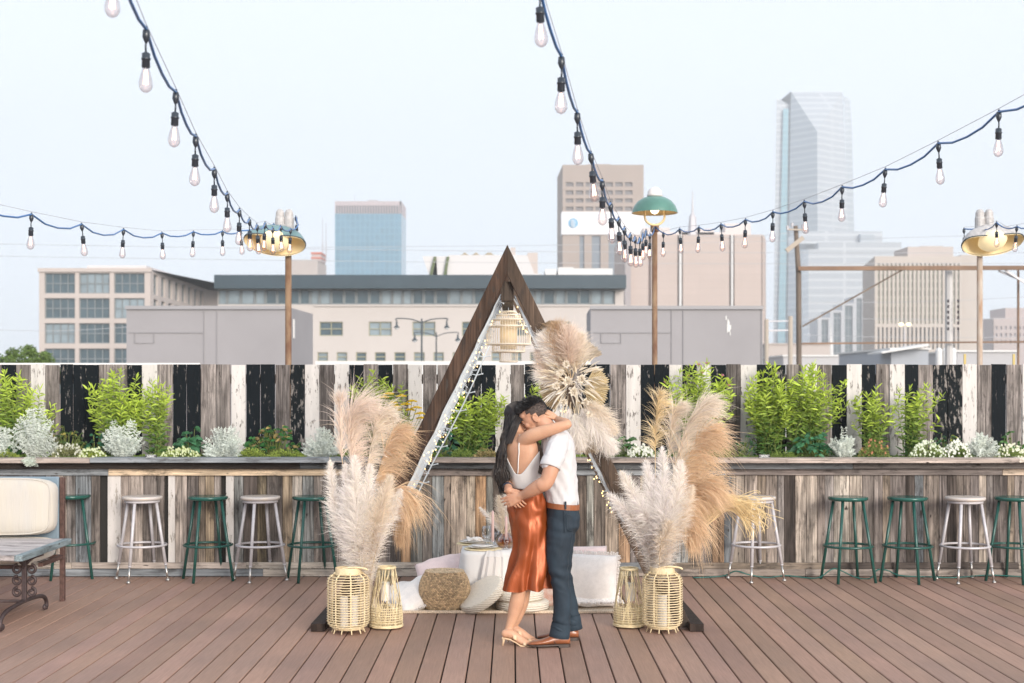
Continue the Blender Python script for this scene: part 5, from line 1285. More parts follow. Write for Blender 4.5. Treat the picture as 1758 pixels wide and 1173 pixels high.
# raffia-like straw sweeping right
t = thing('dried_straw', 'yellow straw-like dried grass sweeping right in front of the pale grey stool', 'dried grass', tuple(W(1165, 920, 10.3))); mb = MB()
for i in range(150):
    a = rnd.uniform(-1, 1); e0 = W(1165, 925, 10.3); m1 = W(1200+rnd.uniform(-10, 14), 885+a*22, 10.25+rnd.uniform(-.1, .1)); m2 = W(1248+rnd.uniform(-14, 12), 868+a*14-6, 10.2+rnd.uniform(-.15, .15)); e = W(1292+rnd.gauss(0, 12), 876+rnd.gauss(4, 14)+max(0, a)*8, 10.15+rnd.uniform(-.15, .15))
    e2 = e+V((rnd.uniform(-.01, .05), 0, rnd.uniform(-.10, .0))); v = rnd.uniform(.75, 1.15)
    mb.ribbon([V(q) for q in catmull([tuple(e0), tuple(m1), tuple(m2), tuple(e), tuple(e2)], 4)], [.0045]*16+[.001], (rnd.uniform(-.8, .8), -1, rnd.uniform(-.5, .5)), 0, (.80*v, .63*v, .36*v))
mb.build('strands', PAM, t)

# ------------------------------------------------------------ dried flower arrangement on the arch
YD = 10.06
t = thing('dried_flower_arrangement', 'large cream arrangement of pampas, palm fans and white flowers on the right triangle leg', 'flower arrangement', tuple(W(985, 680, YD)))
cen = W(985, 675, YD)
def fan(px, py, r, a0, a1, tone, tilt=0, n=26, Y=YD-.03):
    mb = MB(); c = W(px, py, Y); R_ = r*Y/F
    for i in range(n):
        a = rad(a0+(a1-a0)*i/n); b_ = rad(a0+(a1-a0)*(i+.5)/n); e = rad(a0+(a1-a0)*(i+1)/n); rr = R_*rnd.uniform(.93, 1.03)
        f = lambda an, q, dy: c+V((math.cos(an)*q, dy, math.sin(an)*q))
        v = rnd.uniform(.85, 1.1); co = (tone[0]*v, tone[1]*v, tone[2]*v)
        mb.face([f(b_, .01, 0), f(a, rr*.92, .012+tilt), f(b_, rr, -.012+tilt)], 0, co); mb.face([f(b_, .01, 0), f(b_, rr, -.012+tilt), f(e, rr*.92, .012+tilt)], 0, tuple(x*.93 for x in co))
    mb.build('palm_fan', PAM, t)
fan(1002, 665, 46, -75, 62, (.78, .66, .42)); fan(968, 668, 44, 115, 250, (.70, .56, .36), Y=YD+.02); fan(1010, 742, 40, 175, 300, (.78, .66, .46), Y=YD+.02)
fan(1000, 622, 38, 20, 120, (.74, .64, .50), Y=YD+.04); fan(948, 575, 26, 60, 150, (.5, .34, .16), Y=YD+.05)
def AP(pts, hair, n, tone, **kw):
    mb = MB(); plume(mb, [tuple(W(*p)) for p in pts], 0, hair, n, tone, **kw); mb.build('plume', PAM, t)
for pts, hair, n, tone in [
    ([(975, 650, YD), (950, 610, YD-.05), (930, 572, YD-.05)], .13, 1500, WHI), ([(978, 650, YD), (962, 600, YD-.05), (955, 556, YD-.05)], .15, 1700, BRN),
    ([(980, 650, YD), (975, 600, YD-.1), (975, 562, YD-.08)], .14, 1600, PNK), ([(982, 650, YD), (992, 610, YD-.05), (994, 572, YD-.05)], .12, 1200, CRM),
    ([(972, 655, YD), (940, 640, YD), (922, 600, YD)], .10, 1200, PNK), ([(970, 660, YD), (940, 650, YD), (926, 640, YD)], .10, 900, WHI),
    ([(990, 690, YD-.05), (1016, 724, YD-.1), (1056, 778, YD-.1)], .15, 2400, WHI), ([(985, 700, YD-.05), (990, 730, YD-.1), (996, 768, YD-.1)], .13, 1800, WHI),
    ([(990, 690, YD-.05), (1024, 705, YD-.1), (1058, 745, YD-.1)], .12, 1500, CRM), ([(980, 690, YD-.05), (975, 720, YD-.05), (972, 745, YD-.05)], .10, 900, GRY)]:
    AP(pts, hair, n, tone, droop=.12, spread=.8, dens0=.2)
# layered pale petals / ferns
mb = MB()
for i in range(230):
    a = rnd.uniform(0, 6.28); r = rnd.random()**.6; p = W(982+math.cos(a)*38*r, 655+math.sin(a)*46*r, YD-.10+.08*r); d = V((math.cos(a)*r*1.1+rnd.uniform(-.3, .3), -rnd.uniform(.1, .7), -math.sin(a)*r*1.1+rnd.uniform(-.3, .3)))
    v = rnd.uniform(.85, 1.1); tone = rnd.choice([(.82, .74, .60), (.80, .70, .54), (.86, .82, .76)]); leaf(mb, p, d, rnd.uniform(.06, .15), rnd.uniform(.006, .016), tuple(x*v for x in tone), curl=rnd.uniform(0, .3))
mb.build('dried_petals', PAM, t)
def blossom(px, py, r, Y):
    mb = MB(); c = W(px, py, Y); R_ = r*Y/F
    for j, (k_, rr, el) in enumerate(((9, 1, .15), (8, .8, .5), (6, .55, .95))):
        for i in range(k_):
            a = 2*math.pi*(i+.5*j)/k_; d = V((math.cos(a)*math.cos(el), -math.sin(el), math.sin(a)*math.cos(el))); leaf(mb, c, d, R_*rr*.8, R_*.6, (.84, .77, .66), up=V((0, -1, 0)), curl=-.2)
    mb.build('blossom', PAM, t)
for px, py, r in [(975, 655, 13), (962, 640, 10), (985, 672, 12), (955, 662, 10), (998, 650, 11), (972, 625, 9), (1005, 690, 10), (968, 690, 9), (1012, 712, 9)]: blossom(px, py, r, YD-.17)
# ============================================================ picnic set inside the arch
JUTE = newmat('braided_jute'); m, nt, b = JUTE; JUTE = m
wv = nt.nodes.new('ShaderNodeTexWave'); wv.inputs['Scale'].default_value = 9; wv.inputs['Distortion'].default_value = 2; wv.inputs['Detail'].default_value = 2
nt.links.new(coords(nt, (3, 8, 3)), wv.inputs[0]); nt.links.new(mixc(nt, wv.outputs['Fac'], (.42, .32, .22), (.66, .55, .42)), b.inputs['Base Color']); b.inputs['Roughness'].default_value = .9; bump(nt, b, wv.outputs['Fac'], .8, .006)
t = thing('jute_rug', 'braided natural jute rug under the picnic table and cushions', 'rug', (0, 11.5, 0)); mb = MB()
x0, x1, y0, y1 = X(690, 10.85), X(1057, 10.85), 10.86, 12.05
mb.bb(x0, x1, y0, y1, .003, .016)
mb.build('rug_field', JUTE, t, bevel=.004); mb = MB()
n = 110
for i in range(n):
    xx = x0+(x1-x0)*(i+.5)/n
    for s in (-1, 1): mb.ell((xx+s*.002, y0-.003, .012+s*.004), .0105, .012, .009, fr=Matrix.Rotation(rad(35*s), 3, 'Y'), n=8, k=5)
mb.build('braided_edge', M('jute_braid', (.62, .50, .38), .9, var=.25, vs=60), t, smooth=True)
def cushion(name, label, c, w, d, h, mat, rot=None, cat='cushion', fringe=None, pinch=.25, grp=None, label2=None, band=False):
    t = thing(name, label, cat, tuple(c), grp); mb = MB(); c = V(c); N_ = 22; rot = rot or Matrix.Identity(3)
    top, bot = [], []
    for i in range(N_+1):
        rt, rb = [], []
        for j in range(N_+1):
            u, v = -1+2*i/N_, -1+2*j/N_; e = (1-abs(u)**2.3)*(1-abs(v)**2.3); th = h/2*(max(e, 0))**.45
            s = 1-pinch*.25*(abs(u)**2*(1-abs(v)**2))*0-pinch*.12*((1-abs(u)**4)*abs(v)**6+(1-abs(v)**4)*abs(u)**6)
            wz = .006*noise.noise(V((u*2.3+c.x*9, v*2.3, c.z*9)))*(1+2*(u*u+v*v))
            rt.append(c+rot @ V((u*w/2*s, v*d/2*s, th+wz))); rb.append(c+rot @ V((u*w/2*s, v*d/2*s, -th+wz)))
        top.append(rt); bot.append(rb)
    for i in range(N_):
        for j in range(N_):
            mb.face([top[i][j], top[i+1][j], top[i+1][j+1], top[i][j+1]]); mb.face([bot[i][j], bot[i][j+1], bot[i+1][j+1], bot[i+1][j]])
    o = mb.build('cushion_cover', mat, t)
    bm = bmesh.new(); bm.from_mesh(o.data); bmesh.ops.remove_doubles(bm, verts=bm.verts, dist=.0008); bm.to_mesh(o.data); bm.free(); o.data.polygons.foreach_set('use_smooth', [True]*len(o.data.polygons))
    if fringe:
        fb = MB()
        for side in range(4):
            for i in range(46):
                u = -1+2*i/45; p = [(u, -1), (1, u), (u, 1), (-1, u)][side]; o_ = [(0, -1), (1, 0), (0, 1), (-1, 0)][side]
                a = c+rot @ V((p[0]*w/2*.98, p[1]*d/2*.98, 0)); L = .022
                e = a+rot @ V((o_[0]*L+rnd.uniform(-.006, .006), o_[1]*L+rnd.uniform(-.006, .006), rnd.uniform(-.012, .012)))
                fb.tube([a, e], [.004, .0055], 5)
        fb.build('fringe', fringe, t)
    return t
LIN = M('ivory_linen', (.86, .80, .755), .9, var=.06, vs=30, bmp=.5, bs=220, sheen=.3); LINP = M('pale_pink_linen', (.76, .60, .58), .9, var=.05, vs=30, bmp=.4, bs=200, sheen=.3)
KNIT = M('chunky_ivory_knit', (.86, .80, .755), .95, bmp=1.0, bs=70, var=.15, vs=70, bd=.012)
RX = lambda a: Matrix.Rotation(rad(a), 3, 'X'); RZ = lambda a: Matrix.Rotation(rad(a), 3, 'Z'); RY = lambda a: Matrix.Rotation(rad(a), 3, 'Y')
cushion('floor_cushion', 'big ivory fringed cushion standing upright right of the couple', (X(1014, 11.15), 11.16, .215), .42, .41, .25, LIN, RZ(-3) @ RX(80) @ RZ(-2), fringe=KNIT)
mb = MB()   # woven lower band of that cushion
cushion('floor_cushion', 'flat ivory fringed floor cushion under the tall upright one', (X(1010, 11.25), 11.22, .060), .46, .44, .10, KNIT, RZ(4), fringe=KNIT)
cushion('pink_cushion', 'pale pink cushion peeking out behind the big ivory cushion', (X(1000, 11.5), 11.50, .235), .42, .42, .14, LINP, RZ(6) @ RX(76))
cushion('floor_cushion', 'ivory cushion with patterned side partly hidden behind the couple', (X(930, 11.35), 11.42, .13), .44, .40, .13, LIN, RZ(-8) @ RX(24), fringe=KNIT)
cushion('patterned_cushion', 'small terracotta and pink patterned cushion low behind the couple', (X(940, 11.2), 11.22, .10), .26, .26, .09, M('terracotta_pattern', (.55, .26, .18), .9, c2=(.72, .58, .5), vs=28), RZ(10) @ RX(60))
cushion('throw_cushion', 'ivory tasselled cushion slumped at the left end of the rug', (X(715, 11.15), 11.10, .105), .40, .40, .15, LIN, RY(-20) @ RX(22) @ RZ(18), fringe=KNIT)
cushion('pink_cushion', 'pale pink cushion leaning between the slumped ivory cushion and the table', (X(760, 11.4), 11.50, .20), .42, .42, .15, LINP, RZ(4) @ RY(-14) @ RX(38))
cushion('throw_cushion', 'ivory cushion lying behind the slumped one at the left', (X(712, 11.6), 11.62, .07), .42, .40, .13, LIN, RZ(-12))
def poufmat(nm, c, c2, sc_=60):
    m, nt, b = newmat(nm); tc = nt.nodes.new('ShaderNodeTexCoord'); w1 = nt.nodes.new('ShaderNodeTexWave'); w1.bands_direction = 'Z'; w1.inputs['Scale'].default_value = sc_/6.28*1.0; w1.inputs['Distortion'].default_value = 1.2; w1.inputs['Detail'].default_value = 1
    nt.links.new(tc.outputs['Object'], w1.inputs[0]); n2 = noi(nt, coords(nt, (60, 60, 160)), 1, 3)
    f = nt.nodes.new('ShaderNodeMath'); f.operation = 'MULTIPLY'; nt.links.new(w1.outputs['Fac'], f.inputs[0]); nt.links.new(ramp(nt, n2, .3, .7, (.3,)*3, (1.4,)*3), f.inputs[1])
    nt.links.new(mixc(nt, f.outputs[0], c, c2), b.inputs['Base Color']); b.inputs['Roughness'].default_value = .85; bump(nt, b, f.outputs[0], 1.0, .006); return m
# seagrass pouf: woven strands as real tori with staggered bumps
t = thing('seagrass_pouf', 'round woven brown seagrass pouf at the left of the picnic table', 'pouf', (X(763, 11.0), 11.0, .016)); c = V((X(763, 11.0), 11.02, .016)); mb = MB(); SG = M('seagrass', (1, 1, 1), .8, attr=True, var=.25, vs=60)
Rp, Hp = .192, .285
for i in range(24):
    f = (i+.5)/24; z = c.z+Hp*f; r = Rp*(1.02-.27*abs(2*f-1)**2.2)
    for q in range(60):
        a = 2*math.pi*(q+.5*(i % 2))/60; p = c+V((r*math.cos(a), r*math.sin(a), z-c.z)); v = rnd.uniform(.6, 1.25)
        fr = Matrix.Rotation(a+math.pi/2, 3, 'Z') @ Matrix.Rotation(rad(18 if i % 2 else -18), 3, 'Y'); mb.ell(p, .0125, .007, .0072, fr=fr, n=6, k=4, co=(.52*v, .37*v, .22*v))
for i in range(11):
    r = Rp*.77*(1-i/11.5); n_ = max(6, int(56*r/Rp))
    for q in range(n_):
        a = 2*math.pi*q/n_; p = c+V((r*math.cos(a), r*math.sin(a), Hp+.004*math.cos(i/11*1.5))); v = rnd.uniform(.7, 1.25); mb.ell(p, .012, .008, .006, fr=Matrix.Rotation(a+math.pi/2, 3, 'Z'), n=6, k=4, co=(.56*v, .42*v, .27*v))
mb.build('weave', SG, t, smooth=True)
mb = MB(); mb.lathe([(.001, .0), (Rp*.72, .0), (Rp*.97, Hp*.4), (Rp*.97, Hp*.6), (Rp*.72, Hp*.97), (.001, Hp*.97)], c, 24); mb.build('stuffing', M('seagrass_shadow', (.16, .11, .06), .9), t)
# round woven seat pads
PADM = poufmat('woven_pad', (.66, .58, .47), (.82, .75, .65), 120); PADT = M('pale_pad_top', (.74, .66, .55), .85, var=.08, vs=60, bmp=.5, bs=150)
def pad(label, c, r, h, rot=None):
    t = thing('round_seat_pad', label, 'seat pad', tuple(c), 'round woven seat pads'); rot = rot or Matrix.Identity(3); mb = MB(); mb.lathe([(r*.93, -h/2), (r*.985, -h*.40), (r, -h*.1), (r, h*.15), (r*.985, h*.36), (r*.93, h*.47)], c, 56, rot=rot); mb.build('woven_side', PADM, t, smooth=True)
    mb = MB(); mb.lathe([(.001, h*.50), (r*.5, h*.52), (r*.88, h*.5), (r*.935, h*.465)], c, 56, rot=rot); mb.lathe([(.001, -h*.50), (r*.935, -h*.495)], c, 56, rot=rot); mb.build('pad_top', PADT, t, smooth=True)
pad('round woven seat pad at the bottom of the stack behind the woman', (X(897, 10.98), 10.99, .053), .205, .070)
pad('round woven seat pad on top of the stack behind the woman', (X(889, 10.98), 11.0, .128), .200, .072)
pad('round woven seat pad leaning tilted against the stack', (X(827, 10.9), 10.93, .135), .195, .072, RY(-33) @ RX(18))
# low table with cloth
TX0, TX1, TY0, TY1, TH = X(791, 11.2), X(935, 11.2), 11.2, 11.95, Z(948, 11.2)
t = thing('low_table', 'low picnic table hidden under a white cloth', 'table', (0, 11.5, .016)); mb = MB(); mb.bb(TX0+.04, TX1-.04, TY0+.04, TY1-.04, TH-.03, TH-.004); mb.build('tabletop', ARW, t)
for x_ in (TX0+.05, TX1-.05):
    for y_ in (TY0+.05, TY1-.05): mb = MB(); mb.bb(x_-.0, x_+.03, y_-.02, y_+.02, .018, TH-.031); mb.build('leg', ARW, t)
CL = M('white_tablecloth', (.80, .775, .76), .85, bmp=.15, bs=300, trans=.15)
mb = MB(); per = []
n = 150; cx, cy = (TX0+TX1)/2, (TY0+TY1)/2; hx, hy = (TX1-TX0)/2, (TY1-TY0)/2
def sq(a, e=8):
    ca, sa = math.cos(a), math.sin(a); r = (abs(ca)**e+abs(sa)**e)**(-1/e); return ca*r, sa*r
R = []
for zf in [-1]+[k/16 for k in range(17)]:
    ring = []
    for i in range(n):
        a = 2*math.pi*i/n; u, v = sq(a)
        if zf < 0: ring.append(V((cx, cy, TH))+V((u*hx*.02, v*hy*.02, 0))); continue
        out = .004+.035*zf*(.5+.5*math.sin(a*17+2*math.sin(a*5)))+.02*zf; z = TH-(TH-.03)*zf**1.0
        if zf == 0: out = 0
        ring.append(V((cx+u*(hx+out), cy+v*(hy+out), z+(.006*math.sin(a*13) if zf == 1 else 0))))
    R.append(ring)
mb.rings(R, cap=False); mb.rings([R[0][::-1], R[0][::-1]], cap=True)
tag(mb.build('tablecloth', CL, smooth=True), 'white cloth draped to the rug over the low picnic table', 'tablecloth')
# gauze runner
mb = MB(); GZM = M('gauze', (.84, .80, .77), .9, trans=.4)
rows = []
for j in range(24):
    f = j/23; row = []
    for i in range(9):
        u = -1+i/4; xx = X(842, 11.2)+u*(.05+.05*f*(1 if f > .4 else .4))+.03*math.sin(f*5); 
        if f < .4: p = V((xx, TY0+.5-.52*f/.4, TH+.006+.004*math.sin(i*1.3)))
        else: g = (f-.4)/.6; p = V((xx+.05*g, TY0-.055-.03*g+.012*math.sin(i*2.1), TH-.01-(TH-.09)*g))
        row.append(p)
    rows.append(row)
for a, b_ in zip(rows, rows[1:]):
    for i in range(8): mb.face([a[i], a[i+1], b_[i+1], b_[i]])
tag(mb.build('table_runner', GZM, smooth=True), 'sheer pale gauze runner hanging over the front of the picnic table', 'table runner')
GLS = glassmat('clear_glass', (.95, .96, .96), .02, .35); AMB = glassmat('amber_glass', (.80, .52, .22), .03, .45)
PINK = M('blush_candle', (.80, .58, .54), .5, trans=.2); PORC = M('white_porcelain', (.82, .81, .79), .2)
def goblet(label, x, y, s=1.0):
    t = thing('goblet', label, 'glass', (x, y, TH+.004), 'pressed glass goblets on the picnic table'); mb = MB()
    mb.lathe([(.001, 0), (.036*s, .002), (.03*s, .008), (.008*s, .02), (.010*s, .045), (.018*s, .055), (.007*s, .066), (.012*s, .078), (.034*s, .098), (.041*s, .125), (.040*s, .155), (.034*s, .185), (.0325*s, .185), (.038*s, .155), (.038*s, .125), (.03*s, .10), (.001, .09)], (x, y, TH+.004), 24); mb.build('glass_body', GLS, t, smooth=True)
goblet('clear stemmed goblet at the left end of the picnic table', X(836, 11.35), 11.35, 1.05); goblet('second clear goblet half hidden behind the left one', X(850, 11.6), 11.62, 1.0)
def taper(label, x, y, zh, z0):
    t = thing('candlestick', label, 'candlestick', (x, y, TH+.004), 'blush taper candles in glass holders'); mb = MB()
    mb.lathe([(.001, 0), (.030, .002), (.026, .008), (.008, .016), (.012, .03), (.008, .045), (.019, .06), (.016, z0), (.012, z0), (.001, z0-.01)], (x, y, TH+.004), 18); mb.build('glass_holder', GLS, t, smooth=True)
    mb = MB(); mb.tube([(x, y, TH+z0-.01), (x, y, TH+z0+zh-.01), (x, y, TH+z0+zh)], [.0115, .010, .004], 12); mb.build('candle_stick', PINK, t, smooth=True)
taper('tall blush pink taper candle in front of the goblet', X(846, 11.3), 11.28, .235, .085); taper('blush pink taper candle close to the back of the woman', X(869, 11.35), 11.34, .175, .095)
t = thing('amber_vase', 'round amber glass vase holding small pampas stems on the picnic table', 'vase', (X(868, 11.5), 11.5, TH+.004)); mb = MB(); mb.lathe([(.001, .002), (.055, .003), (.078, .03), (.082, .055), (.065, .085), (.04, .10), (.042, .112), (.038, .112), (.036, .10), (.06, .083), (.076, .055), (.001, .01)], (X(868, 11.5), 11.5, TH+.004), 28); mb.build('glass_body', AMB, t, smooth=True)
t = thing('pampas_stems', 'small bunch of pale pampas in the amber vase beside the woman', 'dried grass', (X(868, 11.5), 11.5, TH+.1))
for pts, hr, n, tn in [([(864, 920), (850, 898), (822, 870)], .06, 500, WHI), ([(866, 920), (862, 885), (856, 850)], .075, 700, CRM), ([(870, 920), (872, 880), (868, 846)], .07, 600, WHI), ([(868, 920), (880, 890), (884, 860)], .07, 500, CRM), ([(866, 920), (856, 900), (842, 880)], .06, 400, CRM)]:
    mb = MB(); plume(mb, [tuple(W(p[0], p[1], 11.48)) for p in pts], 0, hr, n, tn, droop=.15, spread=.7, dens0=.2, w=.0024); mb.build('plume', PAM, t)
def plate(label, x, y):
    t = thing('plate', label, 'plate', (x, y, TH+.004), 'white plates on woven chargers'); mb = MB(); mb.lathe([(.001, .001), (.150, .001), (.152, .005), (.145, .008), (.001, .008)], (x, y, TH+.004), 36); mb.build('woven_charger', RAT2, t, smooth=True)
    mb = MB(); mb.lathe([(.001, .011), (.08, .012), (.125, .022), (.127, .024), (.08, .016), (.001, .015)], (x, y, TH+.004), 36); mb.build('china', PORC, t, smooth=True)
    mb = MB(); mb.lathe([(.001, .022), (.06, .022), (.095, .033), (.096, .035), (.001, .028)], (x, y, TH+.004), 36); mb.build('small_dish', PORC, t, smooth=True)
plate('white plates stacked on a woven charger at the front of the picnic table', X(829, 11.38), 11.37); plate('stacked plates at the back left of the picnic table', X(815, 11.75), 11.74)
cushion('napkin', 'white linen napkin folded on the back plates', (X(815, 11.7), 11.7, TH+.05), .13, .10, .02, LIN, RZ(10), cat='napkin')

# ============================================================ sofa and table at left
CUSH = newmat('cream_outdoor_fabric'); m, nt, b = CUSH; CUSH = m
f = ramp(nt, noi(nt, coords(nt, (9, 9, .6)), 1, 4), .3, .7); nt.links.new(mixc(nt, f, (.46, .43, .40), (.50, .45, .375)), b.inputs['Base Color']); b.inputs['Roughness'].default_value = .85; b.inputs['Sheen Weight'].default_value = .2
bump(nt, b, noi(nt, coords(nt, (26, 26, 1.5)), 1, 3), .35, .02)
t = thing('outdoor_sofa', 'cream cushioned outdoor sofa with a rusty brown metal frame at the left edge', 'sofa', (-4.3, 11.5, 0))
def softbox(mb, c, w, d, h, e=5, n=36, k=14, sag=0):
    R = []; c = V(c)
    for i in range(k+1):
        f = -1+2*i/k; rr = (1-abs(f)**6)**(1/3) if abs(f) < 1 else .0; rr = max(rr, .02); ring = []
        for j in range(n):
            a = 2*math.pi*j/n; u, v = sq(a, e); s = .90+.10*rr if rr > .3 else rr*3*.93
            s = min(s, 1)*(1 if rr > .02 else .02); ring.append(c+V((u*w/2*s, v*d/2*s, f*h/2)))
        R.append(ring)
    mb.rings(R)
def slab_cushion(par, name, c, w, d, h, puff=.03, rot=None):
    """plump box cushion: rounded outline in XZ, thickness in Y (rot applied after)"""
    mb = MB(); rot = rot or Matrix.Identity(3); R = []; n = 64; c = V(c)
    for f, s, in ((-1, .0), (-1, .5), (-.97, .82), (-.82, .95), (-.55, .99), (0, 1.0), (.55, .99), (.82, .95), (.97, .82), (1, .5), (1, 0)):
        ring = []
        for j in range(n):
            a = 2*math.pi*j/n; u, v = sq(a, 7); ss = max(s, .01); pf = puff*(1-ss)*(1 if f > 0 else -1)
            ring.append(c+rot @ V((u*(w/2)*ss, f*d/2+pf*.8, v*(h/2)*ss)))
        R.append(ring)
    mb.rings(R); o = mb.build(name, CUSH, par, smooth=True)
    mb = MB()
    for f in (-.80, .80):
        P = []
        for j in range(n):
            a = 2*math.pi*j/n; u, v = sq(a, 7); P.append(c+rot @ V((u*(w/2)*.958, f*d/2+.004*(1 if f > 0 else -1), v*(h/2)*.958)))
        mb.tube(P, .006, 6, closed=True)
    mb.build('piping', CUSH, o, smooth=True)
    return o
slab_cushion(t, 'back_cushion', (-4.34, 11.34, .775), 1.42, .20, .46, rot=RX(-6))
slab_cushion(t, 'seat_cushion', (-4.36, 11.10, .452), 1.48, .62, .16, rot=Matrix.Identity(3))
mb = MB(); mb.bb(-5.1, -3.655, 11.47, 11.50, .50, 1.005); mb.build('back_sling', M('blue_grey_sling', (.17, .23, .28), .6, var=.15, vs=8), t, bevel=.01)
mb = MB()
mb.bb(-3.65, -3.612, 11.47, 11.51, .0, 1.0); mb.build('rear_post', RUSTY, t, bevel=.003)
mb = MB(); mb.bb(-5.1, -3.65, 11.47, 11.51, .345, .375); mb.bb(-3.65, -3.615, 10.95, 11.47, .345, .375); mb.bb(-5.1, -3.65, 10.82, 10.85, .345, .372); mb.build('seat_rail', RUSTY, t, bevel=.003)
mb = MB(); mb.bb(-5.1, -5.06, 10.9, 10.94, 0, .345); mb.bb(-5.1, -5.06, 11.47, 11.51, 0, 1.0); mb.build('leg', RUSTY, t, bevel=.003)
TT = woodmat('grey_table_planks', 0, rough=.55, dark=.3); TE = woodmat('blue_grey_table_edge', 1, rough=.6)
t = thing('garden_table', 'low plank-topped table on scrolled wrought iron trestles at the left edge', 'table', (-4.4, 10.55, 0))
mb = MB(); TZ = .546; yy = 10.0
for i in range(8):
    w_ = 1.1/8; v = rnd.uniform(.9, 1.1); mb.bb(-5.6, -3.50, yy+i*w_+.0015, yy+(i+1)*w_-.0015, TZ-.04, TZ, 0, (.50*v, .45*v, .44*v))
mb.build('plank_top', TT, t, bevel=.002)
mb = MB(); mb.bb(-3.499, -3.44, 9.995, 11.105, TZ-.042, TZ+.001, 0, (.26, .32, .34)); mb.build('end_board', TE, t, bevel=.003)
IRON = M('wrought_iron', (.065, .045, .045), .55, metal=.4, var=.3, vs=30)
def scroll(mb, c, r, turns, a0, sgn, plane, th=.011):
    P = []
    for i in range(26):
        f = i/25; a = a0+sgn*f*turns*2*math.pi; rr = r*(1-.72*f); u, w = math.cos(a)*rr, math.sin(a)*rr
        P.append(V(c)+(V((u, 0, w)) if plane == 'x' else V((0, u, w))))
    mb.tube(P, th, 8)
def trestle(x):
    mb = MB(); mb.bar((x, 10.5, .14), (x, 10.5, TZ-.045), .035, .03, up=(0, 1, 0))
    tr = mb.build('trestle', IRON, t, bevel=.003)
    mb = MB(); P = [(x, 10.02, .02), (x, 10.0, .05), (x, 10.03, .10), (x, 10.15, .135), (x, 10.5, .15), (x, 10.85, .135), (x, 10.97, .10), (x, 11.0, .05), (x, 10.98, .02)]
    mb.tube(catmull(P, 6), .016, 8); mb.ell((x, 10.045, .035), .016, .024, .024); mb.ell((x, 10.955, .035), .016, .024, .024); mb.build('foot_bar', IRON, tr, smooth=True)
    mb = MB()
    for z_ in (.215, .30, .385):
        for s in (-1, 1): scroll(mb, (x+s*.052, 10.5, z_), .036, 1.15, math.pi/2 if s > 0 else math.pi/2, -s, 'x')
    for s in (-1, 1): mb.tube(catmull([(x, 10.5, TZ-.16), (x, 10.5+s*.07, TZ-.09), (x, 10.5+s*.2, TZ-.05)], 5), .011, 8); mb.tube(catmull([(x, 10.5, TZ-.14), (x+s*.06, 10.5, TZ-.08), (x+s*.14, 10.5, TZ-.05)], 5), .010, 8)
    mb.build('scrolls', IRON, tr, smooth=True)
trestle(-3.6); trestle(-5.3)
mb = MB(); mb.tube([(-5.3, 10.5, .15), (-3.6, 10.5, .15)], .011, 8); mb.build('stretcher', IRON, t, smooth=True)
# ============================================================ the couple
YP = 9.6
def H(px, py, Y=YP): return W(px, py, Y)
def hp(px, py, Y, r): p = W(px, py, Y); return (p.x, p.y, p.z, r)
def skinmat(name, c, c2):
    m, nt, b = newmat(name); nt.links.new(mixc(nt, ramp(nt, noi(nt, coords(nt), 9, 4), .3, .7), c, c2), b.inputs['Base Color'])
    b.inputs['Roughness'].default_value = .5; b.inputs['Subsurface Weight'].default_value = .12; b.inputs['Subsurface Radius'].default_value = (.02, .008, .004); b.inputs['Subsurface Scale'].default_value = .5
    b.inputs['Specular IOR Level'].default_value = .35
    bump(nt, b, noi(nt, coords(nt), 220, 3), .08, .002); return m
SKM = skinmat('man_skin', (.52, .285, .185), (.46, .235, .15)); SKW = skinmat('woman_skin', (.58, .335, .215), (.50, .27, .17))
def torso(mb, secs, n=36, e=2.4, sub=4):
    """secs: (px, py, Y, a, b, yaw) horizontal-ish superellipse rings, a = half extent along yaw axis"""
    Q = catmull([tuple(W(s[0], s[1], s[2]))+(s[3], s[4], s[5]) for s in secs], sub); R = []
    for q in Q:
        c = V(q[:3]); ya = rad(q[5]); ring = []
        for i in range(n):
            t_ = 2*math.pi*i/n; ca, sa = math.cos(t_), math.sin(t_); r = (abs(ca)**e+abs(sa)**e)**(-1/e); u, v = ca*r*q[3], sa*r*q[4]
            ring.append(c+V((u*math.cos(ya)-v*math.sin(ya), u*math.sin(ya)+v*math.cos(ya), 0)))
        R.append(ring)
    mb.rings(R)
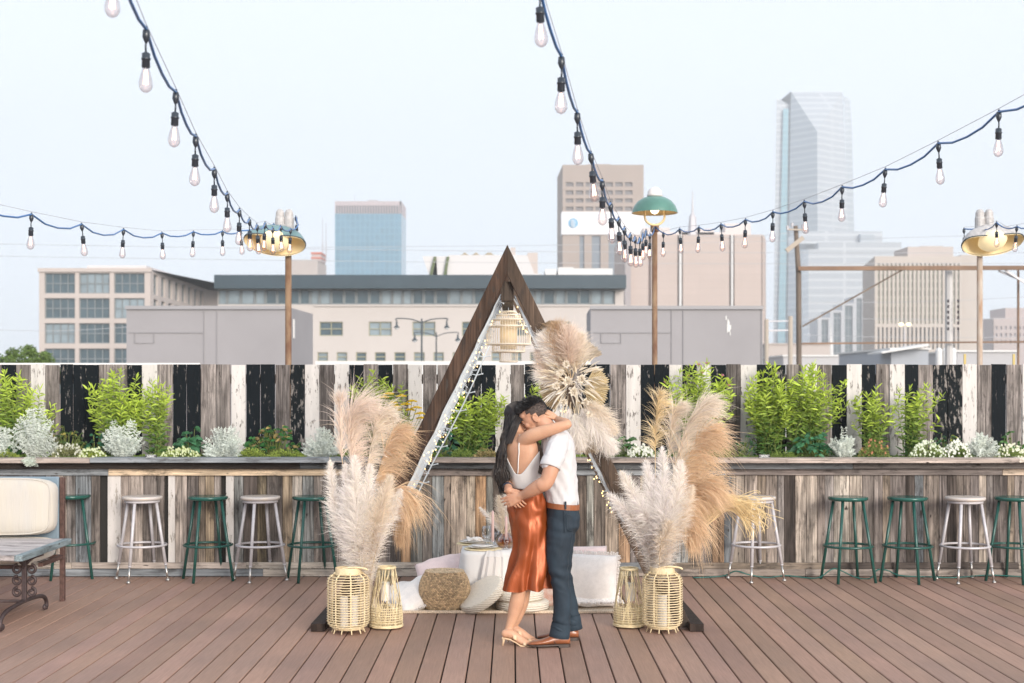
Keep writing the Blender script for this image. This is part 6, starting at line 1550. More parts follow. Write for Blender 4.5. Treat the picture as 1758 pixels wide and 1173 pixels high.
def hand(mb, wrist, d, nrm, side, curl=.5, s=1.0, spread=.10, thumb=1.0, r0=.0088):
    """d: finger direction, nrm: back-of-hand normal, side: direction from little finger to index"""
    wrist = V(wrist); d = V(d).normalized(); nrm = V(nrm); nrm = (nrm-d*nrm.dot(d)).normalized(); sd = V(side); sd = (sd-d*sd.dot(d)-nrm*sd.dot(nrm)).normalized()
    L = .092*s
    # palm
    for k in (-1.0, -.35, .3, .95):
        a = wrist+sd*.010*k*s; b_ = wrist+d*L+sd*.030*k*s-nrm*.004*abs(k)
        mb.limb([(a.x, a.y, a.z, .019*s), (*((a+b_)/2+nrm*.002), .0175*s), (b_.x, b_.y, b_.z, .0115*s)], 10, 4)
    for k, ln, cu in ((.98, .072, 0), (.34, .080, .06), (-.32, .075, .12), (-.95, .060, .2)):
        p = wrist+d*L*.96+sd*.031*k*s-nrm*.004*abs(k); dd = (d+sd*spread*k).normalized(); pts = [(p.x, p.y, p.z, r0*s*1.08)]
        for j, (fr, cc) in enumerate(((.45, .75), (.30, 1.0), (.25, .8))):
            ax = sd; dd = Matrix.Rotation(-(curl+cu)*cc, 3, nrm.cross(d)*-1) @ dd if False else (dd*math.cos((curl+cu)*cc)-nrm*math.sin((curl+cu)*cc)).normalized() if j == 0 else (dd*math.cos((curl+cu)*cc)+(dd.cross(sd)).normalized()*(-1 if dd.cross(sd).dot(nrm) > 0 or j > 9 else 1)*math.sin((curl+cu)*cc)).normalized()
            p = p+dd*ln*s*fr; pts.append((p.x, p.y, p.z, r0*s*(1.0-.10*(j+1))))
        mb.limb(pts, 10, 3)
    if thumb:
        p = wrist+d*.022*s+sd*.022*s; dd = (d*.75+sd*.75-nrm*.35*curl).normalized(); q = p+dd*.036*s; q2 = q+(dd+d*.5-nrm*.3*curl).normalized()*.030*s; q3 = q2+(dd+d*.9-nrm*.5*curl).normalized()*.024*s
        mb.limb([(p.x, p.y, p.z, .0155*s), (q.x, q.y, q.z, .0118*s), (q2.x, q2.y, q2.z, .0100*s), (q3.x, q3.y, q3.z, .0085*s)], 10, 3)
def frame(f, u):
    f = V(f).normalized(); u = V(u); u = (u-f*u.dot(f)).normalized(); s = f.cross(u); return Matrix((s, f, u)).transposed()   # x=side(right), y=forward, z=up
def head(mb, c, fr, s=1.0, face=True):
    c = V(c); A = lambda x, y, z: c+fr @ V((x*s, y*s, z*s))
    def el(x, y, z, a, b, d, f2=None, n=24, k=16): mb.ell(A(x, y, z), a*s, b*s, d*s, fr=fr if f2 is None else fr @ f2, n=n, k=k)
    el(0, -.010, .045, .074, .094, .077)          # cranium (c is between the ears)
    el(0, .020, .010, .066, .072, .080)           # mid face
    el(0, .034, -.045, .052, .055, .055)          # jaw
    el(0, .062, -.082, .022, .020, .016)          # chin
    el(0, .060, .052, .055, .030, .030)           # forehead
    el(0, .086, .024, .040, .010, .010)           # brow ridge
    for q in (-1, 1):
        el(q*.038, .066, -.015, .020, .020, .020) # cheekbones
        el(q*.030, .0815, .006, .013, .009, .0085) # closed lids
        mb.ell(A(q*.076, -.008, -.004), .007*s, .017*s, .030*s, fr=fr @ RX(8), n=14, k=10)     # ear
        P = [A(q*(.080+.004*math.sin(t_)), -.008+.017*math.cos(t_), .000+.028*math.sin(t_)) for t_ in [-.9+4.3*i/14 for i in range(15)]]
        mb.limb([(p.x, p.y, p.z, .0042*s) for p in P], 8, 2)
    n0, n1, n2 = A(0, .084, .020), A(0, .100, -.012), A(0, .107, -.026)
    mb.limb([(*n0, .008*s), (*n1, .0095*s), (*n2, .0115*s)], 12, 3)
    for q in (-1, 1): mb.ell(A(q*.011, .098, -.030), .008*s, .009*s, .007*s, fr=fr)
    el(0, .087, -.053, .021, .010, .0055); el(0, .085, -.063, .018, .010, .0065)   # lips
def wrinkle(sc_, amp, stretch=(1, 1, 1), seed=0):
    def f(co, n):
        p = V((co.x*sc_*stretch[0]+seed, co.y*sc_*stretch[1], co.z*sc_*stretch[2])); v = noise.noise(p)*.7+noise.noise(p*2.3)*.35
        r = 1-abs(noise.noise(p*1.3+V((7, 3, 1))))*2.2
        return amp*(v+.6*max(0, r)**2)
    return f
# ---------------------------------------------------------------- MAN
mb = MB()
MT = [(966, 872, 9.60, .098, .150, 0), (965, 850, 9.60, .096, .150, 0), (962, 815, 9.60, .100, .165, 0), (958, 782, 9.60, .104, .185, 0), (957, 758, 9.60, .092, .185, 0), (953, 744, 9.60, .066, .125, 0), (948, 735, 9.60, .052, .060, 0)]
torso(mb, MT)
mb.limb([hp(950, 752, 9.60, .056), hp(942, 737, 9.60, .057), hp(930, 724, 9.60, .055)], 20)
# near (left) arm: shoulder, elbow, wrist
mb.limb([hp(957, 764, 9.42, .056), hp(951, 782, 9.36, .056), hp(946, 806, 9.31, .052), hp(938, 828, 9.30, .048), hp(930, 833, 9.305, .047)], 18)
mb.limb([hp(936, 829, 9.30, .046), hp(924, 836, 9.325, .047), hp(910, 844, 9.36, .040), hp(899, 850, 9.395, .030), hp(892, 853, 9.41, .027)], 18)
hand(mb, W(895, 851.5, 9.405), (-.93, .20, -.42), (-.1, -1, .05), (-.25, 0, .9), curl=.33, s=.98, spread=.08)
# far (right) arm wraps round her far side and comes back on the left
mb.limb([hp(955, 764, 9.78, .058), hp(935, 795, 9.90, .050), hp(908, 815, 9.93, .045)], 16)
mb.limb([hp(908, 815, 9.93, .044), hp(885, 818, 9.84, .043), hp(874, 824, 9.68, .039), hp(872, 834, 9.53, .031), hp(874, 842, 9.44, .027)], 16)
hand(mb, W(873, 841, 9.45), (.55, -.25, -.80), (-.30, -1, .0), (.8, 0, .6), curl=.30, s=.95)
# head: bowed into her shoulder, face to the left and down
hf = frame((-.86, .06, -.50), (-.50, 0, .86)); HC = W(918.5, 718, 9.625)
head(mb, HC, hf, .985)
# ankles hidden in trousers
for L_ in (((963, 872, 9.52), (959, 950, 9.49), (963, 1005, 9.485), (963, 1060, 9.49), (962, 1092, 9.49)), ((967, 872, 9.69), (967, 955, 9.71), (974, 1015, 9.72), (980, 1050, 9.72), (983, 1084, 9.74))): mb.limb([hp(*a, .036) for a in L_], 12)
man = mb.build('person', SKM, remesh=.0042, smit=3)
tag(man, 'man in white T-shirt and dark blue jeans hugging the woman, face buried in her shoulder', 'person')
# shirt
TEE = M('white_cotton', (.56, .545, .55), .85, bmp=.25, bs=25, sheen=.2)
mb = MB()
torso(mb, [(965, 868, 9.60, .104, .158, 0), (965, 858, 9.60, .110, .165, 0), (963.5, 845, 9.60, .109, .165, 0), (961.5, 815, 9.60, .110, .175, 0), (958.5, 782, 9.60, .114, .196, 0), (957.5, 760, 9.60, .108, .205, 0), (954, 745, 9.60, .088, .150, 0), (950, 737, 9.60, .063, .080, 0)])
mb.limb([hp(960, 757, 9.46, .068), hp(956, 770, 9.39, .069), hp(950, 788, 9.345, .068), hp(946, 797, 9.33, .067)], 22)
mb.limb([hp(958, 762, 9.74, .062), hp(945, 780, 9.83, .062), hp(938, 790, 9.87, .060)], 20)
def shirtw(co, n):
    w = wrinkle(11, .0065, (1, 1, .6), 3)(co, n); d = abs((co.x-W(975, 0, 9.6).x)*.8+(co.z-1.15))   # drag folds at the waist
    return w+.003*math.sin((co.z*2.0+co.x*3.5)*26+3*noise.noise(co*6))*max(0, 1-abs(co.z-1.12)/.28)
shirt = mb.build('t_shirt', TEE, man, remesh=.005, smit=4, disp=shirtw)
# flatten the sleeve end a little by adding the hem band
mb = MB(); P = []
ce = W(944.5, 801, 9.322); ax = (W(938, 828, 9.30)-W(951, 782, 9.36)).normalized(); u = ax.orthogonal().normalized(); w_ = ax.cross(u)
mb.rings([[ce+ax*zz+(u*math.cos(t_)+w_*math.sin(t_))*rr for t_ in [2*math.pi*i/32 for i in range(32)]] for zz, rr in ((-.05, .066), (-.02, .0695), (.008, .0705), (.010, .0675), (-.01, .066))], cap=False)
mb.build('sleeve_hem', TEE, shirt, smooth=True)
mb = MB(); nc = W(945.5, 737.5, 9.6); f = frame((-.5, 0, .85), (0, 1, 0)); P = [nc+f @ V((math.cos(t_)*.064, 0, math.sin(t_)*.061)) for t_ in [2*math.pi*i/36 for i in range(36)]]
mb.tube(P, .007, 8, closed=True); mb.build('collar', TEE, shirt, smooth=True)
# jeans
DEN = newmat('dark_denim'); m, nt, b = DEN; DEN = m
g = noi(nt, coords(nt, (2, 2, 1)), 4, 4); g2 = noi(nt, coords(nt, (260, 260, 60)), 1, 3)
nt.links.new(mixc(nt, 1.0, mixc(nt, ramp(nt, g, .35, .7), (.009, .019, .031), (.018, .036, .055)), mixc(nt, g2, (.7,)*3, (1.25,)*3), 'MULTIPLY'), b.inputs['Base Color']); b.inputs['Roughness'].default_value = .8; bump(nt, b, g2, .3, .002)
mb = MB()
torso(mb, [(965.5, 866, 9.60, .108, .160, 0), (966, 876, 9.60, .110, .166, 0), (966.5, 892, 9.60, .113, .172, 0), (965, 905, 9.60, .108, .172, 0), (963, 916, 9.60, .085, .150, 0)], n=40)
mb.limb([hp(963, 893, 9.52, .088), hp(961, 918, 9.50, .087), hp(958, 950, 9.49, .078), hp(959.5, 982, 9.485, .063), hp(962.5, 1005, 9.485, .057), hp(965.5, 1035, 9.485, .060), hp(964, 1065, 9.485, .056), hp(961, 1084, 9.485, .056)], 26)
mb.limb([hp(966, 893, 9.69, .086), hp(966, 920, 9.70, .084), hp(964, 955, 9.71, .074), hp(966, 985, 9.72, .061), hp(972, 1015, 9.72, .057), hp(979, 1045, 9.73, .054), hp(982.5, 1068, 9.735, .053)], 24)
def jw(co, n):
    z = co.z; w = wrinkle(9, .0050, (1, 1, .8), 9)(co, n)
    for z0, a, fr in ((W(0, 990, 9.5).z, .006, 75), (W(0, 1075, 9.5).z, .0065, 85), (W(0, 910, 9.5).z, .004, 70), (W(0, 940, 9.5).z, .003, 60)):
        w += a*math.sin((z+.35*co.x+.15*co.y)*fr+4*noise.noise(co*7))*max(0, 1-abs(z-z0)/.10)
    return w
jeans = mb.build('jeans', DEN, man, remesh=.005, smit=3, disp=jw)
for c, r, ax in ((W(961, 1087.5, 9.485), .0635, (W(961, 1084, 9.485)-W(964, 1065, 9.485))), (W(983.5, 1074, 9.735), .058, (W(983, 1068, 9.735)-W(980, 1045, 9.73)))):
    ax = ax.normalized(); u = V((1, 0, 0)); u = (u-ax*u.dot(ax)).normalized(); w_ = ax.cross(u); mb = MB()
    mb.rings([[c+ax*zz+(u*math.cos(t_)*1.08+w_*math.sin(t_)*.92)*rr*r/.06 for t_ in [2*math.pi*i/32 for i in range(32)]] for zz, rr in ((-.07, .056), (-.045, .058), (0, .0595), (.026, .0615), (.028, .0585), (.0, .0565))], cap=False)
    mb.build('trouser_hem', DEN, jeans, smooth=True)
LEA = M('tan_leather', (.26, .085, .03), .38, var=.25, vs=25); BRASS = M('worn_brass', (.5, .36, .18), .35, metal=.9)
def ellring(mb, px, py, Y, a, b_, h, th=.004, e=2.4, n=48):
    c = W(px, py, Y); R = []
    for zz, k_ in ((-h/2, 0), (-h/2, th), (h/2, th), (h/2, 0)):
        ring = []
        for i in range(n):
            t_ = 2*math.pi*i/n; ca, sa = math.cos(t_), math.sin(t_); r = (abs(ca)**e+abs(sa)**e)**(-1/e); ring.append(c+V((ca*r*(a+k_), sa*r*(b_+k_), zz-.010*ca)))
        R.append(ring)
    mb.rings(R, cap=False)
mb = MB(); ellring(mb, 965.5, 867.5, 9.60, .1125, .168, .036); mb.build('belt', LEA, man, smooth=False)
mb = MB()
for px, Y in ((971, 9.4265), (990.5, 9.52)): mb.box(W(px, 868, Y-.006), (.012, .008, .052))
mb.build('belt_loop', DEN, jeans, bevel=.002)
mb = MB()   # pocket opening and back pocket seams
STI = M('denim_seam', (.020, .035, .05), .8)
mb.tube(catmull([tuple(W(969, 878, 9.42)), tuple(W(970, 890, 9.415)), tuple(W(970, 903, 9.41)), tuple(W(971, 915, 9.405))], 4), .0028, 5)
mb.tube(catmull([tuple(W(984, 880, 9.455)), tuple(W(986, 884, 9.46))], 2), .002, 4)
mb.tube(catmull([tuple(W(973, 884, 9.418)), tuple(W(982, 885, 9.445)), tuple(W(990, 886, 9.50))], 4), .0025, 5)
mb.tube(catmull([tuple(W(973, 884, 9.417)), tuple(W(974, 907, 9.41)), tuple(W(980, 911, 9.435)), tuple(W(987, 908, 9.475))], 4), .0022, 5)
mb.build('pocket_seams', STI, jeans, smooth=True)
# shoes
SOLE = M('dark_shoe_sole', (.045, .028, .022), .5); SHOE = M('brown_shoe_leather', (.30, .105, .045), .28, c2=(.20, .065, .03), vs=14)
def shoe(heel, toe, h=.0, mat=SHOE):
    heel = V(heel); toe = V(toe); d = (toe-heel); L = d.length; d.normalize(); sd = d.cross(ZV).normalized()
    A = lambda f, s, z: heel+d*(L*f)+sd*s+V((0, 0, z))
    secs = [(0, .022, .066), (.05, .032, .076), (.15, .036, .084), (.28, .036, .090), (.40, .038, .082), (.52, .043, .066), (.66, .048, .053), (.80, .047, .045), (.91, .038, .038), (.975, .022, .028), (1.0, .008, .016)]
    R = []
    for f, w_, hh in secs:
        ring = []
        for i in range(24):
            t_ = 2*math.pi*i/24; x_ = math.cos(t_)*w_; z_ = math.sin(t_); z_ = .016+(hh-.016)*(.5+.5*z_) if True else 0
            ring.append(A(f, x_*(1 if z_ < hh*.5 else .96), z_))
        R.append(ring)
    mb = MB(); mb.rings(R); mb.ell(A(.20, 0, .07), .035, .048, .028, fr=Matrix((sd, d, ZV)).transposed()); o = mb.build('shoe', mat, man, remesh=.004, smit=4)
    mb = MB(); out = []
    for f, w_, _ in secs: out.append((f, w_+.004))
    def poly(z, fr_=1): return [A(f, w_, z) for f, w_ in out if f <= fr_]+[A(f, -w_, z) for f, w_ in reversed(out) if f <= fr_]
    mb.rings([poly(.012), poly(.021)]); mb.rings([poly(.0, .28), poly(.0125, .28)]); mb.rings([[p+V((0, 0, -.007)) for p in poly(.012)], poly(.0115)]) if False else None
    mb.build('sole', SOLE, o)
    mb = MB()
    for k_ in range(4):
        f = .36+.05*k_; z_ = .079-.0075*k_; mb.tube([A(f, -.018, z_-.010), A(f+.008, 0, z_-.002), A(f, .018, z_-.010)], .0022, 5)
    mb.tube(catmull([tuple(A(.34, -.039, .02)), tuple(A(.40, -.036, .045)), tuple(A(.50, -.020, .058)), tuple(A(.55, 0, .053)), tuple(A(.50, .020, .058)), tuple(A(.40, .036, .045)), tuple(A(.34, .039, .02))], 4), .0018, 5)
    mb.build('laces', SOLE, o, smooth=True); return o
Yn = 9.47
shoe((X(978.5, Yn), Yn+.02, .001), (X(905.5, Yn), Yn-.015, .001)); shoe((X(993, 9.74), 9.735, .001), (X(921, 9.74), 9.72, .001))
# hair of the man
HAIR = M('black_hair', (.012, .011, .012), .42, spec=.6); FADE = M('cropped_hair', (.07, .048, .04), .7, var=.35, vs=90)
def hairshell(c, fr, s, test, thick, step=3, n=64, k=40):
    """shell over the skull, limited by test(x,y,z) in head space (unit radii)"""
    c = V(c); mb = MB(); g = {}
    def pt(i, j, t_):
        a = -math.pi/2+math.pi*j/k; b_ = 2*math.pi*i/n; x, y, z = math.cos(a)*math.cos(b_), math.cos(a)*math.sin(b_), math.sin(a)
        return (x, y, z), c+fr @ V((x*(.074*s+t_), (y*(.094*s+t_)-.010*s), z*(.077*s+t_)+.045*s))
    for i in range(n):
        for j in range(k):
            (x, y, z), _ = pt(i+.5, j+.5, 0); tt = test(x, y, z)
            if tt <= 0: continue
            q = [pt(i, j, thick), pt(i+1, j, thick), pt(i+1, j+1, thick), pt(i, j+1, thick)]; mb.face([w[1] for w in q])
    return mb
sh = hairshell(HC, hf, .985, lambda x, y, z: 1 if (z > -.75 and y < .45-.0*z) and not (y > .15 and z < .05) and (z > -.15 or y < -.15) else 0, .0035)
sh.build('cropped_sides', FADE, man, smooth=True)
mb = MB(); sh = hairshell(HC, hf, .985, lambda x, y, z: 1 if z > .42 and y < .84 else 0, .012); mb = sh
for i in range(1500):
    a = rnd.uniform(0, 6.28); z = rnd.uniform(.42, 1); r = math.sqrt(1-z*z); x, y = r*math.cos(a), r*math.sin(a)
    if y > .84: continue
    p = HC+hf @ V((x*.074, y*.094-.010, z*.077+.045))*.985; nn = (hf @ V((x, y*.9, z*1.2))).normalized(); d = (nn*1.0+hf @ V((rnd.uniform(-.3, .3), .45+rnd.uniform(-.2, .3), 0))).normalized()
    L = rnd.uniform(.022, .042)*(.7+.5*z); mb.ribbon([p, p+d*L*.5, p+d*L+V((0, 0, -.002))], [.006, .0045, .0008], V((rnd.uniform(-1, 1), -1, rnd.uniform(-1, 1))))
for i in range(2600):
    a = rnd.uniform(0, 6.28); z = rnd.uniform(-.55, .6); r = math.sqrt(1-z*z); x, y = r*math.cos(a), r*math.sin(a)
    if y > .40 or (y > .12 and z < .05) or (z < -.15 and y > -.15) or rnd.random() > .25+.75*max(0, (z+.4)): continue
    p = HC+hf @ V((x*.0775, y*.0975-.010, z*.0805+.045))*.985; d = (hf @ V((x*.5, y*.4-.5, z-.3))).normalized()
    L = .007+.008*max(0, z); mb.ribbon([p, p+d*L*.5, p+d*L], [.0022, .002, .0006], V((rnd.uniform(-1, 1), -1, rnd.uniform(-1, 1))))
mb.build('top_hair', HAIR, man)
mb = MB()
for q in (-1, 1): mb.tube([HC+hf @ V((q*.022, .091, .028)), HC+hf @ V((q*.038, .087, .032)), HC+hf @ V((q*.052, .074, .026))], [.0035, .004, .002], 6)
mb.build('eyebrows', HAIR, man, smooth=True)
mb = MB()
for q in (-1, 1): mb.tube([HC+hf @ V((q*.019, .0895, .002)), HC+hf @ V((q*.031, .0905, -.001)), HC+hf @ V((q*.043, .082, .003))], .0014, 5)
mb.build('eyelashes', HAIR, man, smooth=True)
# watch on the far wrist
mb = MB(); wc = W(871.5, 837, 9.50); wax = (W(874, 842, 9.44)-W(872, 830, 9.56)).normalized(); u = wax.orthogonal().normalized(); w_ = wax.cross(u)
mb.rings([[wc+wax*zz+(u*math.cos(t_)+w_*math.sin(t_))*rr for t_ in [2*math.pi*i/28 for i in range(28)]] for zz, rr in ((-.011, .030), (-.011, .0345), (.011, .0345), (.011, .030))], cap=False, closed=True); wt = mb.build('watch', M('navy_strap', (.012, .02, .045), .4), man, smooth=True)
mb = MB(); mb.box(wc+V((-.030, -.012, .006)), (.012, .032, .030)); mb.build('watch_case', M('black_case', (.01, .01, .015), .15), wt, bevel=.004)

# ---------------------------------------------------------------- WOMAN (back three-quarters to the camera)
mb = MB()
WT = [(905, 905, 9.60, .090, .125, 30), (905, 880, 9.60, .098, .128, 30), (904.5, 858, 9.60, .088, .118, 30), (902.5, 838, 9.60, .082, .114, 35), (900, 815, 9.60, .090, .128, 38), (897, 790, 9.60, .098, .145, 40), (893, 768, 9.61, .094, .160, 42), (890, 752, 9.62, .066, .135, 42), (889, 743, 9.64, .046, .062, 42)]
torso(mb, WT, e=2.2)
mb.limb([hp(889, 750, 9.64, .047), hp(889, 738, 9.66, .045), hp(890, 728, 9.68, .046)], 18)
# near (right) arm over his shoulder, forearm folded behind his neck
mb.limb([hp(900, 757, 9.53, .050), hp(912, 749, 9.48, .048), hp(934, 741.5, 9.44, .044), hp(955, 735, 9.41, .038), hp(973, 729.5, 9.405, .031)], 20)
mb.limb([hp(974, 729, 9.405, .030), hp(971, 727, 9.45, .034), hp(964, 724, 9.53, .030), hp(957, 720, 9.61, .023), hp(955, 719, 9.64, .021)], 18)
hand(mb, W(956, 719.5, 9.62), (-.80, .05, .62), (.6, -.45, .75), (.35, -.9, .2), curl=.28, s=.86, r0=.0082)
# far (left) arm round his neck on the far side
mb.limb([hp(885, 762, 9.75, .044), hp(905, 755, 9.80, .040), hp(930, 745, 9.80, .036), hp(948, 738, 9.78, .030)], 16)
# shoulder blades and spine hollow
bk = V((-.45, -.89, 0)).normalized()
for px, py, Y in ((888, 778, 9.50), (905, 775, 9.485)): 
    mb.ell(W(px, py, Y)+V((.008, .026, 0)), .030, .026, .056)
wf = frame((.80, .42, -.20), (.1, 0, 1)); WC_ = W(889, 722, 9.72); head(mb, WC_, wf, .94)
# legs
mb.limb([hp(903, 900, 9.56, .070), hp(903, 950, 9.56, .062), hp(899, 990, 9.54, .052), hp(892, 1015, 9.535, .050), hp(886, 1040, 9.545, .050), hp(880, 1062, 9.55, .037), hp(873.5, 1080, 9.55, .027), hp(870, 1087, 9.55, .027)], 20)
mb.limb([hp(905, 900, 9.66, .070), hp(907, 950, 9.66, .062), hp(904, 990, 9.66, .054), hp(899, 1012, 9.665, .049), hp(895, 1036, 9.67, .048), hp(888, 1060, 9.67, .035), hp(881, 1076, 9.67, .026), hp(878, 1083, 9.67, .026)], 20)
def foot(ax_, Y, sh_):
    z = lambda t_: t_
    hx, tx = X(ax_, Y), X(ax_+44, Y)
    P = [(hx-.004, Y, .083), (hx+.030, Y, .082), (hx+.075, Y-.002, .060), (hx+.115, Y-.004, .032), (hx+.150, Y-.005, .019)]
    mb.limb([P[0]+(.026,), P[1]+(.030,), P[2]+(.027,), P[3]+(.024,), P[4]+(.018,)], 16)
    for k in (-1, 1): mb.limb([(hx+.07, Y+k*.008, .050, .022), (hx+.125, Y+k*.018, .022, .018)], 12)
    for k, L, r in ((-1.0, .052, .0105), (-.45, .044, .0078), (0, .040, .0075), (.42, .034, .007), (.82, .026, .007)):
        a = V((hx+.138-.010*abs(k+1)*.6, Y+k*.028, .017)); mb.limb([(*a, r), (*(a+V((L*.5, k*.002, .001))), r*.95), (*(a+V((L, k*.002, -.004))), r*.9)], 8, 3)
    return hx
hx1 = foot(868, 9.52, 0); hx2 = foot(877, 9.67, 0)
woman = mb.build('person', SKW, remesh=.0042, smit=3)
tag(woman, 'woman seen from behind in a white camisole and rust satin skirt, arms round the man', 'person')
# sandals
SAN = M('beige_sandal_leather', (.66, .47, .30), .4)
for hx, Y in ((hx1, 9.52), (hx2, 9.67)):
    mb = MB(); R = []
    for f, w_, z_ in ((-.025, .018, .058), (0, .027, .056), (.03, .026, .050), (.07, .026, .028), (.10, .032, .010), (.14, .038, .004), (.175, .036, .004), (.20, .022, .005)):
        R.append([V((hx+f, Y-w_, z_)), V((hx+f, Y+w_, z_)), V((hx+f, Y+w_, z_-.007 if z_ > .01 else .0005)), V((hx+f, Y-w_, z_-.007 if z_ > .01 else .0005))])
    mb.rings(R); o = mb.build('sandal', SAN, woman)
    mb = MB(); mb.tube([(hx-.012, Y, .053), (hx-.014, Y, .03), (hx-.020, Y, .001)], [.014, .008, .006], 10); mb.build('heel', SAN, o, smooth=True)
    for f, zc, hh, tw in ((.138, .012, .026, .010), (.052, .045, .042, -.01)):
        mb = MB(); R = []
        for i in range(15):
            t_ = math.pi*i/14; yy = math.cos(t_)*(.038 if zc < .02 else .034); zz = zc+math.sin(t_)*hh+(-.006 if zc < .02 else 0)
            R.append([V((hx+f+tw*math.cos(t_)-.012, Y+yy, zz+.004)), V((hx+f+tw*math.cos(t_)+.012, Y+yy, zz-.006)), V((hx+f+tw*math.cos(t_)+.012, Y+yy*1.07, zz-.001)), V((hx+f+tw*math.cos(t_)-.012, Y+yy*1.07, zz+.009))])
        mb.rings(R); mb.build('strap', SAN, o, smooth=True)
# satin skirt
SAT = newmat('rust_satin'); m, nt, b = SAT; SAT = m
b.inputs['Base Color'].default_value = (.30, .060, .010, 1); b.inputs['Roughness'].default_value = .42; b.inputs['Metallic'].default_value = .45; b.inputs['Specular IOR Level'].default_value = .7
b.inputs['Sheen Weight'].default_value = .1; b.inputs['Sheen Tint'].default_value = (1, .55, .25, 1)
bump(nt, b, noi(nt, coords(nt, (22, 22, 7)), 1, 4), .35, .012)
secs = [(904, 841, .088, .120, 33), (904.5, 848, .094, .126, 33), (905, 862, .112, .140, 32), (906, 880, .120, .150, 28), (908, 900, .117, .152, 22), (909.5, 925, .110, .150, 16), (909.5, 950, .112, .150, 10), (908, 975, .122, .152, 6), (906, 995, .134, .158, 3), (905, 1008, .141, .162, 2), (905, 1011.5, .1415, .1625, 2)]
Q = catmull([tuple(W(s[0], s[1], 9.60))+s[2:] for s in secs], 7); R = []; n = 220; zt_, zb_ = Q[0][2], Q[-1][2]
for q in Q:
    f = (zt_-q[2])/(zt_-zb_); ring = []; ya = rad(q[5])
    for i in range(n):
        t_ = 2*math.pi*i/n; ca, sa = math.cos(t_), math.sin(t_); e = 2.25; r = (abs(ca)**e+abs(sa)**e)**(-1/e)
        fold = (max(0, f-.28)/.72)**1.2*(.030*math.sin(6*t_+2.6*f+.9*math.sin(2*t_))+.012*math.sin(11*t_-3.1*f))
        diag = .006*math.sin(26*f*1.2+4*math.sin(t_)+3*noise.noise(V((ca*2, sa*2, f*5))))*math.exp(-((f-.18)/.16)**2)+.010*noise.noise(V((ca*2.2, sa*2.2, f*6)))*(.4+f)
        u, v = ca*(r*q[3]+fold+diag), sa*(r*q[4]+fold+diag); dz = -.014*math.cos(t_-2.6)*f**6+.006*math.sin(7*t_)*f**8
        ring.append(V((q[0]+u*math.cos(ya)-v*math.sin(ya), q[1]+u*math.sin(ya)+v*math.cos(ya), q[2]+dz)))
    R.append(ring)
mb = MB(); mb.rings(R, cap=False); sk = mb.build('skirt', SAT, woman, smooth=True)
mo = sk.modifiers.new('thick', 'SOLIDIFY'); mo.thickness = .002
mb = MB(); c = W(904, 841, 9.6); mb.rings([[V((r_.x, r_.y, r_.z+dz)) + (V((r_.x, r_.y, 0))-V((c.x, c.y, 0))).normalized()*dr for r_ in R[0]] for dz, dr in ((-.012, .0025), (.004, .0030), (.005, .0))], cap=False); mb.build('waistband', SAT, sk, smooth=True)
# camisole: follows the torso rings just outside the skin, with a low scooped back
CAM = M('white_camisole', (.68, .65, .62), .65, bmp=.15, bs=40)
Q = catmull([tuple(W(s[0], s[1], s[2]))+s[3:] for s in WT], 8); n = 96; pts = []
bt, tp = W(0, 838.5, 9.6).z, W(0, 768, 9.6).z; bdir = math.atan2(-.93, -.36)
def tring(z):
    for a_, b_ in zip(Q, Q[1:]):
        if a_[2] <= z <= b_[2]:
            f = (z-a_[2])/(b_[2]-a_[2]+1e-9); return [x_+(y_-x_)*f for x_, y_ in zip(a_, b_)]
    return Q[-1]
cols = []
for i in range(n):
    t_ = 2*math.pi*i/n; colp = []
    for j in range(13):
        g = j/12; ztop = None
        # world angle of this column about the torso
        q = tring((bt+tp)/2); e = 2.2
        r = (abs(math.cos(t_))**e+abs(math.sin(t_))**e)**(-1/e); u, v = math.cos(t_)*r*q[3], math.sin(t_)*r*q[4]; ya = rad(q[5]); wx, wy = u*math.cos(ya)-v*math.sin(ya), u*math.sin(ya)+v*math.cos(ya)
        an = math.atan2(wy, wx); da = abs((an-bdir+math.pi) % (2*math.pi)-math.pi)
        k_ = min(1, max(0, (da-.10)/1.25)); k_ = k_*k_*(3-2*k_); ztop = W(0, 813, 9.6).z+(W(0, 772, 9.6).z-W(0, 813, 9.6).z)*k_
        z = bt+(ztop-bt)*g; q = tring(z); ya = rad(q[5]); o_ = .0075+.002*noise.noise(V((math.cos(t_)*3, math.sin(t_)*3, z*14)))
        u, v = math.cos(t_)*r*(q[3]+o_), math.sin(t_)*r*(q[4]+o_); colp.append(V((q[0]+u*math.cos(ya)-v*math.sin(ya), q[1]+u*math.sin(ya)+v*math.cos(ya), z)))
    cols.append(colp)
mb = MB(); mb.rings([[cols[i][j] for i in range(n)] for j in range(13)], cap=False); cm = mb.build('camisole', CAM, woman, smooth=True)
mo = cm.modifiers.new('thick', 'SOLIDIFY'); mo.thickness = .003
cmb = [c_[-1] for c_ in cols]
def backpt(px, py, off=.006):
    """point on the torso skin, camera side, at this pixel height"""
    z = W(0, py, 9.55).z; q = tring(z); best = None; ya = rad(q[5]); x_ = X(px, 9.52)
    for i in range(180):
        t_ = 2*math.pi*i/180; e = 2.2; r = (abs(math.cos(t_))**e+abs(math.sin(t_))**e)**(-1/e); u, v = math.cos(t_)*r*(q[3]+off), math.sin(t_)*r*(q[4]+off)
        p = V((q[0]+u*math.cos(ya)-v*math.sin(ya), q[1]+u*math.sin(ya)+v*math.cos(ya), z))
        if p.y < q[1] and (best is None or abs(p.x-x_) < abs(best.x-x_)): best = p
    return best
mb = MB(); P = [backpt(889+.4*k, 813-k*9.4) for k in range(7)]; P.append(W(892, 748, 9.545)+V((0, .0, .004))); mb.tube(catmull([tuple(p) for p in P], 3), .0042, 6, flat=1.0); mb.build('shoulder_strap', CAM, woman, smooth=True)
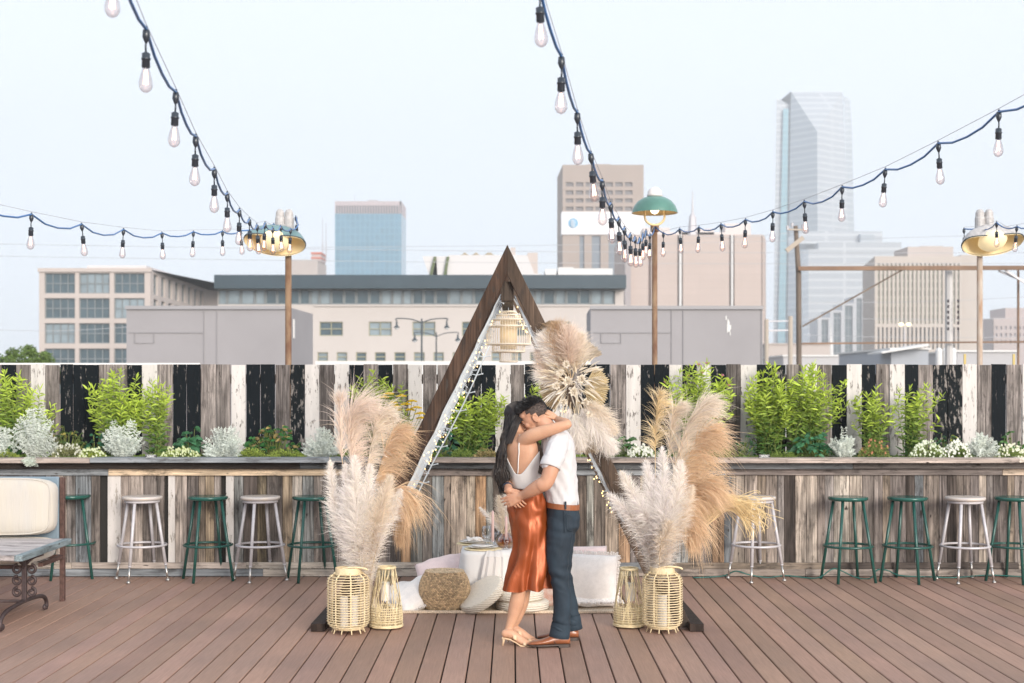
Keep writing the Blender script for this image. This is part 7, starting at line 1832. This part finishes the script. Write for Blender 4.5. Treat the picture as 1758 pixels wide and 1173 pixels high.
# long dark hair
WH_ = newmat('dark_brown_hair'); m, nt, b = WH_; WH_ = m; a = nt.nodes.new('ShaderNodeAttribute'); a.attribute_name = 'Col'; nt.links.new(a.outputs['Color'], b.inputs['Base Color']); b.inputs['Roughness'].default_value = .5; b.inputs['Specular IOR Level'].default_value = .3
mb = hairshell(WC_, wf, .94, lambda x, y, z: 1 if y < .55 or z > .55 else 0, .012); mb.c = [(.016, .013, .014)]*len(mb.f)
def lock(P, w0, co, k=4):
    Q_ = [V(q) for q in catmull([tuple(p) for p in P], k)]; n_ = len(Q_); mb.ribbon(Q_, [w0*(.6+.5*math.sin(math.pi*min(1, i/(n_-1)*1.3)))*(1-.75*(i/(n_-1))**3) for i in range(n_)], (rnd.uniform(-.6, .3), -1, rnd.uniform(-.2, .2)), 0, co)
for i in range(900):
    f = rnd.random(); v = rnd.uniform(.6, 1.5)
    root = WC_+wf @ (V((rnd.uniform(-.06, .075), rnd.uniform(-.10, .04), rnd.uniform(.0, .12)))*.94)
    d_ = root-(WC_+wf @ V((0, -.01, .04))); root = WC_+wf @ V((0, -.01, .04))+d_.normalized()*.088
    sw = rnd.gauss(0, 1); pt = rnd.random()
    p1 = W(870+rnd.gauss(0, 3.0), 745, 9.60+rnd.uniform(-.03, .08)); p2 = W(863+sw*2.7+rnd.uniform(-2, 2), 775, 9.57+rnd.uniform(-.05, .06)); p3 = W(861+sw*3.4, 802+rnd.uniform(-5, 5), 9.56+rnd.uniform(-.05, .05))
    wv_ = 3.5*math.sin(i*.7); p4 = W(863+sw*4.5+wv_, 821+rnd.uniform(-9, 8), 9.56+rnd.uniform(-.05, .05)); ln = rnd.random(); p5 = W(867+sw*4.5-wv_+rnd.uniform(-3, 5), 828+ln*22, 9.55+rnd.uniform(-.04, .04))
    lock([root, p1, p2, p3, p4, p5], rnd.choice((.004, .006, .009)), ((.012+.028*f*f)*v, (.010+.019*f*f)*v, (.010+.013*f*f)*v))
for i in range(90):   # hair between the two of them, right of her back
    v = rnd.uniform(.7, 1.4); root = WC_+wf @ V((.055, .02, .0)); sw = rnd.gauss(0, 1)
    lock([W(917+sw, 752, 9.54), W(923+sw*2.2, 768, 9.505), W(926+sw*3, 784, 9.50), W(925+sw*3, 800+rnd.uniform(-6, 5), 9.50), W(928+sw*2, 812+rnd.uniform(-6, 4), 9.495)], .008, (.075*v, .052*v, .038*v))
for i in range(420):   # crown strands combed back over the skull
    t0 = rnd.uniform(-1.4, 1.4); v = rnd.uniform(.6, 1.5); cc = WC_+wf @ V((0, -.01*.94, .045*.94))
    P = []
    for k in range(6):
        g = -.3+k*.42; x_ = math.sin(t0)*math.sin(min(3.0, g+.7)); y_ = .75-g*.8; z_ = math.cos(t0)*.9*math.cos(g-.6)
        d = V((x_, y_*.9, z_)); d = d.normalized(); P.append(cc+wf @ V((d.x*.0835, d.y*.1035, d.z*.0865)))
    lock(P, .007, (.020*v, .016*v, .016*v), 3)
for i in range(60):   # hair falling over the near shoulder under his face
    sw = rnd.gauss(0, 1); v = rnd.uniform(.6, 1.4)
    lock([W(893+sw*3, 716, 9.60), W(886+sw*3, 728, 9.555), W(881+sw*3, 742, 9.54), W(873+sw*3, 762, 9.535)], .009, (.020*v, .016*v, .015*v))
for i in range(30):   # thin stray wisps at the left
    sw = rnd.uniform(0, 1); lock([W(862, 770, 9.57), W(855-sw*4, 795, 9.56), W(850-sw*6, 815, 9.55), W(850+rnd.uniform(-4, 8), 832+rnd.uniform(-6, 8), 9.55)], .0035, (.05, .037, .03))
mb.build('long_hair', WH_, woman)
mb = MB(); P = W(948, 713, 9.60); mb.ell(P, .004, .004, .004, n=8, k=6); mb.build('ring', M('silver_ring', (.8, .8, .82), .1, metal=1), woman, smooth=True)
